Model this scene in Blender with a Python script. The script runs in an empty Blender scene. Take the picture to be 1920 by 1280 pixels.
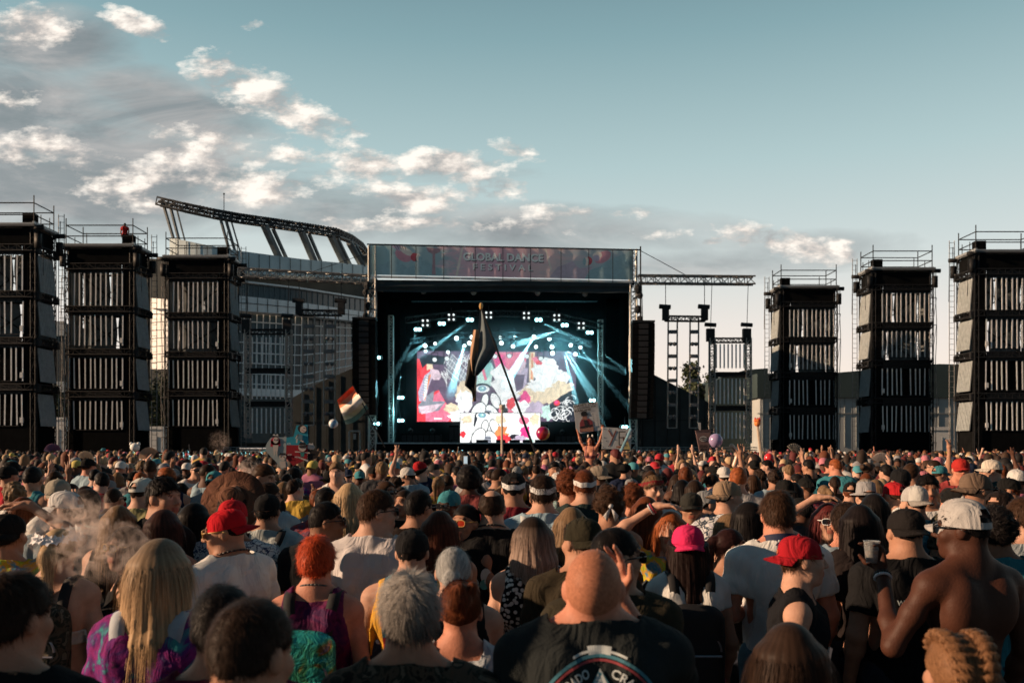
import bpy, math, random
import numpy as np
from mathutils import Vector, Matrix, Euler
from mathutils.bvhtree import BVHTree
random.seed(7); np.random.seed(7)
S = bpy.context.scene
COL = S.collection
R = math.radians
FPX, CX, HY, CAMZ = 1650.0, 960.0, 838.0, 2.05      # focal length in pixels, principal column, horizon row, eye height
def P(px, py, d): return ((px-CX)/FPX*d, d, CAMZ+(HY-py)/FPX*d)

# ---------------------------------------------------------------- objects
ORG = {}
def tag(o, label=None, cat=None, group=None, kind=None):
    if label: o['label'] = label
    if cat: o['category'] = cat
    if group: o['group'] = group
    if kind: o['kind'] = kind
    return o
def thing(name, label, cat, loc=(0, 0, 0), rz=0.0, group=None, scale=1.0):
    o = bpy.data.objects.new(name, None); COL.objects.link(o)
    o.empty_display_size = 0.2
    o.location = loc; o.rotation_euler = (0, 0, rz); o.scale = (scale,)*3
    ORG[o.name] = Vector(loc)
    return tag(o, label, cat, group)
def mesh_from(name, v, f, smooth=False, mi=None, col=None):
    me = bpy.data.meshes.new(name)
    v = np.asarray(v, dtype=np.float32).reshape(-1, 3)
    if isinstance(f, np.ndarray):
        n, k = f.shape
        me.vertices.add(len(v)); me.vertices.foreach_set('co', v.ravel())
        me.loops.add(n*k); me.loops.foreach_set('vertex_index', f.astype(np.int32).ravel())
        me.polygons.add(n); me.polygons.foreach_set('loop_start', np.arange(0, n*k, k, dtype=np.int32))
        me.update(calc_edges=True)
    else:
        me.from_pydata(v.tolist(), [], f)
    if smooth: me.polygons.foreach_set('use_smooth', np.ones(len(me.polygons), dtype=bool))
    if mi is not None: me.polygons.foreach_set('material_index', np.asarray(mi, dtype=np.int32))
    if col is not None:
        a = me.color_attributes.new('col', 'FLOAT_COLOR', 'POINT')
        c = np.ones((len(v), 4), dtype=np.float32); c[:, :3] = col
        a.data.foreach_set('color', c.ravel())
    me.update()
    return me
def link(name, me, mats, parent=None, color=None, mat4=None):
    if mats is not None and len(me.materials) == 0:
        for m in (mats if isinstance(mats, (list, tuple)) else [mats]): me.materials.append(m)
    o = bpy.data.objects.new(name, me); COL.objects.link(o)
    if parent is not None: o.parent = parent
    if color is not None: o.color = (*color[:3], 1)
    if mat4 is not None: o.matrix_local = mat4
    return o
def kids(o): return list(o.children)
def dup(o, parent=None, loc=None, rz=None):
    c = o.copy(); COL.objects.link(c); c.parent = parent
    if loc is not None: c.location = loc; ORG[c.name] = Vector(loc)
    if rz is not None: c.rotation_euler[2] = rz
    for ch in kids(o): dup(ch, c)
    return c

class MB:
    def __init__(s): s.v = []; s.f = []; s.m = []
    def add(s, vs, fs, m=0):
        b = len(s.v); s.v += [tuple(p) for p in vs]; s.f += [[b+i for i in q] for q in fs]; s.m += [m]*len(fs)
    def box(s, c, h, m=0, rot=None):
        c = Vector(c); vs = []
        for x in (-1, 1):
            for y in (-1, 1):
                for z in (-1, 1):
                    p = Vector((x*h[0], y*h[1], z*h[2]))
                    if rot is not None: p = rot @ p
                    vs.append(c+p)
        s.add(vs, [(0,1,3,2),(4,6,7,5),(0,4,5,1),(2,3,7,6),(0,2,6,4),(1,5,7,3)], m)
    def tube(s, a, b, r, n=6, m=0, r2=None):
        a = Vector(a); b = Vector(b); d = b-a
        if d.length < 1e-6: return
        d.normalize(); u = d.orthogonal().normalized(); w = d.cross(u); r2 = r if r2 is None else r2
        vs = [a+(u*math.cos(t)+w*math.sin(t))*r for t in [2*math.pi*i/n for i in range(n)]]
        vs += [b+(u*math.cos(t)+w*math.sin(t))*r2 for t in [2*math.pi*i/n for i in range(n)]]
        s.add(vs, [(i, (i+1) % n, n+(i+1) % n, n+i) for i in range(n)]+[tuple(range(n-1, -1, -1)), tuple(range(n, 2*n))], m)
    def path(s, pts, r, n=6, m=0):
        for a, b in zip(pts, pts[1:]): s.tube(a, b, r, n, m)
    def slab(s, pts, off, m=0):                       # polygon given a thickness vector
        n = len(pts); off = Vector(off); a = [Vector(p) for p in pts]; b = [p+off for p in a]
        s.add(a+b, [tuple(range(n)), tuple(range(2*n-1, n-1, -1))]+[(i, n+i, n+(i+1) % n, (i+1) % n) for i in range(n)], m)
    def poly(s, pts, m=0): s.add(pts, [tuple(range(len(pts)))], m)
    def grid(s, fn, nu, nv, m=0, closed=False):
        vs = [fn(i/nu, j/nv) for j in range(nv+1) for i in range(nu+1)]
        s.add(vs, [(j*(nu+1)+i, j*(nu+1)+i+1, (j+1)*(nu+1)+i+1, (j+1)*(nu+1)+i) for j in range(nv) for i in range(nu)], m)
    def lathe(s, prof, c=(0, 0, 0), n=16, m=0, sx=1, sy=1):
        c = Vector(c); k = len(prof)
        vs = [c+Vector((r*math.cos(2*math.pi*i/n)*sx, r*math.sin(2*math.pi*i/n)*sy, z)) for (r, z) in prof for i in range(n)]
        s.add(vs, [(j*n+i, j*n+(i+1) % n, (j+1)*n+(i+1) % n, (j+1)*n+i) for j in range(k-1) for i in range(n)], m)
    def ball(s, c, r, n=12, m=0, sc=(1, 1, 1)):
        k = n//2; c = Vector(c)
        vs = [c+Vector((sc[0]*r*math.sin(math.pi*j/k)*math.cos(2*math.pi*i/n), sc[1]*r*math.sin(math.pi*j/k)*math.sin(2*math.pi*i/n), sc[2]*r*math.cos(math.pi*j/k))) for j in range(k+1) for i in range(n)]
        s.add(vs, [(j*n+i, (j+1)*n+i, (j+1)*n+(i+1) % n, j*n+(i+1) % n) for j in range(k) for i in range(n)], m)
    def truss(s, a, b, size, r=0.03, step=None, m=0, up=(0, 0, 1), rd=None):
        a = Vector(a); b = Vector(b); d = (b-a); L = d.length; d.normalize()
        up = Vector(up); 
        if abs(d.dot(up)) > 0.95: up = Vector((0, 1, 0))
        u = d.cross(up).normalized(); w = u.cross(d).normalized(); h = size/2; rd = rd or r*0.6
        cs = [u*h+w*h, u*-h+w*h, u*-h+w*-h, u*h+w*-h]
        for c in cs: s.tube(a+c, b+c, r, 5, m)
        n = max(1, int(round(L/(step or size))))
        for i in range(n):
            p = a+d*(L*i/n); q = a+d*(L*(i+1)/n)
            for k in range(4):
                c0, c1 = cs[k], cs[(k+1) % 4]
                if i % 2: c0, c1 = c1, c0
                s.tube(p+c0, q+c1, rd, 4, m)
                s.tube(p+cs[k], p+cs[(k+1) % 4], rd, 4, m)
    def build(s, name, mats, parent=None, smooth=False, world=True, color=None):
        v = np.array(s.v, dtype=np.float32).reshape(-1, 3)
        if parent is None:                            # own origin at the base centre
            o0 = Vector(((v[:, 0].min()+v[:, 0].max())/2, (v[:, 1].min()+v[:, 1].max())/2, v[:, 2].min()))
            v = v-np.array(o0)
        elif world:
            o0 = ORG[parent.name]; v = v-np.array(o0)
        me = mesh_from(name, v, s.f, smooth, s.m)
        o = link(name, me, mats, parent, color)
        if parent is None: o.location = o0
        ORG[o.name] = Vector(o0) if (parent is None or world) else ORG.get(parent.name, Vector((0,0,0)))
        return o

# ---------------------------------------------------------------- materials
class NT:
    """small node-tree helper"""
    def __init__(s, name):
        s.mat = bpy.data.materials.new(name); s.mat.use_nodes = True
        s.t = s.mat.node_tree; s.n = s.t.nodes; s.l = s.t.links
        s.bsdf = next(x for x in s.n if x.type == 'BSDF_PRINCIPLED'); s.out = next(x for x in s.n if x.type == 'OUTPUT_MATERIAL')
    def node(s, typ, **kw):
        x = s.n.new(typ)
        for k, v in kw.items(): setattr(x, k, v)
        return x
    def set(s, n, **kw):
        for k, v in kw.items(): n.inputs[k.replace('_', ' ')].default_value = v
        return n
    def link(s, a, b): s.l.new(a, b)
    def objcol(s): return s.node('ShaderNodeObjectInfo').outputs['Color']
    def coord(s, which='Object', scale=(1, 1, 1), rot=(0, 0, 0)):
        t = s.node('ShaderNodeTexCoord'); m = s.node('ShaderNodeMapping')
        m.inputs['Scale'].default_value = scale; m.inputs['Rotation'].default_value = rot
        s.link(t.outputs[which], m.inputs['Vector']); return m.outputs['Vector']
    def noise(s, vec, scale, detail=3, rough=0.55, dist=0.0):
        n = s.node('ShaderNodeTexNoise'); s.link(vec, n.inputs['Vector'])
        n.inputs['Scale'].default_value = scale; n.inputs['Detail'].default_value = detail
        n.inputs['Roughness'].default_value = rough; n.inputs['Distortion'].default_value = dist
        return n.outputs['Fac']
    def ramp(s, fac, stops, interp='LINEAR'):
        r = s.node('ShaderNodeValToRGB'); cr = r.color_ramp; cr.interpolation = interp
        while len(cr.elements) > 1: cr.elements.remove(cr.elements[-1])
        for i, (p, c) in enumerate(stops):
            e = cr.elements[0] if i == 0 else cr.elements.new(p)
            e.position = p; e.color = (*c[:3], 1) if len(c) >= 3 else (c[0],)*3+(1,)
        s.link(fac, r.inputs['Fac']); return r.outputs['Color']
    def mul(s, a, b, blend='MULTIPLY', fac=1.0):
        m = s.node('ShaderNodeMix', data_type='RGBA', blend_type=blend); m.inputs[0].default_value = fac
        for sock, x in ((m.inputs[6], a), (m.inputs[7], b)):
            if hasattr(x, 'is_linked') or hasattr(x, 'links'): s.link(x, sock)
            else: sock.default_value = (*x[:3], 1)
        return m.outputs[2]
    def mixf(s, fac, a, b):
        m = s.node('ShaderNodeMix', data_type='RGBA'); s.link(fac, m.inputs[0])
        for sock, x in ((m.inputs[6], a), (m.inputs[7], b)):
            if hasattr(x, 'links'): s.link(x, sock)
            else: sock.default_value = (*x[:3], 1)
        return m.outputs[2]
    def math(s, op, a, b=0.0, c=None):
        m = s.node('ShaderNodeMath', operation=op)
        for i, x in enumerate((a, b) if c is None else (a, b, c)):
            if hasattr(x, 'links'): s.link(x, m.inputs[i])
            else: m.inputs[i].default_value = x
        return m.outputs[0]
    def bump(s, h, strength=0.3, dist=0.01):
        b = s.node('ShaderNodeBump'); b.inputs['Strength'].default_value = strength; b.inputs['Distance'].default_value = dist
        s.link(h, b.inputs['Height']); s.link(b.outputs['Normal'], s.bsdf.inputs['Normal'])
    def base(s, c):
        if hasattr(c, 'links'): s.link(c, s.bsdf.inputs['Base Color'])
        else: s.bsdf.inputs['Base Color'].default_value = (*c[:3], 1)
    def rough(s, r, spec=None, metal=None):
        s.bsdf.inputs['Roughness'].default_value = r
        if spec is not None: s.bsdf.inputs['Specular IOR Level'].default_value = spec
        if metal is not None: s.bsdf.inputs['Metallic'].default_value = metal
    def attr(s, name='col'):
        a = s.node('ShaderNodeAttribute'); a.attribute_name = name; return a.outputs['Color']

MATS = {}
def plain(name, c, rough=0.7, var=0.25, scale=3.0, metal=0.0, spec=0.3, bump=0.15):
    if name in MATS: return MATS[name]
    t = NT(name); v = t.coord('Object')
    n = t.noise(v, scale, 5, 0.6)
    lo = tuple(x*(1-var) for x in c); hi = tuple(min(1, x*(1+var)) for x in c)
    t.base(t.ramp(n, [(0.3, lo), (0.7, hi)])); t.rough(rough, spec, metal)
    if bump: t.bump(t.noise(v, scale*9, 3), bump, 0.02)
    MATS[name] = t.mat; return t.mat
def emit(name, c, strength):
    if name in MATS: return MATS[name]
    t = NT(name); t.base((0, 0, 0)); t.bsdf.inputs['Emission Color'].default_value = (*c, 1); t.bsdf.inputs['Emission Strength'].default_value = strength
    MATS[name] = t.mat; return t.mat

def m_skin():
    t = NT('skin'); v = t.coord('Object')
    c = t.mul(t.objcol(), t.attr()); n = t.noise(v, 22, 4, 0.6)
    c = t.mul(c, t.ramp(n, [(0.3, (0.86, 0.8, 0.78)), (0.7, (1.08, 1.04, 1.02))]))
    t.base(c); t.rough(0.58, 0.22); t.bump(t.noise(v, 120, 3), 0.25, 0.006)
    t.bsdf.inputs['Subsurface Weight'].default_value = 0.0
    return t.mat
def cloth_base(t, c, fold=0.55, rough=0.88):
    v = t.coord('Object', (1, 1, 0.55)); n = t.noise(v, 4.5, 4, 0.6, 0.8)
    c = t.mul(c, t.ramp(n, [(0.3, (0.82,)*3), (0.7, (1.08,)*3)]))
    t.base(c); t.rough(rough, 0.08)
    f = t.noise(t.coord('Object', (1, 1, 0.45), (0.3, 0.5, 0.2)), 9, 3, 0.5, 1.2)
    w = t.noise(t.coord('Object'), 260, 1)
    t.bump(t.math('ADD', f, t.math('MULTIPLY', w, 0.06)), fold*1.4, 0.045)
def m_cloth():
    t = NT('cloth'); cloth_base(t, t.objcol()); return t.mat
def m_sheen():
    t = NT('shiny_cloth'); cloth_base(t, t.objcol(), 0.4, 0.35); return t.mat
def m_pattern(name, stops, scale, kind='noise', dist=1.5, interp='LINEAR', stretch=(1, 1, 1), rough=0.85):
    t = NT(name); v = t.coord('Object', stretch)
    if kind == 'noise': f = t.noise(v, scale, 3, 0.6, dist)
    elif kind == 'voro':
        n = t.node('ShaderNodeTexVoronoi'); n.inputs['Scale'].default_value = scale; t.link(v, n.inputs['Vector']); f = n.outputs['Distance']
    elif kind == 'edge':
        n = t.node('ShaderNodeTexVoronoi', feature='DISTANCE_TO_EDGE'); n.inputs['Scale'].default_value = scale
        w = t.node('ShaderNodeTexNoise'); w.inputs['Scale'].default_value = scale*0.7; t.link(v, w.inputs['Vector'])
        t.link(t.mul(v, w.outputs['Color'], 'ADD', 0.08), n.inputs['Vector']); f = n.outputs['Distance']
    elif kind == 'cell':
        n = t.node('ShaderNodeTexVoronoi'); n.inputs['Scale'].default_value = scale; t.link(v, n.inputs['Vector']); f = n.outputs['Color']
    elif kind == 'z':
        s_ = t.node('ShaderNodeSeparateXYZ'); t.link(v, s_.inputs[0]); f = s_.outputs['Z']
    elif kind == 'wave':
        n = t.node('ShaderNodeTexWave', bands_direction='Z'); n.inputs['Scale'].default_value = scale; n.inputs['Distortion'].default_value = dist; t.link(v, n.inputs['Vector']); f = n.outputs['Fac']
    elif kind == 'check':
        n = t.node('ShaderNodeTexChecker'); n.inputs['Scale'].default_value = scale; t.link(v, n.inputs['Vector']); f = n.outputs['Fac']
    cloth_base(t, t.ramp(f, stops, interp), 0.5, rough); return t.mat
def m_hair():
    t = NT('hair'); c = t.mul(t.objcol(), t.attr())
    t.base(c); t.rough(0.5, 0.07)
    return t.mat
def m_seq():
    t = NT('sequins'); v = t.coord('Object')
    n = t.node('ShaderNodeTexVoronoi'); n.inputs['Scale'].default_value = 90; t.link(v, n.inputs['Vector'])
    z = t.noise(v, 9, 2)
    c = t.ramp(z, [(0.3, (0.5, 0.62, 0.66)), (0.5, (0.12, 0.16, 0.18)), (0.6, (0.75, 0.35, 0.6)), (0.75, (0.6, 0.75, 0.75))])
    t.base(c); t.rough(0.22, 0.6, 0.85); t.bump(n.outputs['Distance'], 1.0, 0.02); return t.mat
def m_holo():
    t = NT('holographic_vinyl'); v = t.coord('Object')
    f = t.noise(v, 7, 2, 0.5, 1.5)
    c = t.ramp(f, [(0.25, (0.02, 0.30, 0.27)), (0.45, (0.05, 0.50, 0.45)), (0.56, (0.08, 0.42, 0.22)), (0.63, (0.35, 0.22, 0.05)), (0.68, (0.1, 0.15, 0.40)), (0.8, (0.05, 0.45, 0.42))])
    t.base(c); t.rough(0.18, 0.6, 0.55); t.bump(t.noise(v, 18, 2, 0.5, 2), 0.5, 0.02); return t.mat
# ================================================================ people: signed-distance figures meshed with surface nets
class Grid:
    def __init__(s, lo, hi, h):
        s.h = h; s.lo = np.array(lo, dtype=np.float32)
        s.dim = np.ceil((np.array(hi)-s.lo)/h).astype(int)+1
        s.v = np.full(tuple(s.dim), 0.25, dtype=np.float32)
    def sub(s, lo, hi):
        a = np.clip(np.floor((np.array(lo)-s.lo)/s.h).astype(int), 0, s.dim); b = np.clip(np.ceil((np.array(hi)-s.lo)/s.h).astype(int)+1, 0, s.dim)
        sl = tuple(slice(i, j) for i, j in zip(a, b))
        g = [(s.lo[k]+s.h*np.arange(a[k], b[k], dtype=np.float32)).reshape([-1 if q == k else 1 for q in range(3)]) for k in range(3)]
        return sl, g
    def prim(s, p, off=0.0, mode='u', k=None):
        kk = p.k if k is None else k
        m = kk+2*s.h+0.02+max(off, 0)
        lo, hi = p.bounds(); sl, g = s.sub(lo-m, hi+m)
        a = s.v[sl]
        if a.size == 0: return
        d = p.f(*g)-off
        if mode == 'u':
            t = np.clip(0.5+0.5*(a-d)/kk, 0, 1) if kk > 0 else (d < a).astype(np.float32)
            s.v[sl] = a*(1-t)+d*t-kk*t*(1-t)
        else:                                          # carve
            s.v[sl] = np.maximum(a, -d)
    def cut(s, fn):
        g = [(s.lo[k]+s.h*np.arange(s.dim[k], dtype=np.float32)).reshape([-1 if q == k else 1 for q in range(3)]) for k in range(3)]
        s.v = np.maximum(s.v, fn(*g))
    def mesh(s):
        v = s.v; ins = v < 0
        if not ins.any(): return np.zeros((0, 3)), np.zeros((0, 4), int)
        c = np.zeros(tuple(s.dim-1), dtype=np.int8)
        for dx in (0, 1):
            for dy in (0, 1):
                for dz in (0, 1):
                    c += ins[dx:s.dim[0]-1+dx, dy:s.dim[1]-1+dy, dz:s.dim[2]-1+dz]
        act = (c > 0) & (c < 8); ix = np.argwhere(act); n = len(ix)
        idx = np.full(c.shape, -1, dtype=np.int32); idx[act] = np.arange(n)
        cor = np.array([(x, y, z) for x in (0, 1) for y in (0, 1) for z in (0, 1)])
        val = np.stack([v[ix[:, 0]+q[0], ix[:, 1]+q[1], ix[:, 2]+q[2]] for q in cor], 1)
        acc = np.zeros((n, 3), dtype=np.float32); cnt = np.zeros((n, 1), dtype=np.float32)
        for i in range(8):
            for j in range(i+1, 8):
                if np.abs(cor[i]-cor[j]).sum() != 1: continue
                a, b = val[:, i], val[:, j]; x = (a < 0) != (b < 0)
                t = np.where(x, a/np.where(x, a-b, 1), 0)[:, None]
                acc += np.where(x[:, None], cor[i]+(cor[j]-cor[i])*t, 0); cnt += x[:, None]
        pos = s.lo+s.h*(ix+acc/np.maximum(cnt, 1))
        F = []
        for ax in range(3):
            sa = [slice(None)]*3; sb = [slice(None)]*3; sa[ax] = slice(0, -1); sb[ax] = slice(1, None)
            A = ins[tuple(sa)]; B = ins[tuple(sb)]
            e = np.argwhere(A != B)
            o1, o2 = [(1, 2), (2, 0), (0, 1)][ax]
            ok = (e[:, o1] > 0) & (e[:, o2] > 0) & (e[:, o1] < s.dim[o1]-1) & (e[:, o2] < s.dim[o2]-1); e = e[ok]
            if len(e) == 0: continue
            q = []
            for a1, a2 in ((1, 1), (0, 1), (0, 0), (1, 0)):
                w = e.copy(); w[:, o1] -= a1; w[:, o2] -= a2; q.append(idx[w[:, 0], w[:, 1], w[:, 2]])
            q = np.stack(q, 1); fl = ~A[e[:, 0], e[:, 1], e[:, 2]]
            q[fl] = q[fl][:, ::-1]; F.append(q)
        return pos.astype(np.float32), np.concatenate(F, 0)
class Cap:
    def __init__(s, a, b, ra, rb=None, k=0.03, g=''):
        s.a = np.array(a, dtype=np.float32); s.b = np.array(b, dtype=np.float32); s.ra = ra; s.rb = ra if rb is None else rb; s.k = k; s.g = g
    def bounds(s): r = max(s.ra, s.rb); return np.minimum(s.a, s.b)-r, np.maximum(s.a, s.b)+r
    def f(s, x, y, z):
        d = s.b-s.a; L = max(float(d@d), 1e-9)
        t = np.clip(((x-s.a[0])*d[0]+(y-s.a[1])*d[1]+(z-s.a[2])*d[2])/L, 0, 1)
        return np.sqrt((x-s.a[0]-d[0]*t)**2+(y-s.a[1]-d[1]*t)**2+(z-s.a[2]-d[2]*t)**2)-(s.ra+(s.rb-s.ra)*t)
class Ell:
    def __init__(s, c, r, k=0.03, g='', M=None):
        s.c = np.array(c, dtype=np.float32); s.r = np.array(r, dtype=np.float32)*np.ones(3, dtype=np.float32); s.k = k; s.g = g; s.M = M
    def bounds(s):
        r = s.r if s.M is None else np.full(3, s.r.max()); return s.c-r, s.c+r
    def f(s, x, y, z):
        x, y, z = x-s.c[0], y-s.c[1], z-s.c[2]
        if s.M is not None:
            m = s.M; x, y, z = m[0][0]*x+m[1][0]*y+m[2][0]*z, m[0][1]*x+m[1][1]*y+m[2][1]*z, m[0][2]*x+m[1][2]*y+m[2][2]*z
        k0 = np.sqrt((x/s.r[0])**2+(y/s.r[1])**2+(z/s.r[2])**2)
        k1 = np.sqrt((x/s.r[0]**2)**2+(y/s.r[1]**2)**2+(z/s.r[2]**2)**2)
        return k0*(k0-1)/np.maximum(k1, 1e-6)
class RBox:
    def __init__(s, c, h, r, k=0.02, g=''):
        s.c = np.array(c, dtype=np.float32); s.hh = np.array(h, dtype=np.float32); s.r = r; s.k = k; s.g = g
    def bounds(s): return s.c-s.hh, s.c+s.hh
    def f(s, x, y, z):
        q = [np.abs(a-c)-(h-s.r) for a, c, h in zip((x, y, z), s.c, s.hh)]
        return np.sqrt(sum(np.maximum(a, 0)**2 for a in q))+np.minimum(np.maximum(np.maximum(q[0], q[1]), q[2]), 0)-s.r
def grid_for(prims, h, pad=0.05):
    lo = np.min([p.bounds()[0] for p in prims], 0)-pad; hi = np.max([p.bounds()[1] for p in prims], 0)+pad
    return Grid(lo, hi, h)
def vnormals(v, f):
    n = np.zeros_like(v); e = np.cross(v[f[:, 2]]-v[f[:, 0]], v[f[:, 3]]-v[f[:, 1]])
    for i in range(4): np.add.at(n, f[:, i], e)
    return n/np.maximum(np.linalg.norm(n, axis=1, keepdims=True), 1e-9)
def wob(v, freq, seed, n=4):
    r = np.random.RandomState(seed); o = np.zeros(len(v))
    for i in range(n):
        d = r.randn(3); d /= np.linalg.norm(d); o += np.sin(v@(d*freq*(0.7+0.7*r.rand()))+r.rand()*6.3+1.3*np.sin(v@(r.randn(3)*freq*0.5)))
    return o/n

# ---- poses: elbow, wrist, finger direction, palm normal, curl; right side given, left mirrored
def pose_arm(name, sw, side):
    e, w, d, n, c = {
        'down':   ((sw+.055, -.03, 1.14), (sw+.05, .07, .91), (0, .25, -1), (-1, 0, 0), .5),
        'front':  ((sw+.06, -.02, 1.15), (.10, .22, 1.12), (-.6, .6, .3), (0, -.3, -1), .7),
        'pocket': ((sw+.09, -.08, 1.16), (sw+.0, .04, .95), (-.2, .2, -1), (-1, 0, 0), .6),
        'phone':  ((sw+.03, .12, 1.16), (.12, .30, 1.36), (0, .2, 1), (-.3, -1, 0), .8),
        'drink':  ((sw+.13, .16, 1.30), (.10, .22, 1.57), (-.6, .1, .6), (-.5, -.9, 0), .8),
        'raise':  ((sw+.10, .04, 1.60), (sw+.06, .10, 1.86), (0, .1, 1), (0, 1, 0), .15),
        'horns':  ((sw+.08, .04, 1.62), (sw+.02, .10, 1.88), (0, .1, 1), (0, 1, 0), .35),
        'fist':   ((sw+.09, .04, 1.60), (sw+.0, .12, 1.84), (0, .1, 1), (0, 1, 0), 1.5),
        'high':   ((sw+.03, .05, 1.66), (sw-.02, .10, 1.93), (0, .1, 1), (0, 1, 0), 1.2),
        'head':   ((sw+.19, .05, 1.60), (.09, .06, 1.77), (-1, .1, .1), (0, 0, -1), .4),
        'cross':  ((sw+.06, .03, 1.16), (-.05, .20, 1.20), (-1, .1, .1), (0, -1, 0), .6),
        'shout':  ((sw+.06, .16, 1.25), (.09, .20, 1.52), (-.2, .1, 1), (-.5, -.8, 0), .5),
    }[name] if isinstance(name, str) else name
    f = lambda p: np.array((p[0]*side, p[1], p[2]), dtype=np.float32)
    return f(e), f(w), f(d), f(n), c
def hand(w, d, n, curl, det, g, side=1):
    d = d/np.linalg.norm(d); n = n-d*(n@d); n /= np.linalg.norm(n); s = np.cross(d, n)*side
    out = [Cap(w, w+d*.05, .026, .03, .015, g), Ell(w+d*.055, (.036,)*3 if det < 1 else (.034, .034, .034), .01, g)]
    if det < 1:
        for i in (-1, 0, 1): out.append(Cap(w+d*.08+s*.02*i, w+d*.155+s*.036*i*(1-curl*.4)+n*curl*.05, .013, .010, .008, g))
        out.append(Cap(w+d*.04+s*.03, w+d*.09+s*.062, .013, .010, .008, g)); return out
    out = [Cap(w, w+d*.03, .026, .026, .012, g)]
    for i, o in enumerate((-.030, -.010, .010, .030)): out.append(Cap(w+d*.03+s*o*.7, w+d*.088+s*o, .0155, .0125, .012, g))
    for o, L, cu in zip((.033, .011, -.011, -.033), (.070, .080, .074, .056), (.85, 1.0, 1.1, 1.2)):
        b = w+d*.088+s*o*.98; a1 = curl*cu; dd = d*math.cos(a1*.7)+n*math.sin(a1*.7)+s*o*1.6
        dd /= np.linalg.norm(dd); m = b+dd*L*.5
        d2 = d*math.cos(a1*1.7)+n*math.sin(a1*1.7)+s*o*1.2; d2 /= np.linalg.norm(d2)
        out += [Cap(b, m, .0098, .0088, .004, g), Cap(m, m+d2*L*.5, .0088, .0068, .004, g)]
    tb = w+d*.03+s*.026; tm = tb+(d*.55+s*.75+n*.25*(1+curl))*.042
    td = d*.85+s*.25+n*.4*curl; td /= np.linalg.norm(td)
    out += [Cap(tb, tm, .015, .011, .01, g), Cap(tm, tm+td*.036, .011, .008, .004, g)]
    return out

HEADC = np.array((0, .02, .072)); HS = .928
def head_matrix(yaw, pitch, roll=0.0, nz=.016):
    M = Matrix.Rotation(yaw, 3, 'Z') @ Matrix.Rotation(pitch, 3, 'X') @ Matrix.Rotation(roll, 3, 'Y')
    M = np.array(M, dtype=np.float32); c = np.array((0, 0, 1.56-nz))+M@HEADC
    return M, c
def head_prims(M, c, det, fem):
    T = lambda p: c+M@(np.array(p, dtype=np.float32)*HS)
    j = .93 if fem else 1.0
    out = [Ell(T((0, -.012, .02)), (.076, .096, .098), .02, 'head', M), Ell(T((0, .03, -.045)), (.060*j, .066, .074), .03, 'head', M),
           Cap(T((0, .068, -.098)), T((0, .066, -.092)), .022*j, None, .025, 'head'),
           Cap(T((-.038*j, .02, -.085)), T((.038*j, .02, -.085)), .026, None, .03, 'head')]
    for s in (-1, 1):
        out.append(Ell(T((s*.079, -.008, -.002)), (.011, .022, .031), .008, 'head', M))
        out.append(Ell(T((s*.043, .062, -.022)), (.024, .024, .024), .02, 'head'))
    out += [Cap(T((0, .092, .014)), T((0, .113, -.022)), .0085, .0125, .012, 'head'), Cap(T((-.036, .080, .034)), T((.036, .080, .034)), .0125, None, .015, 'head')]
    if det >= 1:
        for s in (-1, 1): out.append(Ell(T((s*.013, .103, -.027)), (.010, .010, .008), .006, 'head', M))
        out += [Cap(T((-.021, .089, -.052)), T((.021, .089, -.052)), .0075, None, .006, 'head'), Cap(T((-.018, .090, -.064)), T((.018, .090, -.064)), .0085, None, .006, 'head')]
    for p in out:
        if isinstance(p, Ell): p.r = p.r*HS
        else: p.ra *= HS; p.rb *= HS
    return out
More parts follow.
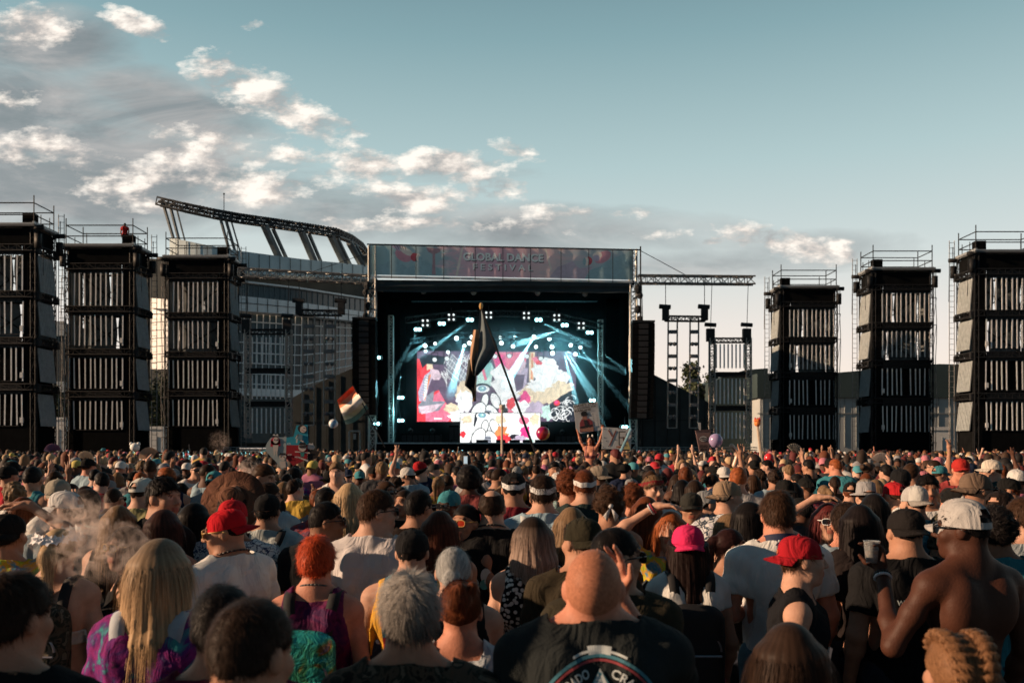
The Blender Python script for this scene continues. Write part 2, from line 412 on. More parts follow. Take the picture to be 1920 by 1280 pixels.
def figure(fem, bulk, armL, armR, yaw, pitch, roll, det, nz=.016):
    sw = (.158 if fem else .188)*(0.85+.15*bulk); b = bulk
    G = []
    hip = .152 if fem else .142
    G += [Ell((0, 0, .95), (hip*b, .112*b, .13), .05, 'torso'), Ell((0, .012+.03*(b-1), 1.10), ((.122 if fem else .142)*b, .103*b, .17), .06, 'torso'),
          Ell((0, -.002, 1.29), ((.148 if fem else .172)*(.5+.5*b), .113*(.5+.5*b), .17), .06, 'torso'),
          Cap((-sw*.78, -.005, 1.405), (sw*.78, -.005, 1.405), .06*b**.5, None, .05, 'torso')]
    if fem:
        for s in (-1, 1): G.append(Ell((s*.072, .092, 1.265), (.062, .055, .06), .03, 'torso'))
    else:
        for s in (-1, 1): G.append(Ell((s*.085, .072, 1.32), (.085, .05, .07), .04, 'torso'))
    for s in (-1, 1):
        G.append(Ell((s*.085, -.075, 1.33), (.075, .05, .11), .04, 'torso'))
        G.append(Cap((s*.03, -.012, 1.50), (s*(sw*.8), -.012, 1.415), .048, .052, .045, 'torso'))
        G.append(Ell((s*.072*b, -.062, .93), (.088, .085, .10), .04, 'torso'))
        k = (s*.095*b, .015, .50); a = (s*.105*b, -.02, .09)
        G += [Cap((s*.085*b, 0, .92), k, .088*b**.7, .058, .05, 'leg'), Cap(k, a, .058, .038, .02, 'leg'), Ell((s*.10*b, -.03, .37), (.055, .06, .11), .03, 'leg'),
              Cap((s*.105*b, -.045, .045), (s*.12*b, .13, .032), .042, .036, .03, 'foot')]
    nr = (.049 if fem else .060)*(.6+.4*b)
    M, c = head_matrix(yaw, pitch, roll, nz)
    G += [Cap((0, -.012, 1.43), c+M@np.array((0, -.03, -.045)), nr*1.12, nr*.97, .035, 'neck')]
    H = head_prims(M, c, det, fem)
    for s, pa in ((-1, armL), (1, armR)):
        e, w, d, n, cu = pose_arm(pa, sw, s); g = 'L' if s < 0 else 'R'
        ab = (.82 if fem else 1.0)*b**.6; sh = np.array((s*sw, -.005, 1.40), dtype=np.float32)
        if e[2] > 1.45: sh = sh+np.array((s*-.015, 0, .03), dtype=np.float32)
        G += [Ell(sh, (.056*ab, .058*ab, .058*ab), .035, 'up'+g), Cap(sh, e, .049*ab, .040*ab, .022, 'up'+g), Ell(sh*.55+e*.45, (.049*ab,)*3, .02, 'up'+g),
              Cap(e, w, .040*ab, .0265*ab, .025, 'lo'+g), Ell(e*.7+w*.3, (.043*ab,)*3, .03, 'lo'+g)]
        G += hand(w, d, n, cu, det, 'ha'+g, s)
    return dict(G=G, H=H, M=M, c=c, sw=sw, fem=fem, bulk=bulk, sh={-1: pose_arm(armL, sw, -1), 1: pose_arm(armR, sw, 1)})
def body_mesh(F, h, det, cols=True, name='body'):
    allp = F['G']+F['H']; g = grid_for(allp, h, .03)
    for p in allp: g.prim(p)
    M, c = F['M'], F['c']; T = lambda p: c+M@(np.array(p, dtype=np.float32)*HS)
    if det >= 1:
        for s in (-1, 1):
            g.prim(Ell(T((s*.032, .102, .013)), (.017, .013, .0104), .0, '', M), 0, 'carve')
        for s in (-1, 1): g.prim(Ell(T((s*.031, .0775, .013)), (.0137,)*3, .002))
    v, f = g.mesh()
    col = np.ones((len(v), 3), dtype=np.float32)
    q = (v-c)@M/HS                                    # head frame
    hd = (np.abs(q[:, 0]) < .1) & (np.abs(q[:, 2]) < .13) & (q[:, 1] > .02)
    if det >= 1:
        lip = hd & (np.abs(q[:, 0]) < .027) & (q[:, 2] < -.045) & (q[:, 2] > -.072) & (q[:, 1] > .085); col[lip] = (.86, .50, .50)
        for s in (-1, 1):
            r = np.hypot((q[:, 0]-s*.031)/1.0, (q[:, 2]-.013)*1.35); e = hd & (r < .0150) & (q[:, 1] > .076); col[e] = (1.5, 1.7, 1.9)
            col[hd & (r < .0072) & (q[:, 1] > .08)] = (.05, .03, .03)
            lid = hd & (r >= .0135) & (r < .0185) & (q[:, 2] > .017) & (q[:, 1] > .07); col[lid] = (.35, .25, .22)
    br = hd & (np.abs(np.abs(q[:, 0])-.034) < .02) & (np.abs(q[:, 2]-.036-.004*np.sin(np.abs(q[:, 0])*60)) < .0055) & (q[:, 1] > .06); col[br] = (.22, .16, .14)
    return mesh_from(name, v, f, True, None, col)
def cloth_mesh(F, kind, h, seed=0, hem=None, name='shirt'):
    G = F['G']; sw = F['sw']; fem = F['fem']; b = F['bulk']
    if kind in ('trousers', 'shorts', 'leggings', 'skirt'):
        off = .008 if kind == 'leggings' else .016
        ps = [p for p in G if (p.g == 'leg' or (p.g == 'torso' and p.c[2] < 1.0 if hasattr(p, 'c') else p.g == 'leg'))]
        g = grid_for(ps, h, .06)
        for p in ps: g.prim(p, off)
        top = 1.02; bot = .52 if kind == 'shorts' else .08
        g.cut(lambda x, y, z: np.maximum(z-top, bot-z)+0*x+0*y)
        v, f = g.mesh(); n = vnormals(v, f); v = v+n*(wob(v, 45, seed)*.003)[:, None]
        return mesh_from('trousers', v, f, True, None, np.ones((len(v), 3)))
    loose = {'tee': .016, 'long': .016, 'muscle': .014, 'tank': .010, 'strappy': .008, 'bandeau': .007, 'bra': .007, 'crop': .009, 'dress': .012, 'hoodie': .024}[kind]
    if fem and kind == 'tee': loose = .012
    ps = [p for p in G if p.g in ('torso', 'neck') or p.g[:2] == 'up']
    if kind in ('long', 'hoodie'): ps += [p for p in G if p.g[:2] == 'lo']
    g = grid_for(ps, h, .06)
    for p in ps:
        up_ = p.g[:2] in ('up', 'lo')
        g.prim(p, loose*(1.15 if up_ else 1), 'u', min(p.k, .016) if up_ else p.k*.8)
    if kind in ('tee', 'long', 'hoodie', 'muscle') and not fem:
        g.prim(RBox((0, .0, 1.12), ((sw*.78)*b**.5, .105*b, .26), .09, .05), .008, 'u', .03)
    hem = hem if hem is not None else {'tee': .88, 'long': .88, 'hoodie': .84, 'muscle': .87, 'tank': .9, 'strappy': .92, 'bandeau': 1.16, 'bra': 1.17, 'crop': 1.10, 'dress': .7}[kind]
    g.cut(lambda x, y, z: hem-z+0*x+0*y)
    nb = {'tee': .083, 'long': .083, 'hoodie': .07, 'muscle': .09, 'crop': .10}.get(kind, .105)
    nw = max(1.0, .6+.4*b)
    zb, sl = {'tank': (1.458, .35), 'strappy': (1.435, .25), 'dress': (1.42, .3), 'crop': (1.475, .38), 'muscle': (1.482, .40)}.get(kind, (1.503, .36))
    if kind not in ('bandeau', 'bra'):
        g.cut(lambda x, y, z: np.where((x/(.118*nw if kind not in ('tank', 'strappy', 'dress') else .085*nw))**2+((y-.0)/.17)**2 < 1, z-(zb-sl*(y+.06)), -1))
        g.cut(lambda x, y, z: z-1.62+0*x+0*y if kind in ('tank', 'strappy', 'dress') else z-9+0*x+0*y)
    if kind == 'bandeau': g.cut(lambda x, y, z: z-1.335+0*x+0*y)
    elif kind == 'bra':
        g.cut(lambda x, y, z: np.minimum(z-1.245, np.maximum(z-1.5, .018-np.abs(np.abs(x)-.095)*1.0)*0+np.where(np.abs(np.abs(x)-.095) < .014, z-1.5, .02))+0*x+0*y)
    if kind in ('tank', 'strappy', 'dress', 'muscle', 'bandeau', 'bra'):
        w = {'tank': .84, 'strappy': .74, 'dress': .76, 'muscle': 1.06}.get(kind, 1.03)
        lo = max(sw*1.03, (.14 if fem else .165)*b)
        g.cut(lambda x, y, z: np.abs(x)-(sw*w+(lo-sw*w)*np.clip((1.40-z)/.14, 0, 1)**.6)+0*y)
    if kind in ('tee', 'crop'):
        t = .62 if kind == 'tee' else .35
        for s in (-1, 1):
            e = F['sh'][s][0]; sh = np.array((s*sw, 0, 1.40)); L = np.linalg.norm(e-sh); dd = (e-sh)/L
            near = Cap(sh, e, .11)
            g.cut(lambda x, y, z, sh=sh, dd=dd, L=L, near=near, s=s: np.where((near.f(x, y, z) < 0) & (x*s > sw*.72), (x-sh[0])*dd[0]+(y-sh[1])*dd[1]+(z-sh[2])*dd[2]-L*t, -1))
    v, f = g.mesh()
    n = vnormals(v, f); w = wob(v*np.array((1, 1, .55)), 38, seed, 5); w2 = wob(v, 90, seed+3, 3)
    v = v+n*((w*.0075+w2*.0022)*(1 if loose > .009 else .4))[:, None]
    return mesh_from(name, v, f, True, None, np.ones((len(v), 3)))

# ---- hair in head coordinates
def hair_mesh(kind, h=.008, strands=0, L=.3, tone=None, seed=1, width=.0016, under=False):
    """tone: ((root rgb),(tip rgb)) multiplied with the object colour"""
    rs = np.random.RandomState(seed)
    ps = []; cutter = None; crown = np.array((0, -.045, .11)); tie = None
    line = lambda x, y, z: (.012+.62*y)-z
    th = {'short': .005, 'fade': .003, 'spiky': .007, 'thick': .008, 'curly': .018, 'afro': .06, 'buzz': .0022, 'long': .014, 'bob': .018, 'ponytail': .007, 'bun': .008, 'low_bun': .008, 'braids': .010, 'balding': .006}[kind]
    g0 = Ell((0, -.012, .02), (.076+th, .096+th, .098+th*1.1), .02)
    ps = [g0]
    if kind in ('fade', 'spiky', 'thick', 'short'):
        ps.append(Ell((0, .0, .055), (.068+th*.6, .085+th*.6, .072+th), .03))
    if kind in ('long', 'bob'):
        n = 7
        for i in range(n):
            u = -1+2*i/(n-1); a = u*1.75
            x0 = .078*math.sin(a); y0 = -.02-.072*math.cos(a)
            wd = 1.24 if kind == 'long' else 1.16
            fl = -.012 if abs(u) < .7 else .0
            LL = L*(1-.16*abs(u)+.05*rs.rand())
            ps.append(Cap((x0, y0, .03), (x0*wd, y0+fl-.02, -LL*.5), .034, .034, .03)); ps.append(Cap((x0*wd, y0+fl-.02, -LL*.5), (x0*wd*1.02, y0+fl-.015, -LL), .034, .020, .03))
        for s in (-1, 1): ps.append(Cap((s*.075, .03, .03), (s*.082, .025, -L*.45), .018, .016, .03))
    if kind == 'ponytail':
        tie = np.array((0, -.115, .045)); ps += [Ell(tie, (.03, .03, .03), .02), Cap(tie, (0, -.155, 0), .028, .034, .02), Cap((0, -.155, 0), (0, -.14, -L), .036, .016, .03)]
    if kind == 'bun':
        tie = np.array((0, -.10, .06)); ps.append(Ell((0, -.138, .062), (.050, .045, .050), .012))
        for i in range(9): ps.append(Ell(np.array((0, -.140, .062))+rs.randn(3)*.024, (.020,)*3, .006))
    if kind == 'low_bun':
        tie = np.array((0, -.11, -.01)); ps.append(Ell((0, -.118, -.01), (.045, .035, .04), .02))
    if kind == 'braids':
        tie = np.array((0, -.11, -.02))
        for s in (-1, 1):
            for j in range(12):
                a = j/11; th_ = math.pi*(.12+.95*a); p0 = np.array((s*(.034+.016*math.sin(a*3.0)), -.012+.104*math.cos(th_), .022+.108*math.sin(th_)*(1 if th_ < 3.14 else 2.2)))
                ps += [Ell(p0+np.array((s*.008, 0, 0)), (.019, .013, .013), .004), Ell(p0-np.array((s*.008, .006, 0)), (.019, .013, .013), .004)]
    if kind in ('curly', 'afro'):
        for i in range(150 if kind == 'afro' else 110):
            d = rs.randn(3); d /= np.linalg.norm(d)
            if d[2] < -.35 or (d[1] > .55 and d[2] < .45): continue
            ps.append(Ell(np.array((0, -.012, .02))+d*np.array((.076+th*.8, .096+th*.8, .098+th*.8)), (.014+.007*rs.rand(),)*3, .006))
    g = grid_for(ps, h, .03)
    for p in ps: g.prim(p)
    if kind in ('long', 'bob'):
        g.cut(lambda x, y, z: np.where(z > -.03, np.minimum((.03+.55*y)-z, y-.045-.3*np.abs(x)), y-.045+.0*x))
        g.prim(Ell((0, .075, -.01), (.062, .075, .085), 0), 0, 'carve')
    else:
        top = {'fade': .0, 'balding': 0}.get(kind, 0)
        g.cut((lambda x, y, z: np.where(z > -.16, np.where(y > -.125, np.maximum(line(x, y, z), -.065-z), -1), -1)) if kind in ('ponytail', 'bun', 'low_bun', 'braids')
              else (lambda x, y, z: np.maximum(line(x, y, z), -.06-z)))
        if kind in ('short', 'fade', 'buzz', 'spiky', 'balding', 'thick'):
            for s in (-1, 1): g.prim(Ell((s*.085, .0, -.005), (.02, .03, .04), 0), 0, 'carve')
        if kind == 'balding': g.prim(Ell((0, -.01, .13), (.058, .085, .10), 0), 0, 'carve')
    if under: g.cut(lambda x, y, z: np.maximum(z-((.08 if th < .006 else .032)+.02*(y/.1)), -9)+0*x)
    v, f = g.mesh()
    n = vnormals(v, f)
    ang = np.arctan2(v[:, 0], -(v[:, 1]+.01))
    if kind in ('long', 'bob'):
        rid = .7*np.sin(ang*26+3*np.sin(v[:, 2]*9))+.5*np.sin(ang*61+v[:, 2]*12)
        v = v+n*(rid*.0026*np.clip((.1-v[:, 2])*6, 0, 1))[:, None]
    elif kind == 'braids': rid = np.sin(v[:, 1]*420+np.abs(v[:, 0])*500)*.7-1.4*(np.abs(v[:, 0]) < .006); v = v+n*(rid*.0012)[:, None]
    elif kind in ('ponytail', 'bun', 'low_bun'): rid = wob(v, 160, seed)*1.5; v = v+n*(rid*.001)[:, None]
    else: rid = wob(v, 130, seed, 5)*2; v = v+n*(rid*(.0035 if kind in ('spiky', 'thick') else .0004 if kind == 'buzz' else .0018))[:, None]
    Lz = {'long': L, 'bob': L, 'ponytail': L}.get(kind, .12)
    def tonecol(p, k):
        t = np.clip((.09-p[:, 2])/(.09+Lz), 0, 1)[:, None]; c = np.ones((len(p), 3))
        if tone is not None: c = np.array(tone[0])*(1-t**.6)+np.array(tone[1])*t**.6
        return c*k[:, None]
    if kind == 'buzz': rid = rs.randn(len(v))*.45
    col = tonecol(v, np.clip(.80+.22*rid, .35, 1.4))
    F = [f]; V = [v]; C = [col]; base = len(v)
    if strands:
        a = np.linalg.norm(np.cross(v[f[:, 2]]-v[f[:, 0]], v[f[:, 3]]-v[f[:, 1]]), axis=1); pk = rs.choice(len(f), strands, p=a/a.sum())
        w = rs.dirichlet((1, 1, 1, 1), strands)[:, :, None]; p = (v[f[pk]]*w).sum(1); nn = n[f[pk, 0]]
        if kind in ('long', 'bob'): dr = np.array((0, 0, -1))-nn*nn[:, 2:3]*-1
        elif tie is not None: dr = tie-p; dr[p[:, 1] < -.125] = (0, 0, -1)
        else: dr = p-crown; dr[:, 2] -= .06
        if kind in ('curly', 'afro'): dr = rs.randn(strands, 3)
        dr = dr-nn*(dr*nn).sum(1, keepdims=True); dr /= np.maximum(np.linalg.norm(dr, axis=1, keepdims=True), 1e-6)
        ln = {'long': .15, 'bob': .08, 'ponytail': .05, 'bun': .035, 'low_bun': .035, 'braids': .022, 'short': .019, 'fade': .013, 'buzz': .003, 'spiky': .026, 'thick': .025, 'curly': .016, 'afro': .014, 'balding': .012}[kind]*(.5+rs.rand(strands, 1))
        up = {'spiky': .62, 'thick': .22, 'short': .18, 'fade': .2, 'buzz': .5, 'curly': .6, 'afro': 1.0, 'balding': .4, 'long': .04, 'bob': .04}.get(kind, .03)*(.4+1.2*rs.rand(strands, 1))
        dr = dr+rs.randn(strands, 3)*(.20 if kind not in ('long', 'bob', 'bun', 'low_bun', 'ponytail', 'braids') else .055); sd = np.cross(dr, nn); sd /= np.maximum(np.linalg.norm(sd, axis=1, keepdims=True), 1e-6); sd = sd*width
        p0 = p-nn*.001
        pts = []
        hang = kind in ('long', 'bob', 'ponytail'); c = p0; tp = 0
        for t in (0, .4, .75, 1.0):
            if hang:
                q_ = dr*(1-.9*t)+np.array((0, 0, -1))*.9*t; q_ = q_/np.linalg.norm(q_, axis=1, keepdims=True); c = c+q_*ln*(t-tp)+nn*.001*(t-tp); tp = t
            else: c = p0+dr*ln*t+nn*ln*up*(t-.35*t*t)
            ww = sd*(1-t*.85)
            pts += [c-ww, c+ww]
        V.append(np.concatenate(pts, 0)); k = strands; ii = np.arange(k)+base
        for q in range(3): F.append(np.stack([ii+2*q*k, ii+(2*q+1)*k, ii+(2*q+3)*k, ii+(2*q+2)*k], 1))
        br = (.5+.95*rs.rand(strands)**1.4) if kind in ('long', 'bob', 'ponytail') else (.72+.6*rs.rand(strands)**1.5)
        C.append(np.concatenate([tonecol(x, br*(1+.25*(i//2)/3)) for i, x in enumerate(pts)], 0))
    return mesh_from('hair', np.concatenate(V), np.concatenate(F), True, None, np.concatenate(C))

# ---- headwear etc. in head coordinates
def cap_mesh(opening=True, front=None, tall=0.0, n=40, k=12):
    mb = MB(); rx, ry, z0, zt = .089, .109, .022, .128+tall
    pts = []
    for j in range(k+1):
        a = math.pi/2*j/k; r = math.sin(a)**.86; z = z0+(zt-z0)*max(0, math.cos(a))**.72
        for i in range(n):
            p = 2*math.pi*i/n; e = 1+.006*math.cos(6*p)*math.sin(a)
            pts.append((rx*r*math.cos(p)*e, -.010+ry*r*math.sin(p)*e, z+.012*math.sin(p)*math.sin(a)))
    fs = []; ms = []
    for j in range(k):
        for i in range(n):
            p = (2*math.pi*(i+.5)/n)
            dback = abs(((p-1.5*math.pi+math.pi) % (2*math.pi))-math.pi)
            if opening and j < k-1 and j > k-6 and (dback/.48)**2+((k-1-j)/4.6)**2 < 1.0: continue
            fs.append((j*n+i, (j+1)*n+i, (j+1)*n+(i+1) % n, j*n+(i+1) % n)); fr = math.sin(p) > .35
            ms.append(1 if (front and fr) else 0)
    mb.v = pts; mb.f = [list(q) for q in fs]; mb.m = ms
    mb.ball((0, -.010, zt+.002), .008, 8, 0)
    return mb
def brim_mesh(m=0, L=.072, curve=.018):
    mb = MB(); n = 20
    for dz in (0, -.005):
        vs = []
        for j in range(6):
            for i in range(n+1):
                a = R(-72+144*i/n); x = .089*math.sin(a); y = -.010+.109*math.cos(a); t = j/5
                vs.append((x*(1+.02*t), y+L*t*math.cos(a)**.75 if math.cos(a) > 0 else y, .034+dz-.02*t*.6-curve*math.sin(a)**2*(.6+t)))
        mb.add(vs, [(j*(n+1)+i, j*(n+1)+i+1, (j+1)*(n+1)+i+1, (j+1)*(n+1)+i) for j in range(5) for i in range(n)], m)
    return mb
def glasses_mesh():
    mb = MB()
    for s in (-1, 1):
        def fn(u, v, s=s):
            a = 2*math.pi*u; r = v
            x = s*.034+.029*r*np.sign(math.cos(a))*abs(math.cos(a))**.7; z = .010+.021*r*np.sign(math.sin(a))*abs(math.sin(a))**.7
            return (x, .113-abs(x)*.16+.002*(1-r), z)
        mb.grid(fn, 20, 3, 1)
        mb.path([fn(i/20, 1.0) for i in range(21)], .0032, 5, 0)
        mb.path([(s*.063, .104, .018), (s*.078, .07, .018), (s*.087, -.005, .014), (s*.085, -.03, 0)], .0032, 5, 0)
    mb.tube((-.01, .113, .016), (.01, .113, .016), .0035, 5, 0)
    return mb
def band_mesh(z=.045, hgt=.042, tails=True, tilt=-.25):
    mb = MB(); n = 36
    def fn(u, v):
        a = 2*math.pi*u; y = math.sin(a); zz = z+(v-.5)*hgt+y*-tilt*.10
        return (.0875*math.cos(a)*(1+.01*math.sin(9*a)), -.012+.108*y, zz+.003*math.sin(7*a))
    mb.grid(fn, n, 3)
    if tails:
        mb.ball((0, -.125, z-.028), .018, 8); 
        for s in (-1, 1):
            mb.slab([(0, -.128, z-.03), (s*.05, -.135, z-.09), (s*.025, -.14, z-.13), (s*.004, -.132, z-.05)], (0, -.004, 0))
    return mb
def hat_mesh(br=.20, n=40):
    mb = MB()
    mb.lathe([(.0, .15), (.05, .148), (.078, .13), (.088, .05), (.09, .045), (.14, .035), (br, .03+.0), (br+.002, .024), (.09, .036)], (0, -.01, 0), n)
    return mb
# ================================================================ camera, sky, sun
cam = bpy.data.cameras.new('camera'); co = bpy.data.objects.new('camera', cam); COL.objects.link(co); S.camera = co
co.location = (0, 0, CAMZ); co.rotation_euler = (R(90), 0, 0)
cam.lens = FPX/1920*36; cam.sensor_width = 36; cam.shift_y = (HY-640)/1920; cam.clip_end = 3000; cam.clip_start = .05
cam.dof.use_dof = True; cam.dof.focus_distance = 7.5; cam.dof.aperture_fstop = 4.0
S.view_settings.view_transform = 'Standard'; S.view_settings.look = 'None'; S.view_settings.exposure = .45; S.view_settings.gamma = 1
S.cycles.max_bounces = 6; S.cycles.diffuse_bounces = 3; S.cycles.transparent_max_bounces = 8; S.cycles.volume_bounces = 0; S.cycles.volume_step_rate = 2.5; S.cycles.volume_max_steps = 96
SUN_EL, SUN_AZ = 18.0, -7.0                         # degrees; azimuth: degrees towards the stage from due left
sd = Vector((-math.cos(R(SUN_EL))*math.cos(R(SUN_AZ)), math.cos(R(SUN_EL))*math.sin(R(SUN_AZ)), math.sin(R(SUN_EL))))
sl = bpy.data.lights.new('sun', 'SUN'); sl.energy = 5.0; sl.angle = R(0.6); sl.color = (1, .68, .44)
so = bpy.data.objects.new('sun', sl); COL.objects.link(so); so.rotation_euler = sd.to_track_quat('Z', 'Y').to_euler(); so.location = (-60, 0, 40)
def make_world():
    w = bpy.data.worlds.new('World'); S.world = w; w.use_nodes = True
    t = w.node_tree; N = t.nodes; L = t.links; bg = N['Background']
    def M(op, a, b=0.0, clamp=False):
        m = N.new('ShaderNodeMath'); m.operation = op; m.use_clamp = clamp
        for i, x in enumerate((a, b)):
            if hasattr(x, 'links'): L.new(x, m.inputs[i])
            else: m.inputs[i].default_value = x
        return m.outputs[0]
    def ramp(f, st):
        r = N.new('ShaderNodeValToRGB'); cr = r.color_ramp
        while len(cr.elements) > 1: cr.elements.remove(cr.elements[-1])
        for i, (p, c) in enumerate(st):
            e = cr.elements[0] if i == 0 else cr.elements.new(p); e.position = p; e.color = (*(c if len(c) == 3 else c*3), 1)
        L.new(f, r.inputs[0]); return r.outputs[0]
    def mix(f, a, b, bt='MIX'):
        m = N.new('ShaderNodeMix'); m.data_type = 'RGBA'; m.blend_type = bt
        for sk, x in ((m.inputs[0], f), (m.inputs[6], a), (m.inputs[7], b)):
            if hasattr(x, 'links'): L.new(x, sk)
            else: sk.default_value = x if not isinstance(x, tuple) else (*x, 1)
        return m.outputs[2]
    sky = N.new('ShaderNodeTexSky'); sky.sky_type = 'NISHITA'; sky.sun_disc = False
    sky.sun_elevation = R(SUN_EL); sky.sun_rotation = math.atan2(sd.x, sd.y); sky.air_density = 1.0; sky.dust_density = 1.5; sky.ozone_density = 1.5
    tc = N.new('ShaderNodeTexCoord'); sx = N.new('ShaderNodeSeparateXYZ'); L.new(tc.outputs['Generated'], sx.inputs[0])
    x, y, z = sx.outputs
    ya = M('MAXIMUM', M('ABSOLUTE', y), .05); u = M('DIVIDE', x, ya); v = M('DIVIDE', z, ya)
    # clear sky: the physical sky pulled towards a dusty teal evening
    grad = ramp(z, [(0.0, (.78, .64, .54)), (.06, (.75, .635, .55)), (.13, (.66, .605, .555)), (.20, (.50, .545, .53)), (.30, (.345, .455, .46)), (.42, (.185, .30, .325)), (.55, (.07, .14, .175)), (1, (.022, .06, .09))])  # unseen upper sky made darker to deepen the shade below
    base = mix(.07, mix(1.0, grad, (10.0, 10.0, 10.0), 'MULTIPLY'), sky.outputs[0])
    # clouds on the sky's directions
    def vec(a, b, c=0.0):
        k = N.new('ShaderNodeCombineXYZ')
        for i, q in enumerate((a, b, c)):
            if hasattr(q, 'links'): L.new(q, k.inputs[i])
            else: k.inputs[i].default_value = q
        return k.outputs[0]
    def noise(vv, sc, det=8, ro=.6, di=0.0):
        n = N.new('ShaderNodeTexNoise'); L.new(vv, n.inputs['Vector']); n.inputs['Scale'].default_value = sc; n.inputs['Detail'].default_value = det
        n.inputs['Roughness'].default_value = ro; n.inputs['Distortion'].default_value = di; return n.outputs['Fac']
    def blob(px, py, a, b, k=1.0, tilt=0.0):
        du = M('SUBTRACT', u, (px-CX)/FPX); dv = M('SUBTRACT', v, (HY-py)/FPX)
        if tilt: dv = M('SUBTRACT', dv, M('MULTIPLY', du, tilt))
        e = M('ADD', M('POWER', M('MULTIPLY', du, FPX/(a*1.25)), 2.0), M('POWER', M('MULTIPLY', dv, FPX/(b*1.25)), 2.0))
        return M('MULTIPLY', M('SUBTRACT', 1.0, M('MULTIPLY', e, .5), True), k)
    def total(bl):
        s = bl[0]
        for q in bl[1:]: s = M('MAXIMUM', s, q)
        return s
    uv = vec(M('MULTIPLY', u, 1.0), M('MULTIPLY', v, 2.0)); uvl = vec(M('MULTIPLY', u, 1.0), M('MULTIPLY', v, 3.2), 3.0)
    # grey stratus bank
    st = total([blob(120, 240, 330, 95, 1, -.25), blob(60, 350, 420, 90, 1, -.1), blob(560, 400, 420, 55, .85, -.06), blob(1000, 425, 420, 42, .8, -.05), blob(90, 75, 130, 60, 1.05), blob(330, 220, 220, 60, .9, -.3),
                blob(1300, 500, 600, 40, .66), blob(800, 330, 260, 40, .5), blob(1560, 465, 190, 36, .7)])
    n1 = noise(uvl, 3.4, 9, .58, .4)
    sm = M('MULTIPLY', M('SUBTRACT', M('ADD', M('MULTIPLY', st, .62), M('MULTIPLY', n1, .9)), .72), 3.2, True)
    shade = noise(uvl, 5.0, 6, .6, .6)
    scol = ramp(shade, [(.3, (1.2, 1.4, 1.5)), (.47, (1.9, 2.0, 2.1)), (.6, (3.3, 3.1, 3.05)), (.74, (5.4, 4.8, 4.4))])
    base = mix(M('MULTIPLY', sm, .82), base, scol)
    # sunlit cumulus
    cu = total([blob(470, 165, 95, 45, 1, -.35), blob(540, 205, 110, 38, .95, -.5), blob(345, 288, 60, 30, .9), blob(445, 300, 80, 28, .9), blob(540, 290, 60, 25, .85), blob(470, 350, 105, 30, 1), blob(690, 310, 70, 28, 1),
                blob(610, 300, 50, 22, .8), blob(830, 305, 110, 24, 1), blob(785, 372, 85, 26, 1), blob(930, 360, 55, 22, 1), blob(960, 280, 60, 18, .8, -.2), blob(230, 345, 100, 40, .9), blob(60, 280, 90, 40, .8),
                blob(60, 55, 65, 40, 1), blob(250, 40, 60, 22, .9, -.4), blob(470, 50, 45, 12, .8), blob(20, 180, 60, 30, .8), blob(1490, 460, 110, 26, 1, -.2), blob(1100, 400, 120, 14, .75), blob(760, 420, 200, 16, .8), blob(1335, 452, 22, 9, .8), blob(1580, 455, 40, 8, .6), blob(1015, 390, 50, 10, .7),
                blob(650, 240, 60, 16, .7, -.3), blob(420, 265, 60, 22, .85), blob(600, 330, 70, 24, .85), blob(720, 345, 70, 20, .8), blob(540, 345, 50, 22, .9), blob(880, 330, 60, 18, .8), blob(330, 250, 50, 22, .7), blob(400, 335, 50, 24, .8), blob(640, 270, 50, 16, .7), blob(160, 310, 90, 30, .75), blob(1200, 440, 120, 16, .55), blob(1050, 430, 120, 14, .6), blob(300, 380, 150, 18, .7), blob(500, 265, 120, 20, .6), blob(1880, 65, 60, 10, .5, .1)])
    n2 = noise(uv, 15.0, 10, .60, .12); n3 = noise(uv, 52.0, 8, .65)
    cm = M('MULTIPLY', M('SUBTRACT', M('ADD', M('MULTIPLY', cu, .55), M('ADD', M('MULTIPLY', n2, 1.0), M('MULTIPLY', n3, .55))), 1.08), 4.4, True)
    uvs = vec(M('ADD', u, -.016), M('ADD', M('MULTIPLY', v, 2.0), .022)); n2s = noise(uvs, 15.0, 10, .60, .12)
    rel = M('ADD', M('MULTIPLY', M('SUBTRACT', n2, n2s), 2.4), M('ADD', .36, M('MULTIPLY', n3, .3)))
    ccol = ramp(rel, [(.22, (3.0, 3.0, 3.0)), (.42, (4.7, 4.3, 4.0)), (.6, (6.8, 6.1, 5.5)), (.8, (8.6, 7.9, 7.1))])
    base = mix(M('MULTIPLY', cm, .9), base, ccol)
    back_dim = M('ADD', M('MULTIPLY', M('ADD', y, .25), 1.6, True), .24, True)
    kk = M('MULTIPLY', M('ADD', y, .25), 1.6, True); base = mix(1.0, base, vec(M('MAXIMUM', kk, .20), M('MAXIMUM', kk, .29), M('MAXIMUM', kk, .36)), 'MULTIPLY')  # unseen sky behind the camera dimmed and blued to darken and cool shade
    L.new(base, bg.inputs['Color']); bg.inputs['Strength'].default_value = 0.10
make_world()

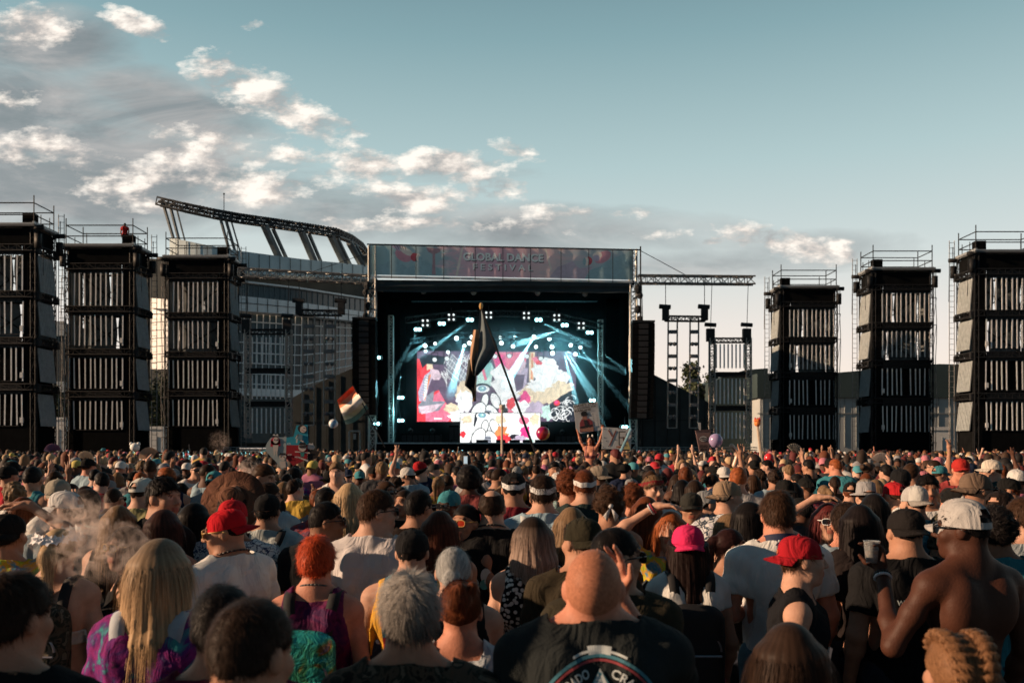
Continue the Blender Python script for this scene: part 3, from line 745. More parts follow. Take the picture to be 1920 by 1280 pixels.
# ================================================================ ground
VOIDM = plain('stage_black_drape', (.0012, .0013, .0014), .95, .3, 2, spec=.0)
BLACK = plain('black_cloth', (.006, .0065, .007), .95, .3, 2, spec=.03)
DARK = plain('dark_steel', (.016, .017, .019), .6, .4, 6, .2)
STEEL = plain('galvanised_steel', (.30, .29, .28), .45, .3, 5, .6)
DECKM = plain('grey_deck', (.12, .13, .14), .7, .3, 1.5)
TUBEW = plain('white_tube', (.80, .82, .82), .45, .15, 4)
SCRIM = plain('grey_scrim', (.15, .165, .17), .95, .45, 1.2, spec=.05)
TENTM = plain('dark_tent_cloth', (.055, .064, .066), .85, .3, .6)
FASCIA = plain('dark_canopy', (.035, .047, .052), .8, .3, .4)
WHITEP = plain('white_paint', (.75, .75, .73), .6, .08, 2)
m = MB(); n = 24
m.add([(x, y, 0) for y in (-40, 8, 30, 60, 120, 300, 1500) for x in (-1500, -100, -30, 0, 30, 100, 1500)], [(j*7+i, j*7+i+1, (j+1)*7+i+1, (j+1)*7+i) for j in range(6) for i in range(6)])
tag(m.build('ground', plain('trodden_asphalt', (.05, .048, .045), .95, .4, .5)), 'dark trodden ground under the crowd', 'ground', kind='structure')

# ================================================================ lighting scaffold towers
def lz(r): return CAMZ+13.03*r
LEVELS = [(.868, .696), (.656, .503), (.444, .290), (.233, .085)]
def tower(sg, label):
    """sg=+1: inner side is +x (stage left of the picture); the front is at y=0"""
    t = thing('scaffold_tower', label, 'scaffold tower', (0, 0, 0), group='scaffold light towers flanking the stage')
    WX = .92; WY = .62
    X = lambda x: x*sg
    rs = random.Random(3+sg)
    H = lz(.99)
    for x in (-2.3, 2.3):
        for y in (.05, 3.6):
            b = MB(); b.truss((X(x), y, 0), (X(x), y, H+.3), .3, .035, .9); b.build('corner_leg', DARK, t, world=False)
    b = MB(); b.box((0, 1.75, H+.10), (2.5, 2.1, .06)); b.build('deck', DECKM, t, world=False)
    b = MB(); b.box((0, -.12, H+.17), (2.6, .08, .09)); b.box((X(2.5), 1.7, H+.20), (.07, 2.3, .08)); b.build('deck_beam', plain('aluminium_beam', (.33, .35, .36), .5, .2, 3, .5), t, world=False)
    g = MB(); top = H+1.45
    pts = [(-2.35, -.05), (2.35, -.05), (2.35, 3.6), (-2.35, 3.6)]
    for (x, y) in pts: g.tube((X(x), y, H-.2), (X(x), y, top+.45), .04)
    for (x, y) in ((-.9, -.05), (2.35, 1.2), (2.5, 2.4), (-2.35, 1.8), (2.75, 3.7)): g.tube((X(x), y, H), (X(x), y, H+.95), .03)
    for (a, c) in zip(pts, pts[1:]+pts[:1]):
        for z in (top, H+.75): g.tube((X(a[0]), a[1], z), (X(c[0]), c[1], z), .036)
    g.build('guard_rail', DARK, t, world=False)
    # covers
    b = MB(); b.box((0, .02, (lz(.985)+lz(.905))/2), (2.3, .05, (lz(.985)-lz(.905))/2)); b.box((X(2.28), 1.8, (lz(.985)+lz(.91))/2), (.05, 1.8, (lz(.985)-lz(.91))/2)); b.build('top_cover', BLACK, t, world=False)
    b = MB(); b.box((0, .10, lz(.08)/2), (2.35, .06, lz(.08)/2)); b.box((X(2.3), 1.9, lz(.08)/2), (.06, 1.8, lz(.08)/2)); b.build('base_cover', BLACK, t, world=False)
    b = MB(); b.box((X(1.90), .16, lz(.45)), (.36, .05, lz(.45))); b.box((X(2.24), .50, lz(.45)), (.05, .42, lz(.45))); b.build('corner_cover', BLACK, t, world=False)
    for i, (a, c) in enumerate(LEVELS):
        za, zc = lz(a), lz(c)
        if i < 2:                                        # open upper levels: loose scrim hung at the back with a slit
            b = MB(); gx = -.35+.5*i
            for (x0, x1) in ((-2.25, gx), (gx+.14, 1.2), (1.3, 2.25)):
                b.grid(lambda u, v: (X(x0+(x1-x0)*u+.05*math.sin(v*7+x0)), 3.45+.05*math.sin(u*14+i), zc-.4+(za-zc+.8)*v), 16, 8)
            b.grid(lambda u, v: (X(-2.3+.03*math.sin(u*20)), .4+2.9*u, zc-.3+(za-zc+.6)*v), 12, 4)
            b.build('back_scrim', SCRIM, t, True, False)
        else:
            b = MB(); b.box((X(-.4), .55, (za+zc)/2), (1.95, .04, (za-zc)/2+.35)); b.box((X(-2.28), 1.9, (za+zc)/2), (.04, 1.7, (za-zc)/2+.35)); b.box((0, 3.5, (za+zc)/2), (2.3, .04, (za-zc)/2+.35)); b.build('back_cover', BLACK, t, world=False)
        b = MB()
        nt = 11
        for k in range(nt):
            if rs.random() < .03: continue
            x = -2.15+3.75*k/(nt-1)+rs.uniform(-.03, .03); dx = rs.uniform(-.02, .02)
            w = .042; b.box((X(x+dx*.5), -.04, (za+zc)/2), (w, .02, (za-zc)/2-rs.uniform(0, .06)), 0, Matrix.Rotation(dx/(za-zc)*2, 3, 'Y'))
        b.box((X(-.27), -.02, za), (1.9, .02, .03), 1); b.box((X(-.37), -.02, zc), (1.75, .02, .02), 1)
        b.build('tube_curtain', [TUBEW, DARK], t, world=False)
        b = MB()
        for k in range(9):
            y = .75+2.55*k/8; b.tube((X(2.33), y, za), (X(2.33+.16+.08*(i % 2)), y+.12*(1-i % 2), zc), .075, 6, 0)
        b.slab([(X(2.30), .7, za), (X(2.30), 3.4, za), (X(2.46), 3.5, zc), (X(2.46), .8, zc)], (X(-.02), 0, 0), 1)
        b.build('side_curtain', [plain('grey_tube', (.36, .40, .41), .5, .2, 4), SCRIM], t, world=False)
        b = MB()
        for yy in (0.0, 3.5): b.truss((X(-2.3), yy, za+.38), (X(2.3), yy, za+.38), .36, .04, .5)
        b.truss((X(2.3), 0, za+.38), (X(2.45), 3.6, za+.38), .36, .04, .5); b.truss((X(-2.3), 0, za+.38), (X(-2.3), 3.6, za+.38), .3, .04, .5)
        b.box((X(-.4), .12, za+.30), (1.9, .05, .25)); b.box((X(2.5), .2, za+.3), (.18, .22, .22)); b.box((X(2.55), 3.5, za+.3), (.16, .22, .2))
        b.build('level_truss', DARK, t, world=False)
        if i < 3:
            b = MB(); b.tube((X(-2.2), 3.3, zc), (X(1.2), 3.3, za), .04); b.tube((X(1.2), 3.2, zc), (X(-2.2), 3.2, za), .04); b.build('cross_brace', DARK, t, world=False)
        if i:
            b = MB(); b.box((X(1.55), -.02, zc+.35), (.10, .10, .16)); b.build('floodlight', WHITEP, t, world=False)
    for (x, y) in ((2.62, -.05), (-2.55, -.1), (2.75, 3.6)):
        b = MB(); z = H-.35; b.tube((X(x-.45), y, z+.35), (X(x+.35), y, z+.35), .15, 8); b.tube((X(x), y, z+.3), (X(x), y, z-.1), .02); b.box((X(x), y, z-.45), (.19, .17, .42)); b.tube((X(x+.3), y, z+.1), (X(x+.34), y, z-2.5), .02)
        b.build('chain_hoist', DARK, t, True, False)
    b = MB()
    for x in (2.62, 3.0): b.tube((X(x), 3.75, .2), (X(x), 3.75, H+1.4), .03)
    for k in range(44): b.tube((X(2.62), 3.75, .3+k*.37), (X(3.0), 3.75, .3+k*.37), .02, 4)
    b.build('ladder', STEEL, t, world=False)
    b = MB()
    for z in (2.4, 5.2, 8.1, 11, 13):
        b.tube((X(-2.3), .1, z), (X(-2.75), .1, z), .03); b.tube((X(-2.75), .1, z), (X(-2.45), .1, z-2), .02)
    b.path([(X(-2.72+.05*math.sin(k)), .1, 15-k*.9) for k in range(16)], .03, 5); b.build('cable_run', STEEL, t, world=False)
    for ch in t.children:
        co = np.zeros(len(ch.data.vertices)*3, np.float32); ch.data.vertices.foreach_get('co', co); co = co.reshape(-1, 3); co[:, 0] *= WX; co[:, 1] *= WY; ch.data.vertices.foreach_set('co', co.ravel()); ch.data.update()
    return t
LT = tower(1, 'black scaffold tower of white tubes with a worker in red standing on its deck')
RT = tower(-1, 'black scaffold tower with white tubes, nearest to the stage on the right')
def put(o, px, d, label=None):
    o.location = ((px-CX)/FPX*d, d, 0); ORG[o.name] = Vector(o.location)
    if label: o['label'] = label
    return o
put(LT, 187, 57); t1 = put(dup(LT), -4, 52.3, 'black scaffold tower with white tubes cut off by the left edge of the photo'); t3 = put(dup(LT), 369, 62, 'black scaffold tower with white tubes standing in front of the stadium')
put(RT, 1516, 69); t5 = put(dup(RT), 1692, 64.5, 'black scaffold tower with white tubes, middle one of the three on the right'); t6 = put(dup(RT), 1890, 58.7, 'black scaffold tower with white tubes cut off by the right edge of the photo')
t3.location.z = .35; t1.location.z = .15; RT.location.z = -.5

# ================================================================ stadium far behind
def stadium():
    t = thing('stadium', 'large pale stadium with a raised ring of floodlights behind the left towers', 'stadium', P(480, 838, 150)[:2]+(0,))
    D = lambda px: 150+26*((px-380)/320.0)**2
    def curve(pts):
        xs = [p[0] for p in pts]; ys = [p[1] for p in pts]; return lambda px: float(np.interp(px, xs, ys))
    PAN = plain('pale_metal_panel', (.56, .66, .69), .5, .12, .3, .2); PANW = plain('white_metal_panel', (.86, .87, .87), .5, .1, .3, .1)
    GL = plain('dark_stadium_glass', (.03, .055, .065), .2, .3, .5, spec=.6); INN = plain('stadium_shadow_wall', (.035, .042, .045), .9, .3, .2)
    def band(name, x0, x1, top, bot, mat, off=0.0, n=24, thick=3.0, parent=None):
        b = MB(); a = []; 
        for i in range(n+1):
            px = x0+(x1-x0)*i/n; d = D(px)+off
            p, q = Vector(P(px, top(px), d)), Vector(P(px, bot(px), d)); r = Vector((p.x, p.y+thick, p.z)); s = Vector((q.x, q.y+thick, q.z)); a += [p, q, s, r]
        b.add(a, [f for i in range(n) for f in ((i*4, i*4+1, i*4+5, i*4+4), (i*4+3, i*4+7, i*4+6, i*4+2), (i*4, i*4+4, i*4+7, i*4+3), (i*4+1, i*4+2, i*4+6, i*4+5))]+[(0, 3, 2, 1), (n*4, n*4+1, n*4+2, n*4+3)])
        return b.build(name, mat, parent or t)
    utop = curve([(250, 432), (318, 445), (380, 458), (440, 469), (560, 485), (700, 499)]); ubot = curve([(250, 480), (318, 492), (455, 512), (560, 518), (700, 523)])
    up = band('upper_wall', 318, 700, utop, ubot, PAN, 0)
    for k in range(19):
        b = MB(); px = 330+k*19.5; b.tube(P(px, utop(px)+.6, D(px)-.12), P(px, ubot(px)-.6, D(px)-.12), .05, 4); b.build('panel_seam', DARK, up)
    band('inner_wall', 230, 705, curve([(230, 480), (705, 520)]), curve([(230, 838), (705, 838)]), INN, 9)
    gt = curve([(200, 508), (457, 529), (560, 541), (700, 563)]); gb = curve([(200, 540), (457, 555), (560, 566), (700, 587)])
    band('roof_edge', 440, 705, lambda p: gt(p)-3, gt, PANW, -1)
    gl = band('glass_band', 440, 705, gt, gb, GL, 0)
    b = MB()
    for k in range(26):
        px = 446+k*10; b.tube(P(px, gt(px), D(px)-.1), P(px, gb(px), D(px)-.1), .07, 4)
    b.build('mullion', plain('blue_grey_frame', (.16, .21, .23), .6), gl)
    wb = curve([(200, 575), (457, 583), (560, 590), (700, 606)])
    w = band('white_band', 283, 705, lambda p: gb(p)+0 if p > 440 else gb(p)+14, wb, PANW, -1.0)
    b = MB()
    for f in (.45,):
        for k in range(21):
            p0, p1 = 440+k*12, 452+k*12; b.tube(P(p0, gb(p0)+(wb(p0)-gb(p0))*f, D(p0)-1.1), P(p1, gb(p1)+(wb(p1)-gb(p1))*f, D(p1)-1.1), .06, 4)
    for k in range(14):
        px = 445+k*19; b.tube(P(px, gb(px)+.5, D(px)-1.1), P(px, wb(px)-.5, D(px)-1.1), .06, 4)
    b.build('panel_seam', DARK, w)
    band('concourse_wall', 283, 345, lambda p: 573-.1*(p-283), lambda p: 692, PANW, 0, 8)
    b = MB()
    for k in range(1, 8): b.tube(P(283, 575+k*15, 149.5), P(345, 570+k*15, 149.5), .07, 4)
    b.build('panel_seam', DARK, t)
    fb = curve([(440, 738), (560, 742), (700, 700)])
    fac = band('glass_facade', 440, 700, wb, lambda p: 830, GL, 2.5)
    b = MB()
    for k in range(9):
        f = k/8.0
        for j in range(13):
            p0, p1 = 443+j*20, 463+j*20; y = lambda p: wb(p)+(fb(p)-wb(p))*f
            if j < 12: b.tube(P(p0, y(p0), D(p0)+2.2), P(p1, y(p1), D(p1)+2.2), .13, 4)
    for k in range(21):
        px = 446+k*12; b.tube(P(px, wb(px), D(px)+2.2), P(px-3, fb(px), D(px)+2.2), .10, 4)
    b.build('window_grid', plain('pale_window_frame', (.84, .86, .86), .5, .1), fac)
    band('lower_band', 440, 640, lambda p: 727+.03*(p-440), lambda p: 741+.03*(p-440), PANW, 1.2)
    # floodlight ring
    ring = [(298, 378), (320, 383), (345, 389), (400, 401), (450, 410), (520, 420), (580, 429), (630, 437), (655, 447), (675, 461), (688, 479), (693, 500)]
    pts = [Vector(P(x, y, D(x)+(0 if x < 640 else (x-640)*.5))) for x, y in ring]
    b = MB()
    for a, c in zip(pts, pts[1:]): b.truss(a, c, 1.25, .16, 1.3, rd=.10)
    for a, c in zip(pts, pts[1:]): b.tube(a, c, .28, 5)
    rg = b.build('floodlight_ring', plain('ring_steel', (.075, .08, .085), .5, .3, 1, .4), t)
    xs = [p[0] for p in ring]; ys = [p[1] for p in ring]
    lamps = [375+i*6.5 for i in range(5)]+[418+i*5.6 for i in range(12)]+[498+i*5 for i in range(11)]+[562+i*5 for i in range(10)]+[615+i*5 for i in range(9)]
    for px in lamps:
        py = float(np.interp(px, xs, ys))-8; d = D(px)+(0 if px < 640 else (px-640)*.5); b = MB(); c = Vector(P(px, py, d))
        b.ball(c, .26, 8); b.tube(c, c-Vector((0, 0, .8)), .07, 4); b.build('floodlight', DARK, rg)
    for (x0, y0, x1, y1, w) in ((306, 382, 326, 446, .3), (318, 382, 336, 448, .3), (412, 405, 430, 466, .3), (422, 407, 441, 468, .3), (496, 424, 524, 481, .75), (565, 434, 590, 488, .75), (620, 442, 646, 492, .75), (655, 455, 680, 496, .7), (684, 478, 693, 500, .5)):
        b = MB(); a = Vector(P(x0, y0, D(x0))); c = Vector(P(x1, y1+4, D(x1)+1)); b.tube(a, c, w, 6)
        b.tube(a+Vector((w*1.2, 2, 0)), c+Vector((w*1.2, 2, 0)), w*.5, 5); b.build('ring_strut', plain('strut_steel', (.16, .18, .19), .5, .2, 1, .4), t)
    b = MB(); a = Vector(P(420, 402, 150)); b.tube(a, a+Vector((0, 0, 3.5)), .07, 4); b.ball(a+Vector((0, 0, 3.5)), .18, 6); b.build('mast', DARK, t)
stadium()

# ================================================================ stage
SD = lambda px, off=0.0: 60.4+(px-693)/495*1.4+off
def SP(px, py, off=0.0): return P(px, py, SD(px, off))
st = thing('festival_stage', 'huge black festival stage with trussed towers and a roof full of teal lights', 'stage', SP(941, 838)[:2]+(0,))
def seam_box(px0, px1, py0, py1, off0, off1, mat, name, parent=st):
    b = MB(); vs = [SP(px0, py0, off0), SP(px1, py0, off0), SP(px1, py1, off0), SP(px0, py1, off0)]
    k = lambda p, o: (p[0], p[1]+o, p[2]); o = off1-off0
    b.add(vs+[k(p, o) for p in vs], [(0, 1, 2, 3), (7, 6, 5, 4), (0, 4, 5, 1), (1, 5, 6, 2), (2, 6, 7, 3), (3, 7, 4, 0)]); return b.build(name, mat, parent)
seam_box(700, 1190, 831, 862, 0, 17, BLACK, 'stage_deck')
seam_box(700, 1190, 829.3, 831.5, -.15, .1, plain('deck_edge_metal', (.35, .42, .44), .4, .1), 'deck_edge')
seam_box(698, 1190, 526, 533, 0, 17, VOIDM, 'roof')
b = MB(); 
def fas(u, v):
    px = 704+480*u; p = SP(px, 524.5+4*u+(22-2*u)*v+1.0*math.sin(u*9)*v, -.25+.12*math.sin(v*9+u*2)); return p
b.grid(fas, 40, 8); b.build('canopy_fascia', FASCIA, st, True)
seam_box(706, 1184, 540, 846, 16.5, 16.9, VOIDM, 'back_wall')
seam_box(705, 709, 530, 846, .6, 16.5, VOIDM, 'side_wall'); seam_box(1179, 1183, 530, 846, .6, 16.5, VOIDM, 'side_wall')
seam_box(709, 750, 545, 846, 6, 6.1, VOIDM, 'wing_drape'); seam_box(1136, 1180, 545, 846, 6, 6.1, VOIDM, 'wing_drape')
for (px, y0) in ((698.5, 522), (1187, 528)):
    b = MB(); b.truss(SP(px, 862, -.1), SP(px, y0-60, -.1), .46, .055, .6); b.build('front_tower', plain('white_truss', (.40, .40, .38), .5, .15, 3, .3), st)
    b = MB(); s = -1 if px < 900 else 1
    for k, (dy, r) in enumerate(((14, .26), (26, .2), (52, .24), (70, .2), (85, .22))):
        c = Vector(SP(px+s*(9+4*(k % 2)), y0+dy, -.7)); b.ball(c, r, 8, 0, (1.1, 1, 1.3)); b.tube(c, Vector(SP(px, y0+dy+6, -.2)), .06, 5)
    b.path([SP(px+s*14, y0+30, -.9), SP(px+s*15, y0+62, -.9), SP(px+s*12, y0+84, -.9)], .05, 5)
    b.build('hoist_cluster', DARK, st)
for (px, y0, y1) in ((733, 592, 770), (1126, 600, 765)):
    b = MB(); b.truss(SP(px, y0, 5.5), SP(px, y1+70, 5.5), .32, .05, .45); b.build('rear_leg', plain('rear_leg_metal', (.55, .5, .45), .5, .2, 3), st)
for (a, c) in ((((448, 511), (694, 525))), ((1196, 524), (1414, 526))):
    b = MB(); b.truss(P(a[0], a[1], SD(a[0])+.3), P(c[0], c[1], SD(c[0])+.3), .55, .06, .62); b.build('wing_truss', plain('grey_truss', (.24, .24, .235), .5, .2, 3, .4), st)
b = MB(); b.tube(SP(1201, 842, .3), SP(1201, 462, .3), .05); b.tube(SP(1201, 470, .3), SP(1290, 518, .2), .025, 5); b.build('mast', DARK, st); b = MB(); b.tube(SP(690, 474, .3), SP(540, 525, .3), .02, 5); b.build('guy_wire', DARK, st)
# banner
def banner():
    t = NT('banner_print'); v = t.coord('Generated'); s_ = t.node('ShaderNodeSeparateXYZ'); t.link(v, s_.inputs[0])
    nz = t.noise(v, 5, 4, .6, 1); f = t.math('ADD', s_.outputs['X'], t.math('MULTIPLY', t.math('SUBTRACT', nz, .5), .28))
    c = t.ramp(f, [(0, (.36, .54, .58)), (.25, (.40, .53, .58)), (.33, (.80, .54, .62)), (.5, (.76, .46, .56)), (.66, (.84, .60, .62)), (.8, (.52, .55, .60)), (1, (.36, .50, .57))])
    t.base(c); t.rough(.6); tr = t.node('ShaderNodeBsdfTranslucent'); t.link(c, tr.inputs[0]); mx = t.node('ShaderNodeMixShader'); mx.inputs[0].default_value = .62
    t.link(t.bsdf.outputs[0], mx.inputs[1]); t.link(tr.outputs[0], mx.inputs[2]); t.link(mx.outputs[0], t.out.inputs[0])
    bt = lambda px: 458+(px-693)*.0205; bb = lambda px: 515+(px-693)*.0195
    bn = thing('festival_banner', 'long pink and teal printed banner reading GLOBAL DANCE FESTIVAL above the stage roof', 'banner', SP(941, 838, -.4)[:2]+(0,))
    seams = [693, 734, 780, 832, 891, 943, 995, 1052, 1104, 1149, 1187]
    cols = dict(mount=(.34, .50, .56), mount2=(.58, .48, .58), pink=(.68, .34, .42), cream=(.88, .78, .72), red=(.60, .12, .15), white=(.98, .97, .95), shadow=(.09, .06, .08), lilac=(.58, .50, .64), brown=(.46, .30, .34))
    art = []
    def el(px, py, a, b_, rot=0, n=18): return [(px+a*math.cos(q)*math.cos(rot)-b_*math.sin(q)*math.sin(rot), py+a*math.cos(q)*math.sin(rot)+b_*math.sin(q)*math.cos(rot)) for q in [2*math.pi*i/n for i in range(n)]]
    art += [('mount', [(694, 494), (712, 497), (730, 490), (742, 480), (752, 492), (764, 503), (800, 486), (812, 498), (826, 505), (834, 517), (694, 514)])]
    art += [('pink', el(757, 478, 17, 12, .5)), ('lilac', el(752, 466, 18, 5, .3)), ('cream', el(762, 471, 14, 6, .5)), ('red', el(777, 482, 7, 8)), ('cream', el(785, 483, 4.5, 8)), ('mount', el(788, 486, 3.5, 6))]
    for i in range(5): art.append(('shadow', [(738+i*5, 459), (739+i*5, 459), (745+i*4, 468), (744+i*4, 468)]))
    art += [('brown', [(799, 464), (828, 466), (824, 473), (816, 476), (816, 498), (817, 515), (810, 515), (811, 490), (811, 476), (803, 472)])]
    art += [('cream', [(866, 462), (869, 462), (862, 500), (858, 517), (854, 517), (858, 495)]), ('cream', [(1021, 466), (1024, 466), (1035, 505), (1032, 506)])]
    art += [('mount2', [(1030, 520), (1046, 500), (1060, 496), (1073, 489), (1086, 503), (1100, 501), (1110, 499), (1104, 523)]), ('mount', [(1096, 523), (1106, 506), (1125, 500), (1140, 488), (1160, 480), (1180, 472), (1186, 470), (1186, 525), (1104, 523)])]
    art += [('pink', el(1130, 482, 17, 10, -.5)), ('cream', el(1120, 479, 9, 7, -.3)), ('lilac', el(1118, 484, 7, 6)), ('red', el(1104, 489, 6.5, 8)), ('cream', el(1100, 490, 4, 8)), ('mount', el(1096, 490, 3, 7))]
    NX, NY = 988, 118
    gx = 693+494*(np.arange(NX)+.5)/NX; wy = (np.arange(NY)+.5)/NY
    PX = np.repeat(gx[None, :], NY, 0); PY = (458+(PX-693)*.0205)+(57-(PX-693)*.001)*wy[:, None]
    ink_ = np.zeros((NY, NX), int); names = ['base']+list(cols)
    def fill(pts, k):
        p = np.array(pts); x0, x1, y0, y1 = p[:, 0].min(), p[:, 0].max(), p[:, 1].min(), p[:, 1].max(); c0 = max(int((x0-693)/494*NX)-1, 0); c1 = min(int((x1-693)/494*NX)+2, NX)
        if c1 <= c0: return
        X_, Y_ = PX[:, c0:c1], PY[:, c0:c1]; ins = np.zeros(X_.shape, bool)
        for (xa, ya), (xb, yb) in zip(p, np.roll(p, -1, 0)):
            if ya == yb: continue
            ins ^= ((ya > Y_) != (yb > Y_)) & (X_ < (xb-xa)*(Y_-ya)/(yb-ya)+xa)
        ink_[:, c0:c1][ins] = k
    for c_, pts in art: fill(pts, names.index(c_))
    def word(txt, px0, px1, py, hgt, bold, dx, dy, k):
        v, f = text_mesh(txt, bold); v = np.array(v); x0 = v[:, 0].min(); w = v[:, 0].max()-x0; hh = v[:, 1].max()
        q = np.stack([px0+(v[:, 0]-x0)/w*(px1-px0)+dx, py-v[:, 1]/hh*hgt+dy+(v[:, 0]-x0)/w*(px1-px0)*.0200], 1)
        for t_ in f: fill(q[t_], k)
    for (dx, dy, k) in ((1.2, 1.5, names.index('shadow')), (0, 0, names.index('white'))):
        word('GLOBAL DANCE', 868, 1019, 487.5, 14.5, .04, dx, dy, k); word('F E S T I V A L', 887, 999, 505.5, 11.5, .02, dx, dy, k)
    b = MB(); b.grid(lambda u, w: SP(693+494*u, bt(693+494*u)+(bb(693+494*u)-bt(693+494*u))*w, -.4+.10*math.sin(u*math.pi*10)**2), NX, NY)
    b.m = ink_.ravel().tolist()
    def print_mat(c_):
        m_ = t.mat if c_ == 'base' else None
        if m_: return m_
        q = NT('print_'+c_); n_ = q.noise(q.coord('Object'), 2.5, 5, .6, 1); k = cols[c_]; cc = q.ramp(n_, [(.3, tuple(x*.84 for x in k)), (.7, tuple(min(1, x*1.1) for x in k))]); q.base(cc); q.rough(.6); tr_ = q.node('ShaderNodeBsdfTranslucent'); q.link(cc, tr_.inputs[0]); mx_ = q.node('ShaderNodeMixShader'); mx_.inputs[0].default_value = .62
        q.link(q.bsdf.outputs[0], mx_.inputs[1]); q.link(tr_.outputs[0], mx_.inputs[2]); q.link(mx_.outputs[0], q.out.inputs[0]); return q.mat
    b.build('banner_cloth', [print_mat(c_) for c_ in names], bn, True)
    b = MB()
    for px in seams: b.tube(SP(px, bt(px), -.55), SP(px, bb(px)+6, -.55), .03, 4)
    b.build('banner_seam', plain('seam_black', (.03, .03, .035), .8), bn)
    b = MB(); b.tube(SP(688, 458, -.5), SP(1201, 468.5, -.5), .05, 6); b.build('top_rail', DARK, bn)
    b = MB(); b.slab([SP(700, 516.5, -.38), SP(1186, 526.5, -.38), SP(1186, 530.2, -.38), SP(700, 520.6, -.38)], (0, .1, 0)); b.build('white_hem', WHITEP, bn)
def text_mesh(txt, bold=.0, space=1.0):
    cu = bpy.data.curves.new('txt', 'FONT'); cu.body = txt; cu.size = 1; cu.offset = bold; cu.resolution_u = 3; cu.space_character = space
    o = bpy.data.objects.new('txt', cu); COL.objects.link(o); bpy.context.view_layer.update()
    me = o.evaluated_get(bpy.context.evaluated_depsgraph_get()).to_mesh()
    v = [(p.co.x, p.co.y) for p in me.vertices]; f = [list(p.vertices) for p in me.polygons]
    o.evaluated_get(bpy.context.evaluated_depsgraph_get()).to_mesh_clear(); bpy.data.objects.remove(o); bpy.data.curves.remove(cu); return v, f
banner()
# video walls
def wall(name, label, rect, off, shapes, frame_parts=True):
    x0, y0, x1, y1 = rect
    s = thing(name, label, 'video screen', SP((x0+x1)/2, 838, off)[:2]+(0,))
    b = MB(); b.slab([SP(x0-1, y0-1, off+.05), SP(x1+1, y0-1, off+.05), SP(x1+1, y1+1, off+.05), SP(x0-1, y1+1, off+.05)], (0, .25, 0)); b.build('cabinet', BLACK, s)
    mats = []; idx = {}; b = MB()
    for q, (c, pts) in enumerate(shapes):
        if c not in idx:
            idx[c] = len(mats); t = NT('screen_glow'); v = t.coord('Object'); n_ = t.noise(v, 1.6, 5, .7, 1.5); k = SCR[c]
            cc = t.ramp(n_, [(.35, tuple(x*.62 for x in k)), (.55, k), (.72, tuple(min(1, x*1.1+.05) for x in k))]); t.base((0, 0, 0)); t.link(cc, t.bsdf.inputs['Emission Color']); t.bsdf.inputs['Emission Strength'].default_value = 1.2; mats.append(t.mat)
        b.poly([SP(min(max(x, x0), x1), min(max(y, y0), y1), off-.0015*q) for x, y in pts], idx[c])
    b.build('picture', mats, s); return s
SCR = dict(red=(.80, .045, .06), pink=(.80, .18, .28), pale=(.72, .55, .62), white=(.95, .97, .95), cream=(.85, .70, .48), purple=(.13, .075, .13), dark=(.02, .02, .03), teal=(.30, .62, .58), grey=(.26, .28, .33), blue=(.20, .36, .48), mag=(.80, .05, .25), orange=(.85, .28, .10), lilac=(.55, .45, .58), mint=(.55, .78, .70))
def ell(px, py, a, b, rot=0, n=20): return [(px+a*math.cos(q)*math.cos(rot)-b*math.sin(q)*math.sin(rot), py+a*math.cos(q)*math.sin(rot)+b*math.sin(q)*math.cos(rot)) for q in [2*math.pi*i/n for i in range(n)]]
def rag(px, py, a, b, seed, n=26, j=.3):
    r = random.Random(seed); return [(px+a*math.cos(q)*(1+r.uniform(-j, j)), py+b*math.sin(q)*(1+r.uniform(-j, j))) for q in [2*math.pi*i/n for i in range(n)]]
def line(x0, y0, x1, y1, w):
    dx, dy = x1-x0, y1-y0; L = math.hypot(dx, dy) or 1; nx, ny = -dy/L*w/2, dx/L*w/2; return [(x0+nx, y0+ny), (x1+nx, y1+ny), (x1-nx, y1-ny), (x0-nx, y0-ny)]
def eye(x, y, k=1.0):
    o = [('dark', ell(x, y-4*k, 14*k, 7*k)), ('white', ell(x, y, 13*k, 7*k)), ('blue', ell(x-1*k, y-1*k, 8*k, 5.4*k)), ('teal', ell(x-1*k, y-1*k, 4*k, 3.4*k)), ('white', ell(x, y-2*k, 1.5*k, 1.3*k))]
    for (px, py, a, b, r) in ((24, 22, 8, 15, -.4), (4, 22, 6, 13, .2), (-8, 42, 12, 18, .5), (18, 44, 9, 16, -.6)):
        o += [('dark', ell(x+px*k, y+py*k, a*k+1.6, b*k+1.6, r)), ('white', ell(x+px*k, y+py*k, a*k, b*k, r))]
    o += [('grey', [(x+4*k, y+40*k), (x+16*k, y+40*k), (x+17*k, y+62*k), (x+3*k, y+62*k)])]
    for i in range(4): o.append(('dark', line(x+4*k, y+(43+5*i)*k, x+17*k, y+(45+5*i)*k, 1.6*k)))
    return o
rr = random.Random(11)
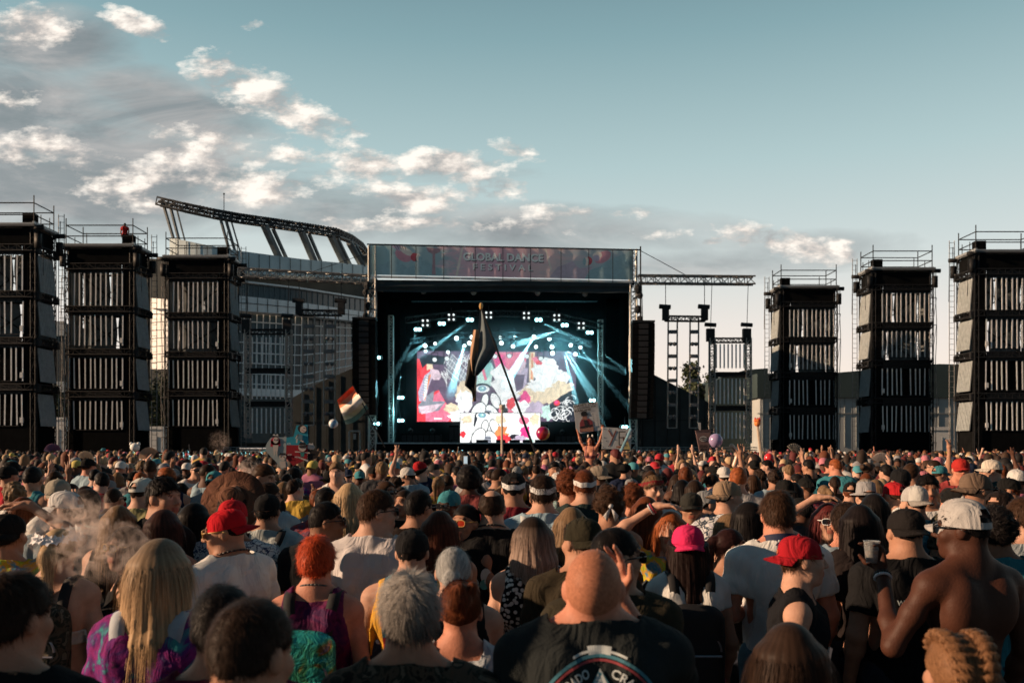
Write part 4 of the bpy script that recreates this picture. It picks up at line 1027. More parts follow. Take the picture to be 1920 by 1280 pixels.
sh = [('purple', [(782, 658), (1080, 658), (1080, 790), (782, 790)]), ('red', [(782, 672), (800, 676), (812, 690), (800, 735), (798, 790), (782, 790)]), ('red', [(812, 735), (834, 726), (852, 770), (850, 790), (798, 790)]),
      ('pink', [(798, 752), (832, 728), (832, 752), (852, 775), (840, 790), (798, 790)]), ('grey', [(800, 742), (814, 732), (812, 752), (836, 752), (822, 770), (786, 774), (784, 760)]), ('pale', [(784, 762), (830, 756), (812, 772), (790, 776)]),
      ('lilac', [(784, 735), (796, 704), (806, 696), (814, 700), (804, 724), (798, 752), (786, 752)]), ('orange', [(793, 740), (802, 704), (809, 700), (800, 735), (797, 752)]), ('white', [(796, 712), (803, 700), (800, 738), (794, 752)]),
      ('pale', [(806, 690), (822, 694), (828, 706), (818, 718), (808, 706)]), ('cream', [(800, 678), (810, 676), (812, 690), (800, 694)]), ('dark', [(786, 672), (798, 664), (832, 668), (836, 684), (800, 682), (792, 690)]),
      ('grey', [(836, 676), (846, 664), (880, 706), (866, 722), (840, 700)]), ('purple', [(812, 712), (846, 712), (866, 722), (852, 756), (838, 758)])]
for i in range(11): sh.append(('white', line(832+i*4.4, 682+i*3.9, 842+i*4.0, 664+i*4.2, .9)))
for i in range(4): sh.append(('white', line(833+i*5, 688-i*8, 874+i*3, 724-i*8, 1.1)))
for i in range(22): sh.append(('white', line(rr.uniform(866, 884), rr.uniform(658, 684), rr.uniform(858, 884), rr.uniform(664, 700), 1.0)))
for i in range(10): sh.append(('white', line(rr.uniform(826, 840), rr.uniform(690, 700), rr.uniform(834, 852), rr.uniform(706, 726), .9)))
for i in range(9): sh.append(('blue', line(787+i*1.3, 740-i*4.6, 795+i*1.3, 742-i*4.6, 1.3)))
sh += [('cream', rag(870, 740, 17, 22, 2)), ('white', rag(872, 752, 15, 22, 3)), ('cream', rag(848, 765, 14, 9, 4)), ('white', rag(862, 782, 20, 12, 31)), ('teal', [(893, 690), (902, 678), (920, 676), (926, 690), (914, 720), (897, 722)]), ('mint', [(893, 722), (897, 692), (904, 690), (910, 716), (918, 700), (922, 684), (925, 690), (920, 724)]), ('dark', line(903, 682, 922, 678, 2)), ('pink', line(905, 690, 911, 712, 5)),
       ('pink', [(920, 660), (990, 660), (984, 690), (970, 700), (952, 700), (930, 690)]), ('mag', [(925, 668), (945, 664), (950, 690), (932, 690)]), ('cream', [(992, 660), (1003, 660), (1001, 712), (992, 716)]), ('orange', line(998, 662, 997, 712, 3)), ('lilac', [(960, 690), (990, 690), (985, 740), (970, 748), (955, 720)]),
       ('white', rag(945, 712, 24, 26, 5)), ('white', rag(952, 740, 20, 24, 6)), ('pale', rag(975, 684, 10, 14, 7)), ('purple', [(962, 702), (984, 702), (980, 728), (968, 734)]), ('purple', [(1003, 664), (1020, 668), (1016, 680), (1004, 678)]),
       ('white', rag(1024, 696, 26, 24, 8, 30, .15)), ('white', rag(1040, 710, 28, 20, 9, 30, .12)), ('cream', rag(1012, 738, 38, 20, 10, 30, .15)), ('cream', rag(1050, 728, 24, 14, 12)), ('white', rag(1010, 722, 24, 12, 44)), ('mag', rag(985, 748, 10, 14, 13)), ('pink', rag(1006, 674, 8, 6, 14)), ('red', rag(1010, 680, 6, 4, 15)),
       ('white', rag(978, 768, 22, 18, 16)), ('lilac', rag(1005, 770, 18, 16, 17)), ('mint', rag(1028, 772, 14, 14, 18)), ('pink', rag(948, 775, 12, 14, 19)), ('red', rag(958, 756, 8, 10, 50)),
       ('dark', [(1030, 760), (1052, 742), (1080, 728), (1080, 790), (1036, 790)])]
for i in range(46):
    a = rr.uniform(0, 6.3); x = rr.uniform(1036, 1074); y = max(rr.uniform(746, 784), 790-(x-1020)*.8); L_ = rr.uniform(4, 9)
    for k in range(4): sh.append(('white', line(x+L_*math.cos(a+k*.45), y+L_*math.sin(a+k*.45), x+L_*math.cos(a+k*.45+.45), y+L_*math.sin(a+k*.45+.45), 1.1)))
sh += [('red', ell(1044, 755, 6, 5.5)), ('mag', ell(1043, 754, 3.5, 3))] + eye(905, 729) + [('white', [(814, 783), (829, 783), (829, 786), (814, 786)])]
wall('video_wall', 'large glowing video wall of torn red, white and cream collage at the back of the stage', (782, 658, 1080, 790), 10, sh)
sh = [('white', [(863, 774), (1013, 774), (1013, 831), (863, 831)]), ('cream', rag(876, 786, 10, 8, 21)), ('red', rag(868, 814, 5, 6, 22)), ('dark', [(890, 776), (898, 776), (890, 800), (888, 798)]), ('dark', [(893, 806), (912, 796), (914, 831), (880, 831), (884, 820)])]+eye(905, 779, .95)+[
      ('orange', rag(942, 810, 12, 14, 23)), ('red', rag(946, 822, 14, 7, 24)), ('cream', rag(938, 786, 10, 8, 25)), ('white', rag(960, 800, 12, 18, 26)), ('dark', rag(965, 818, 10, 5, 27)), ('mag', rag(985, 810, 10, 12, 28)), ('pink', rag(982, 788, 9, 8, 29)), ('cream', rag(1003, 786, 9, 10, 30)), ('lilac', rag(975, 822, 12, 6, 32)), ('white', rag(1002, 814, 9, 12, 33)), ('mint', rag(992, 826, 9, 4, 34))]
wall('booth_screen', 'lower glowing screen with a white cartoon eye wrapped round the performer booth', (863, 774, 1013, 831), 5.5, sh)
# ---- stage fixtures
LAMPW = emit('lamp_white', (.78, 1.0, 1.0), 3.2); LAMPT = emit('lamp_teal', (.35, .95, 1.0), 9.0); LAMPG = emit('lamp_pale', (.9, 1, 1), .9)
def rotframe(o): return o
def lamp(name, label, cat, px, py, off, r, mat, group, kind='wash', d=None):
    pos = Vector(SP(px, py, off))
    t = thing(name, label, cat, pos, group=group)
    if kind == 'wash':
        b = MB(); b.lathe([(0, .42), (r*.8, .40), (r*1.12, .1), (r*1.15, -.02), (r*.98, -.02)], (0, 0, 0), 14); rot_mb(b, -1.25); b.build('housing', DARK, t, True, False)
        b = MB(); b.lathe([(r, 0), (r*.7, -.03), (0.001, -.05)], (0, 0, 0), 14); rot_mb(b, -1.25); b.build('lens', mat, t, True, False)
        b = MB(); b.path([(-r*1.3, .1, 0), (-r*1.3, .1, .55), (r*1.3, .1, .55), (r*1.3, .1, 0)], .03, 5); b.tube((0, .1, .55), (0, .1, .8), .04, 5); b.build('yoke', DARK, t, True, False)
    else:
        for i, (x, z) in enumerate([(-.17, .17), (.17, .17), (-.17, -.17), (.17, -.17)] if kind == 'quad' else [(-r*1.25, 0), (r*1.25, 0)]):
            b = MB(); b.lathe([(.001, .02), (r, 0), (r*1.15, -.12), (r*.7, -.2)], (0, 0, 0), 10); rot_mb(b, R(90)); mv_mb(b, (x, 0, z)); b.build('lamp_can', [mat], t, True, False)
        b = MB(); b.box((0, .2, 0), (.34, .06, .30 if kind == 'quad' else .16)); b.tube((0, .2, .1), (0, .2, .7), .04, 5); b.build('bracket', DARK, t, False, False)
    return t
def rot_mb(b, a):
    M = Matrix.Rotation(a, 3, 'X'); b.v = [tuple(M @ Vector(p)) for p in b.v]
def mv_mb(b, o): b.v = [(p[0]+o[0], p[1]+o[1], p[2]+o[2]) for p in b.v]
wash = [(797, 648), (798, 658), (816, 644), (840, 660), (856, 634), (871, 648), (885, 632), (880, 643), (938, 632), (964, 632), (962, 649), (940, 643), (1001, 631), (1030, 635), (1005, 650), (1035, 650), (1036, 662), (1070, 647), (1088, 651), (1079, 664)]
for (x, y) in wash: lamp('wash_light', 'round glowing white wash light in the arc above the video wall', 'stage light', x, y, 6+rr.uniform(0, 2), rr.uniform(.12, .19), LAMPW, 'round white wash lights above the screen')
for (x, y) in ((928, 668), (955, 667), (988, 668), (1014, 672), (838, 672), (815, 674)): lamp('wash_light', 'round dimmed wash light hanging in front of the top of the video wall', 'stage light', x, y, 8, .18, LAMPG, 'dimmed wash lights over the screen')
for (x, y) in ((783, 617), (828, 606), (881, 599), (1010, 599), (1059, 609), (1106, 623)): lamp('twin_beam_light', 'twin teal beam light shining from the upper lighting arc', 'stage light', x, y, 4, .11, LAMPT, 'twin teal beam lights on the upper arc', 'twin')
for (x, y) in ((797, 605), (846, 594), (916, 590), (987, 591), (1044, 595), (1090, 610)): lamp('blinder_light', 'four-lamp blinder light hung on the upper lighting arc', 'stage light', x, y, 3.4, .07, LAMPG, 'four-lamp blinders on the upper arc', 'quad')
for (x, y) in ((751, 745), (751, 788), (1172, 679), (1172, 734), (1111, 750)): lamp('twin_beam_light', 'twin teal light shining from the side of the stage', 'stage light', x, y, 5, .10, LAMPT, 'twin teal lights along the stage sides', 'twin')
for (x, y) in ((705.5, 794), (707, 670), (1172, 800)): lamp('twin_beam_light', 'small teal lamp fixed to the front stage tower', 'stage light', x, y, -.3, .09, LAMPT, 'small teal lamps on the front towers', 'twin')
for (x, y) in ((794, 546), (888, 548), (1008, 549), (1097, 551)): lamp('spot_lantern', 'grey unlit spot lantern clamped under the roof fascia', 'stage light', x, y, .6, .2, plain('lens_grey', (.35, .37, .37), .3), 'unlit lanterns under the roof edge')
b = MB()
for (a, c, o) in (((760, 600), (860, 588), 4), ((860, 588), (1030, 588), 4), ((1030, 588), (1130, 612), 4), ((770, 640), (860, 628), 7.5), ((860, 628), (1040, 628), 7.5), ((1040, 628), (1110, 645), 7.5), ((772, 560), (1120, 560), 7)):
    b.truss(SP(a[0], a[1], o), SP(c[0], c[1], o), .4, .04, .5)
b.build('lighting_truss', DARK, st)
# real beams: narrow spots through the fog that hangs in the stage
for (x, y, x2, y2, o, o2, pw, ang) in ((1058, 658, 1103, 735, 5, 1.5, 9000, 5), (1057, 660, 1085, 770, 5, 2, 9000, 5), (1060, 658, 1150, 690, 5, 3, 9000, 5), (1050, 618, 985, 640, 4.5, 1.5, 12000, 6), (1130, 662, 1180, 700, 5, 2, 7000, 6), (752, 700, 738, 800, 5, 2, 7000, 5), (1113, 752, 1134, 800, 4, 1, 7000, 5), (800, 640, 770, 665, 6, 2, 7000, 7), (930, 630, 900, 645, 5, 2, 9000, 7), (1062, 655, 1128, 760, 5, 1.5, 8000, 5), (1090, 655, 1160, 740, 5, 2, 7000, 5), (1010, 602, 1090, 640, 4, 1.5, 8000, 6), (880, 602, 800, 660, 4, 1.5, 7000, 6), (783, 620, 745, 690, 4, 2, 7000, 6), (1000, 632, 960, 700, 6, 2, 8000, 7), (870, 648, 850, 720, 6, 2, 7000, 7)):
    l = bpy.data.lights.new('beam', 'SPOT'); l.energy = pw*20; l.spot_size = R(ang); l.spot_blend = .3; l.color = (.35, .9, 1.0); l.shadow_soft_size = .05
    o_ = bpy.data.objects.new('beam', l); COL.objects.link(o_); a = Vector(SP(x, y, o)); c = Vector(SP(x2, y2, o2)); o_.location = a; o_.rotation_euler = (a-c).to_track_quat('Z', 'Y').to_euler()
for (x, y, o, pw) in ((783, 640, 7.0, 60), (860, 640, 7, 90), (960, 635, 7, 120), (1050, 640, 6.5, 220), (1090, 655, 6, 220), (751, 770, 5.4, 110), (1165, 710, 5, 40)):
    l = bpy.data.lights.new('glow', 'POINT'); l.energy = pw; l.color = (.25, .85, 1.0); l.shadow_soft_size = .15
    o_ = bpy.data.objects.new('glow', l); COL.objects.link(o_); o_.location = SP(x, y, o)
FOGM = bpy.data.materials.new('stage_fog'); FOGM.use_nodes = True; nt = FOGM.node_tree; nt.nodes.clear(); ou = nt.nodes.new('ShaderNodeOutputMaterial'); pv = nt.nodes.new('ShaderNodeVolumePrincipled')
pv.inputs['Color'].default_value = (.8, .9, .95, 1);  pv.inputs['Anisotropy'].default_value = .0; nt.links.new(pv.outputs[0], ou.inputs['Volume'])
tc_ = nt.nodes.new('ShaderNodeTexCoord'); mp_ = nt.nodes.new('ShaderNodeMapping'); mp_.inputs['Scale'].default_value = (1, .55, 1.0); mp_.inputs['Location'].default_value = (-.5, -.275, -.47); ln_ = nt.nodes.new('ShaderNodeVectorMath'); ln_.operation = 'LENGTH'; mr_ = nt.nodes.new('ShaderNodeMapRange'); mr_.interpolation_type = 'SMOOTHSTEP'
mr_.inputs[1].default_value = .12; mr_.inputs[2].default_value = .50; mr_.inputs[3].default_value = .065; mr_.inputs[4].default_value = .0015
nt.links.new(tc_.outputs['Generated'], mp_.inputs[0]); nt.links.new(mp_.outputs[0], ln_.inputs[0]); nt.links.new(ln_.outputs['Value'], mr_.inputs[0]); nt.links.new(mr_.outputs[0], pv.inputs['Density'])
b = MB(); p0 = Vector(SP(712, 560, 1.0)); p1 = Vector(SP(1178, 560, 1.0)); q0 = Vector(SP(712, 829, 1.0))
b.slab([p0, Vector((p0.x, p0.y, q0.z)), Vector((p1.x, p1.y, q0.z)), p1], (0, 14, 0)); tag(b.build('stage_fog', FOGM), 'thin teal lit fog hanging inside the stage', 'fog', kind='stuff')
# ---- speakers
def line_array(x0, x1, y0, y1, lean, label):
    t = thing('line_array_speaker', label, 'speaker array', SP((x0+x1)/2, 838, -1.2)[:2]+(0,), group='line arrays hung beside the stage')
    n = 16
    for k in range(n):
        ya, yb = y0+(y1-y0)*k/n, y0+(y1-y0)*(k+1)/n; f = (k/n)**2.2*lean
        a = Vector(SP((x0+x1)/2+f, (ya+yb)/2, -1.2-abs(f)*.02)); b = MB(); w = (x1-x0)/2/27.2; h = (yb-ya)/2/27.2
        b.box(a, (w, .45, h*.93), 0, Matrix.Rotation(f*.018, 3, 'X')); b.box(a+Vector((0, -.455, 0)), (w*.42, .02, h*.8), 1); b.build('cabinet', [BLACK, plain('speaker_grille', (.018, .018, .02), .6)], t)
    b = MB(); a = Vector(SP((x0+x1)/2, y0-3, -1.2)); b.box(a, ((x1-x0)/2/27.2, .5, .07)); b.tube(a, a+Vector((0, .6, 3.2)), .03); b.build('rigging_frame', DARK, t)
line_array(663, 705, 601, 778, 1.0, 'tall black line array speaker hanging on the left of the stage'); line_array(1184, 1226, 607, 785, -4.0, 'tall black line array speaker hanging on the right of the stage')
def crate(name, label, cat, x0, x1, y0, y1, off, dep=1.0, knobs=0):
    t = thing(name, label, cat, SP((x0+x1)/2, y1, off))
    b = MB(); a = Vector(SP((x0+x1)/2, (y0+y1)/2, off+dep/2)); b.box(a, ((x1-x0)/2/27, dep/2, (y1-y0)/2/27)); b.build('cabinet', BLACK, t)
    b = MB(); n = max(1, int((x1-x0)/10))
    for k in range(n): b.box(a+Vector((((k+.5)/n-.5)*(x1-x0)/27, -dep/2-.012, 0)), ((x1-x0)/2/27/n*.86, .01, (y1-y0)/2/27*.8))
    b.build('grille', plain('speaker_grille', (.018, .018, .02), .6), t)
    for k in range(knobs):
        b = MB(); c = a+Vector(((k*.62-.31)*(x1-x0)/27*.9, 0, (y1-y0)/2/27+.16)); b.ball(c+Vector((0, 0, .1)), .17, 8); b.tube(c-Vector((0, 0, .16)), c, .05, 5); b.build('moving_light', DARK, t)
crate('riser', 'long low black riser with two lights on the left of the stage', 'riser', 752, 829, 813, 833, 3, 1.2, 2); crate('riser', 'long low black riser on the right of the stage behind the placards', 'riser', 1040, 1100, 815, 834, 3, 1.2, 1)
crate('speaker_stack', 'black speaker stack left of the booth screen', 'speaker', 842, 862, 796, 833, 4); crate('speaker_stack', 'black speaker stack right of the booth screen', 'speaker', 1014, 1027, 795, 833, 4)
for i, (x0, x1) in enumerate(((846, 862), (893, 915), (930, 948), (955, 975), (980, 998), (1003, 1020))): crate('stage_monitor', 'low black wedge monitor along the stage front edge', 'speaker', x0, x1, 824, 832, .4, .5)
for o in [x for x in bpy.data.objects if x.name.startswith('stage_monitor')]: o['group'] = 'wedge monitors on the stage lip'

# ================================================================ side rigs hung from the wing trusses
def ladder_rig(xa, xb, y0, y1, rails, top, label, d):
    t = thing('light_ladder', label, 'lighting rig', P((xa+xb)/2, 838, d)[:2]+(0,))
    b = MB(); b.truss(P(xa, y0, d), P(xb, y0+1, d), .34, .05, .5); b.build('header_truss', DARK, t)
    for x in (xa+1, xb-1):
        b = MB(); c = Vector(P(x, y0-8, d)); b.box(c, (.22, .2, .42)); b.tube(c+Vector((-.45, 0, .55)), c+Vector((.35, 0, .5)), .17, 7); b.tube(c, P(x, top, d), .03, 4); b.build('chain_hoist', DARK, t)
    for (r0, r1) in rails:
        b = MB()
        for r in (r0, r1): b.tube(P(r, y0, d), P(r-1.5, y1, d), .06, 5)
        n = 9
        for k in range(n+1): b.tube(P(r0-1.5*k/n, y0+(y1-y0)*k/n, d), P(r1-1.5*k/n, y0+(y1-y0)*k/n, d), .045, 4)
        lad = b.build('ladder', plain('warm_grey_rail', (.36, .33, .3), .5, .2, 3, .2), t)  # one even warm grey for the rails and side trusses
        for k in range(1, 9):
            b = MB(); c = Vector(P((r0+r1)/2-1.5*k/9, y0+(y1-y0)*(k+.1)/9, d-.15)); hw = (r1-r0)/2/27*.8
            if k % 2: b.box(c, (hw, .12, .12))
            else:
                for s in (-1, 1): b.ball(c+Vector((s*hw*.55, 0, 0)), .15, 8)
            b.build('light_bar' if k % 2 else 'twin_lamp', plain('lamp_glass', (.12, .13, .14), .35), lad)
ladder_rig(560, 641, 586, 797, ((568, 590), (608, 629)), 522, 'pair of hanging light ladders left of the stage', SD(600)+.3)
ladder_rig(1247, 1322, 597, 802, ((1253, 1270), (1294, 1310)), 524, 'pair of hanging light ladders right of the stage', SD(1285)+.3)
def curtain_rig(xa, xb, y0, lv, top, label, d):
    t = thing('tube_curtain_rig', label, 'lighting rig', P((xa+xb)/2, 838, d)[:2]+(0,)); yb = lv[-1][1]+8
    for x in (xa+5, xb-5):
        b = MB(); b.truss(P(x, yb, d), P(x, y0, d), .36, .045, .42); b.build('side_truss', plain('warm_grey_rail', (.36, .33, .3), .5, .2, 3, .2), t)
        b = MB(); c = Vector(P(x-3, y0-6, d)); b.box(c, (.28, .2, .45)); b.tube(c+Vector((-.4, 0, .75)), c+Vector((.4, 0, .7)), .15, 7); b.tube(c, P(x, top, d), .025, 4); b.build('chain_hoist', DARK, t)
    b = MB(); b.truss(P(xa, y0+4, d), P(xb, y0+4, d), .3, .05, .4)
    b.build('cross_truss', DARK, t)
    for (ya, yc) in lv[1:]: b = MB(); b.truss(P(xa, ya-8, d), P(xb, ya-8, d), .28, .045, .4); b.box(P((xa+xb)/2, ya-8, d+.1), ((xb-xa)/2/27*.9, .05, .14)); b.build('cross_truss', DARK, t)
    for (ya, yc) in lv:
        b = MB()
        for k in range(8): x = xa+13+(xb-xa-26)*k/7; b.tube(P(x, ya, d), P(x, yc, d), .055, 6)
        b.build('tube_curtain', TUBEW, t)
curtain_rig(460, 547, 618, ((632, 682), (703, 748), (765, 812)), 520, 'hanging frame of white tubes in front of the stadium glass', SD(500)+.4)
curtain_rig(1330, 1408, 634, ((645, 690), (710, 757), (773, 822)), 528, 'hanging frame of white tubes right of the stage', SD(1370)+.4)

# ================================================================ tents, sheds, trees, vehicles behind
def tent(pts, d, dep, label):
    t = thing('side_tent', label, 'tent', P(sum(p[0] for p in pts)/len(pts), 838, d)[:2]+(0,))
    b = MB(); b.slab([P(x, y, d) for x, y in pts], (0, dep, 0)); b.build('canvas', TENTM, t)
    b = MB(); xs = sorted(p[0] for p in pts)
    tp = sorted([p for p in pts if p[1] < 820]); f = lambda x: float(np.interp(x, [p[0] for p in tp], [p[1] for p in tp]))
    for k in range(1, 7): x = xs[0]+(xs[-1]-xs[0])*k/7; b.tube(P(x, f(x)+2, d-.04), P(x, 850, d-.04), .03, 4)
    b.tube(P(xs[0]+2, 790, d-.05), P(xs[-1]-2, 786, d-.05), .03, 4); b.build('seam', plain('tent_seam', (.03, .035, .037), .8), t)
    return t
tt = tent([(544, 860), (544, 748), (600, 716), (662, 690), (704, 680), (704, 860)], 66, 10, 'dark grey sloping tent on the left side of the stage')
b = MB(); b.path([P(655, 850, 65.6), P(655, 808, 65.6), P(675, 808, 65.6), P(675, 850, 65.6)], .07, 5); b.box(P(665, 818, 65.7), (.10, .02, .22)); b.build('door', [WHITEP], tt)
tent([(1182, 860), (1182, 690), (1226, 702), (1332, 756), (1345, 860)], 66, 10, 'dark grey sloping tent on the right side of the stage')
def shed(pts_roof, pts_wall, d, label):
    t = thing('warehouse', label, 'building', P(1640, 838, d)[:2]+(0,))
    b = MB(); b.slab([P(x, y, d) for x, y in pts_roof], (0, 30, 0)); b.build('roof', plain('dark_green_roof', (.035, .055, .058), .7, .2, .2), t)
    b = MB(); b.slab([P(x, y, d+.5) for x, y in pts_wall], (0, 28, 0)); b.build('wall', plain('pale_shed_wall', (.38, .40, .40), .7, .15, .3), t)
    b = MB()
    for k in range(26): x = 1430+k*22; b.tube(P(x, 746, d+.45), P(x, 838, d+.45), .07, 4)
    b.tube(P(1420, 775, d+.4), P(1990, 775, d+.4), .09, 4); b.build('cladding_rib', plain('shed_rib', (.25, .27, .27), .7), t)
shed([(1420, 745), (1420, 700), (1560, 699), (1745, 684), (1760, 682), (2250, 694), (2250, 745)], [(1425, 745), (2245, 745), (2245, 850), (1425, 850)], 115, 'long dark roofed warehouse behind the right towers')
b = MB(); b.slab([P(1332, 850, 120), P(1332, 718, 120), (P(1365, 702, 120)), P(1400, 693, 120), P(1440, 690, 120), P(1440, 850, 120)], (0, 20, 0))
tag(b.build('hall', plain('dark_green_roof', (.035, .055, .058), .7, .2, .2)), 'dark green hall with a sloping roof behind the right tube frame', 'building')
def tree(px, d, h, label, w=.30, trunk=True, seed=1, col=(.045, .06, .03), conifer=False):
    rs = np.random.RandomState(seed); x, y, _ = P(px, 838, d); t = thing('tree', label, 'tree', (x, y, 0))
    b = MB(); b.tube((0, 0, 0), (0, 0, h*.55), .025*h, 7, 0, .015*h); b.tube((0, 0, h*.55), (0, 0, h*.95), .015*h, 6, 0, .004*h)
    for k in range(9):
        a = rs.rand()*6.3; z = h*(.3+.06*k); L_ = w*h*(.9-.07*k); b.tube((0, 0, z), (math.cos(a)*L_, math.sin(a)*L_, z+L_*.35), .008*h, 5, 0, .003*h)
    b.build('trunk', plain('bark', (.06, .045, .035), .9), t, False, False)
    n = 5200; cl = 60
    cc = rs.randn(cl, 3); cc /= np.linalg.norm(cc, axis=1, keepdims=True); cc *= rs.rand(cl, 1)**.4
    if conifer:
        z = rs.rand(cl); a = rs.rand(cl)*6.3; r = (1-z)*w*h*(.5+.5*rs.rand(cl)); cc = np.stack([r*np.cos(a), r*np.sin(a), h*(.22+.78*z)], 1)
    else: cc = cc*np.array((w*h, w*h, h*.34))+np.array((0, 0, h*.64))
    k = rs.randint(0, cl, n); p = cc[k]+rs.randn(n, 3)*h*(.035 if conifer else .055)
    u = rs.randn(n, 3); u /= np.linalg.norm(u, axis=1, keepdims=True); q = np.cross(u, rs.randn(n, 3)); q /= np.linalg.norm(q, axis=1, keepdims=True); s = h*.018*(.6+rs.rand(n, 1))
    v = np.concatenate([p-u*s, p+q*s*.6, p+u*s, p-q*s*.6], 0); f = np.stack([np.arange(n)+i*n for i in range(4)], 1)
    link('crown', mesh_from('crown', v, f), plain('foliage', col, .7, .5, .6, bump=0), t)
tree(1297, 125, 13.5, 'dark pine tree behind the right light ladders', .26, conifer=True, seed=2); tree(1336, 128, 12.4, 'dark pine tree behind the right tube frame', .16, conifer=True, seed=3)
tree(292, 95, 9.5, 'leafy green tree between two left towers', .3, seed=4, col=(.06, .075, .03)); tree(105, 110, 9.0, 'dark tree seen between the far left towers', .3, seed=5)
def trailer(px0, px1, y0, d, label, hut=False):
    t = thing('trailer', label, 'trailer', P((px0+px1)/2, 838, d)[:2]+(0,)); w = (px1-px0)/FPX*d/2; z1 = CAMZ+(HY-y0)/FPX*d
    b = MB(); x = P((px0+px1)/2, 838, d)[0]; b.box((x, d+1.2, (z1+.5)/2), (w, 1.2, (z1-.5)/2)); b.build('box', WHITEP, t)
    b = MB(); b.box((x, d-.02, z1-.35), (w*.98, .02, .05)); b.box((x+w*.2, d-.02, z1*.5), (.04, .02, z1*.25)); b.box((x-w*.4, d-.03, .62), (w*.2, .02, .1)); b.build('trim', plain('trailer_trim', (.2, .22, .24), .6), t)
    for s in (-.6, .6):
        b = MB(); b.tube((x+s*w, d-.05, .4), (x+s*w, d+.25, .4), .4, 14); b.build('wheel', plain('tyre', (.02, .02, .02), .8), t)
trailer(279, 306, 799, 88, 'white box trailer parked between two left towers'); trailer(1744, 1782, 800, 84, 'white trailer parked between two right towers'); trailer(92, 124, 782, 100, 'pale trailer seen between the far left towers')
b = MB(); b.slab([P(80, 850, 118), P(80, 610, 118), P(124, 606, 118), P(124, 850, 118)], (0, 12, 0)); hb = b.build('office_block', plain('dark_block', (.05, .06, .065), .6)); tag(hb, 'dark office block with a pale top storey between the far left towers', 'building')
for (q, hq) in ((616, 1.0), (725, .7)): b = MB(); b.box(P(102, q, 117.8), (1.6, .1, hq)); b.build('pale_storey', plain('blue_white_wall', (.42, .47, .50), .6), hb)
b = MB()
for (xa, xb) in ((420, 545), (1190, 1420)):
    for y in (838.5, 843): b.tube(P(xa, y, 59), P(xb, y, 59), .035, 5)
    for k in range(int((xb-xa)/12)): b.tube(P(xa+k*12, 838, 59), P(xa+k*12, 880, 59), .03, 4)
tag(b.build('crowd_barrier', STEEL), 'low metal crowd barrier in front of the stage wings', 'barrier')
# ================================================================ people in the crowd
SKIN, CLOTH, HAIR, SHINY = m_skin(), m_cloth(), m_hair(), m_sheen()
PAT = dict(
    leopard=m_pattern('leopard_print', [(0, (.72, .70, .66)), (.42, (.72, .70, .66)), (.48, (.012, .012, .014)), (1, (.012, .012, .014))], 46, 'voro'),
    galaxy=m_pattern('galaxy_print', [(.3, (.02, .005, .025)), (.45, (.12, .012, .06)), (.6, (.045, .008, .055)), (.74, (.20, .025, .09)), (.8, (.7, .5, .6))], 9, 'noise', .6, rough=.6),
    tiedye=m_pattern('purple_tie_dye', [(.3, (.03, .02, .05)), (.42, (.22, .02, .15)), (.55, (.10, .03, .16)), (.68, (.05, .30, .30)), (.8, (.25, .03, .15))], 7, 'noise', 2.5),
    bluedye=m_pattern('blue_tie_dye', [(.3, (.02, .09, .14)), (.5, (.06, .24, .32)), (.65, (.20, .42, .46)), (.8, (.03, .12, .2))], 8, 'noise', 2.0),
    rainbow_dye=m_pattern('rainbow_tie_dye', [(.3, (.02, .20, .30)), (.42, (.30, .45, .05)), (.52, (.6, .30, .03)), (.62, (.05, .25, .35)), (.75, (.35, .05, .25))], 6, 'noise', 2.2),
    floral=m_pattern('floral_print', [(0, (.03, .05, .08)), (.05, (.05, .07, .10)), (.10, (.60, .60, .60)), (.3, (.42, .45, .52)), (.6, (.25, .10, .25))], 22, 'edge'),
    leafy=m_pattern('leaf_print', [(0, (.08, .16, .17)), (.08, (.30, .42, .42)), (.3, (.42, .52, .50)), (.6, (.15, .25, .26))], 26, 'edge'),
    newsprint=m_pattern('map_print', [(0, (.04, .06, .12)), (.05, (.05, .07, .14)), (.08, (.55, .60, .62)), (1, (.58, .63, .64))], 30, 'edge'),
    camo=m_pattern('camo_print', [(.35, (.015, .014, .012)), (.42, (.07, .055, .04)), (.52, (.025, .028, .022)), (.6, (.12, .10, .075)), (.7, (.02, .02, .018))], 14, 'noise', 1.0, 'CONSTANT'),
    check=m_pattern('checkerboard', [(0, (.02, .02, .02)), (.5, (.65, .65, .65))], 62, 'check', interp='CONSTANT'),
    redpat=m_pattern('red_pattern', [(0, (.02, .02, .04)), (.12, (.28, .03, .04)), (.4, (.10, .06, .10)), (.7, (.30, .05, .05))], 18, 'voro'),
    stripes=m_pattern('striped_tank', [(0, (.02, .10, .15)), (.02, (.02, .10, .15)), (.93, (.02, .10, .15)), (1, (.02, .10, .15))], 1, 'z'),
    paisley=m_pattern('bandana_print', [(0, (.04, .04, .06)), (.08, (.55, .55, .56)), (.3, (.35, .36, .40)), (.5, (.62, .62, .62))], 70, 'voro'),
    straw=m_pattern('woven_straw', [(.2, (.10, .045, .03)), (.6, (.17, .08, .05))], 30, 'wave', 1.0),
    mesh=m_pattern('mesh_fabric', [(0, (.20, .20, .20)), (.3, (.36, .35, .35)), (.6, (.44, .43, .42))], 600, 'voro'))
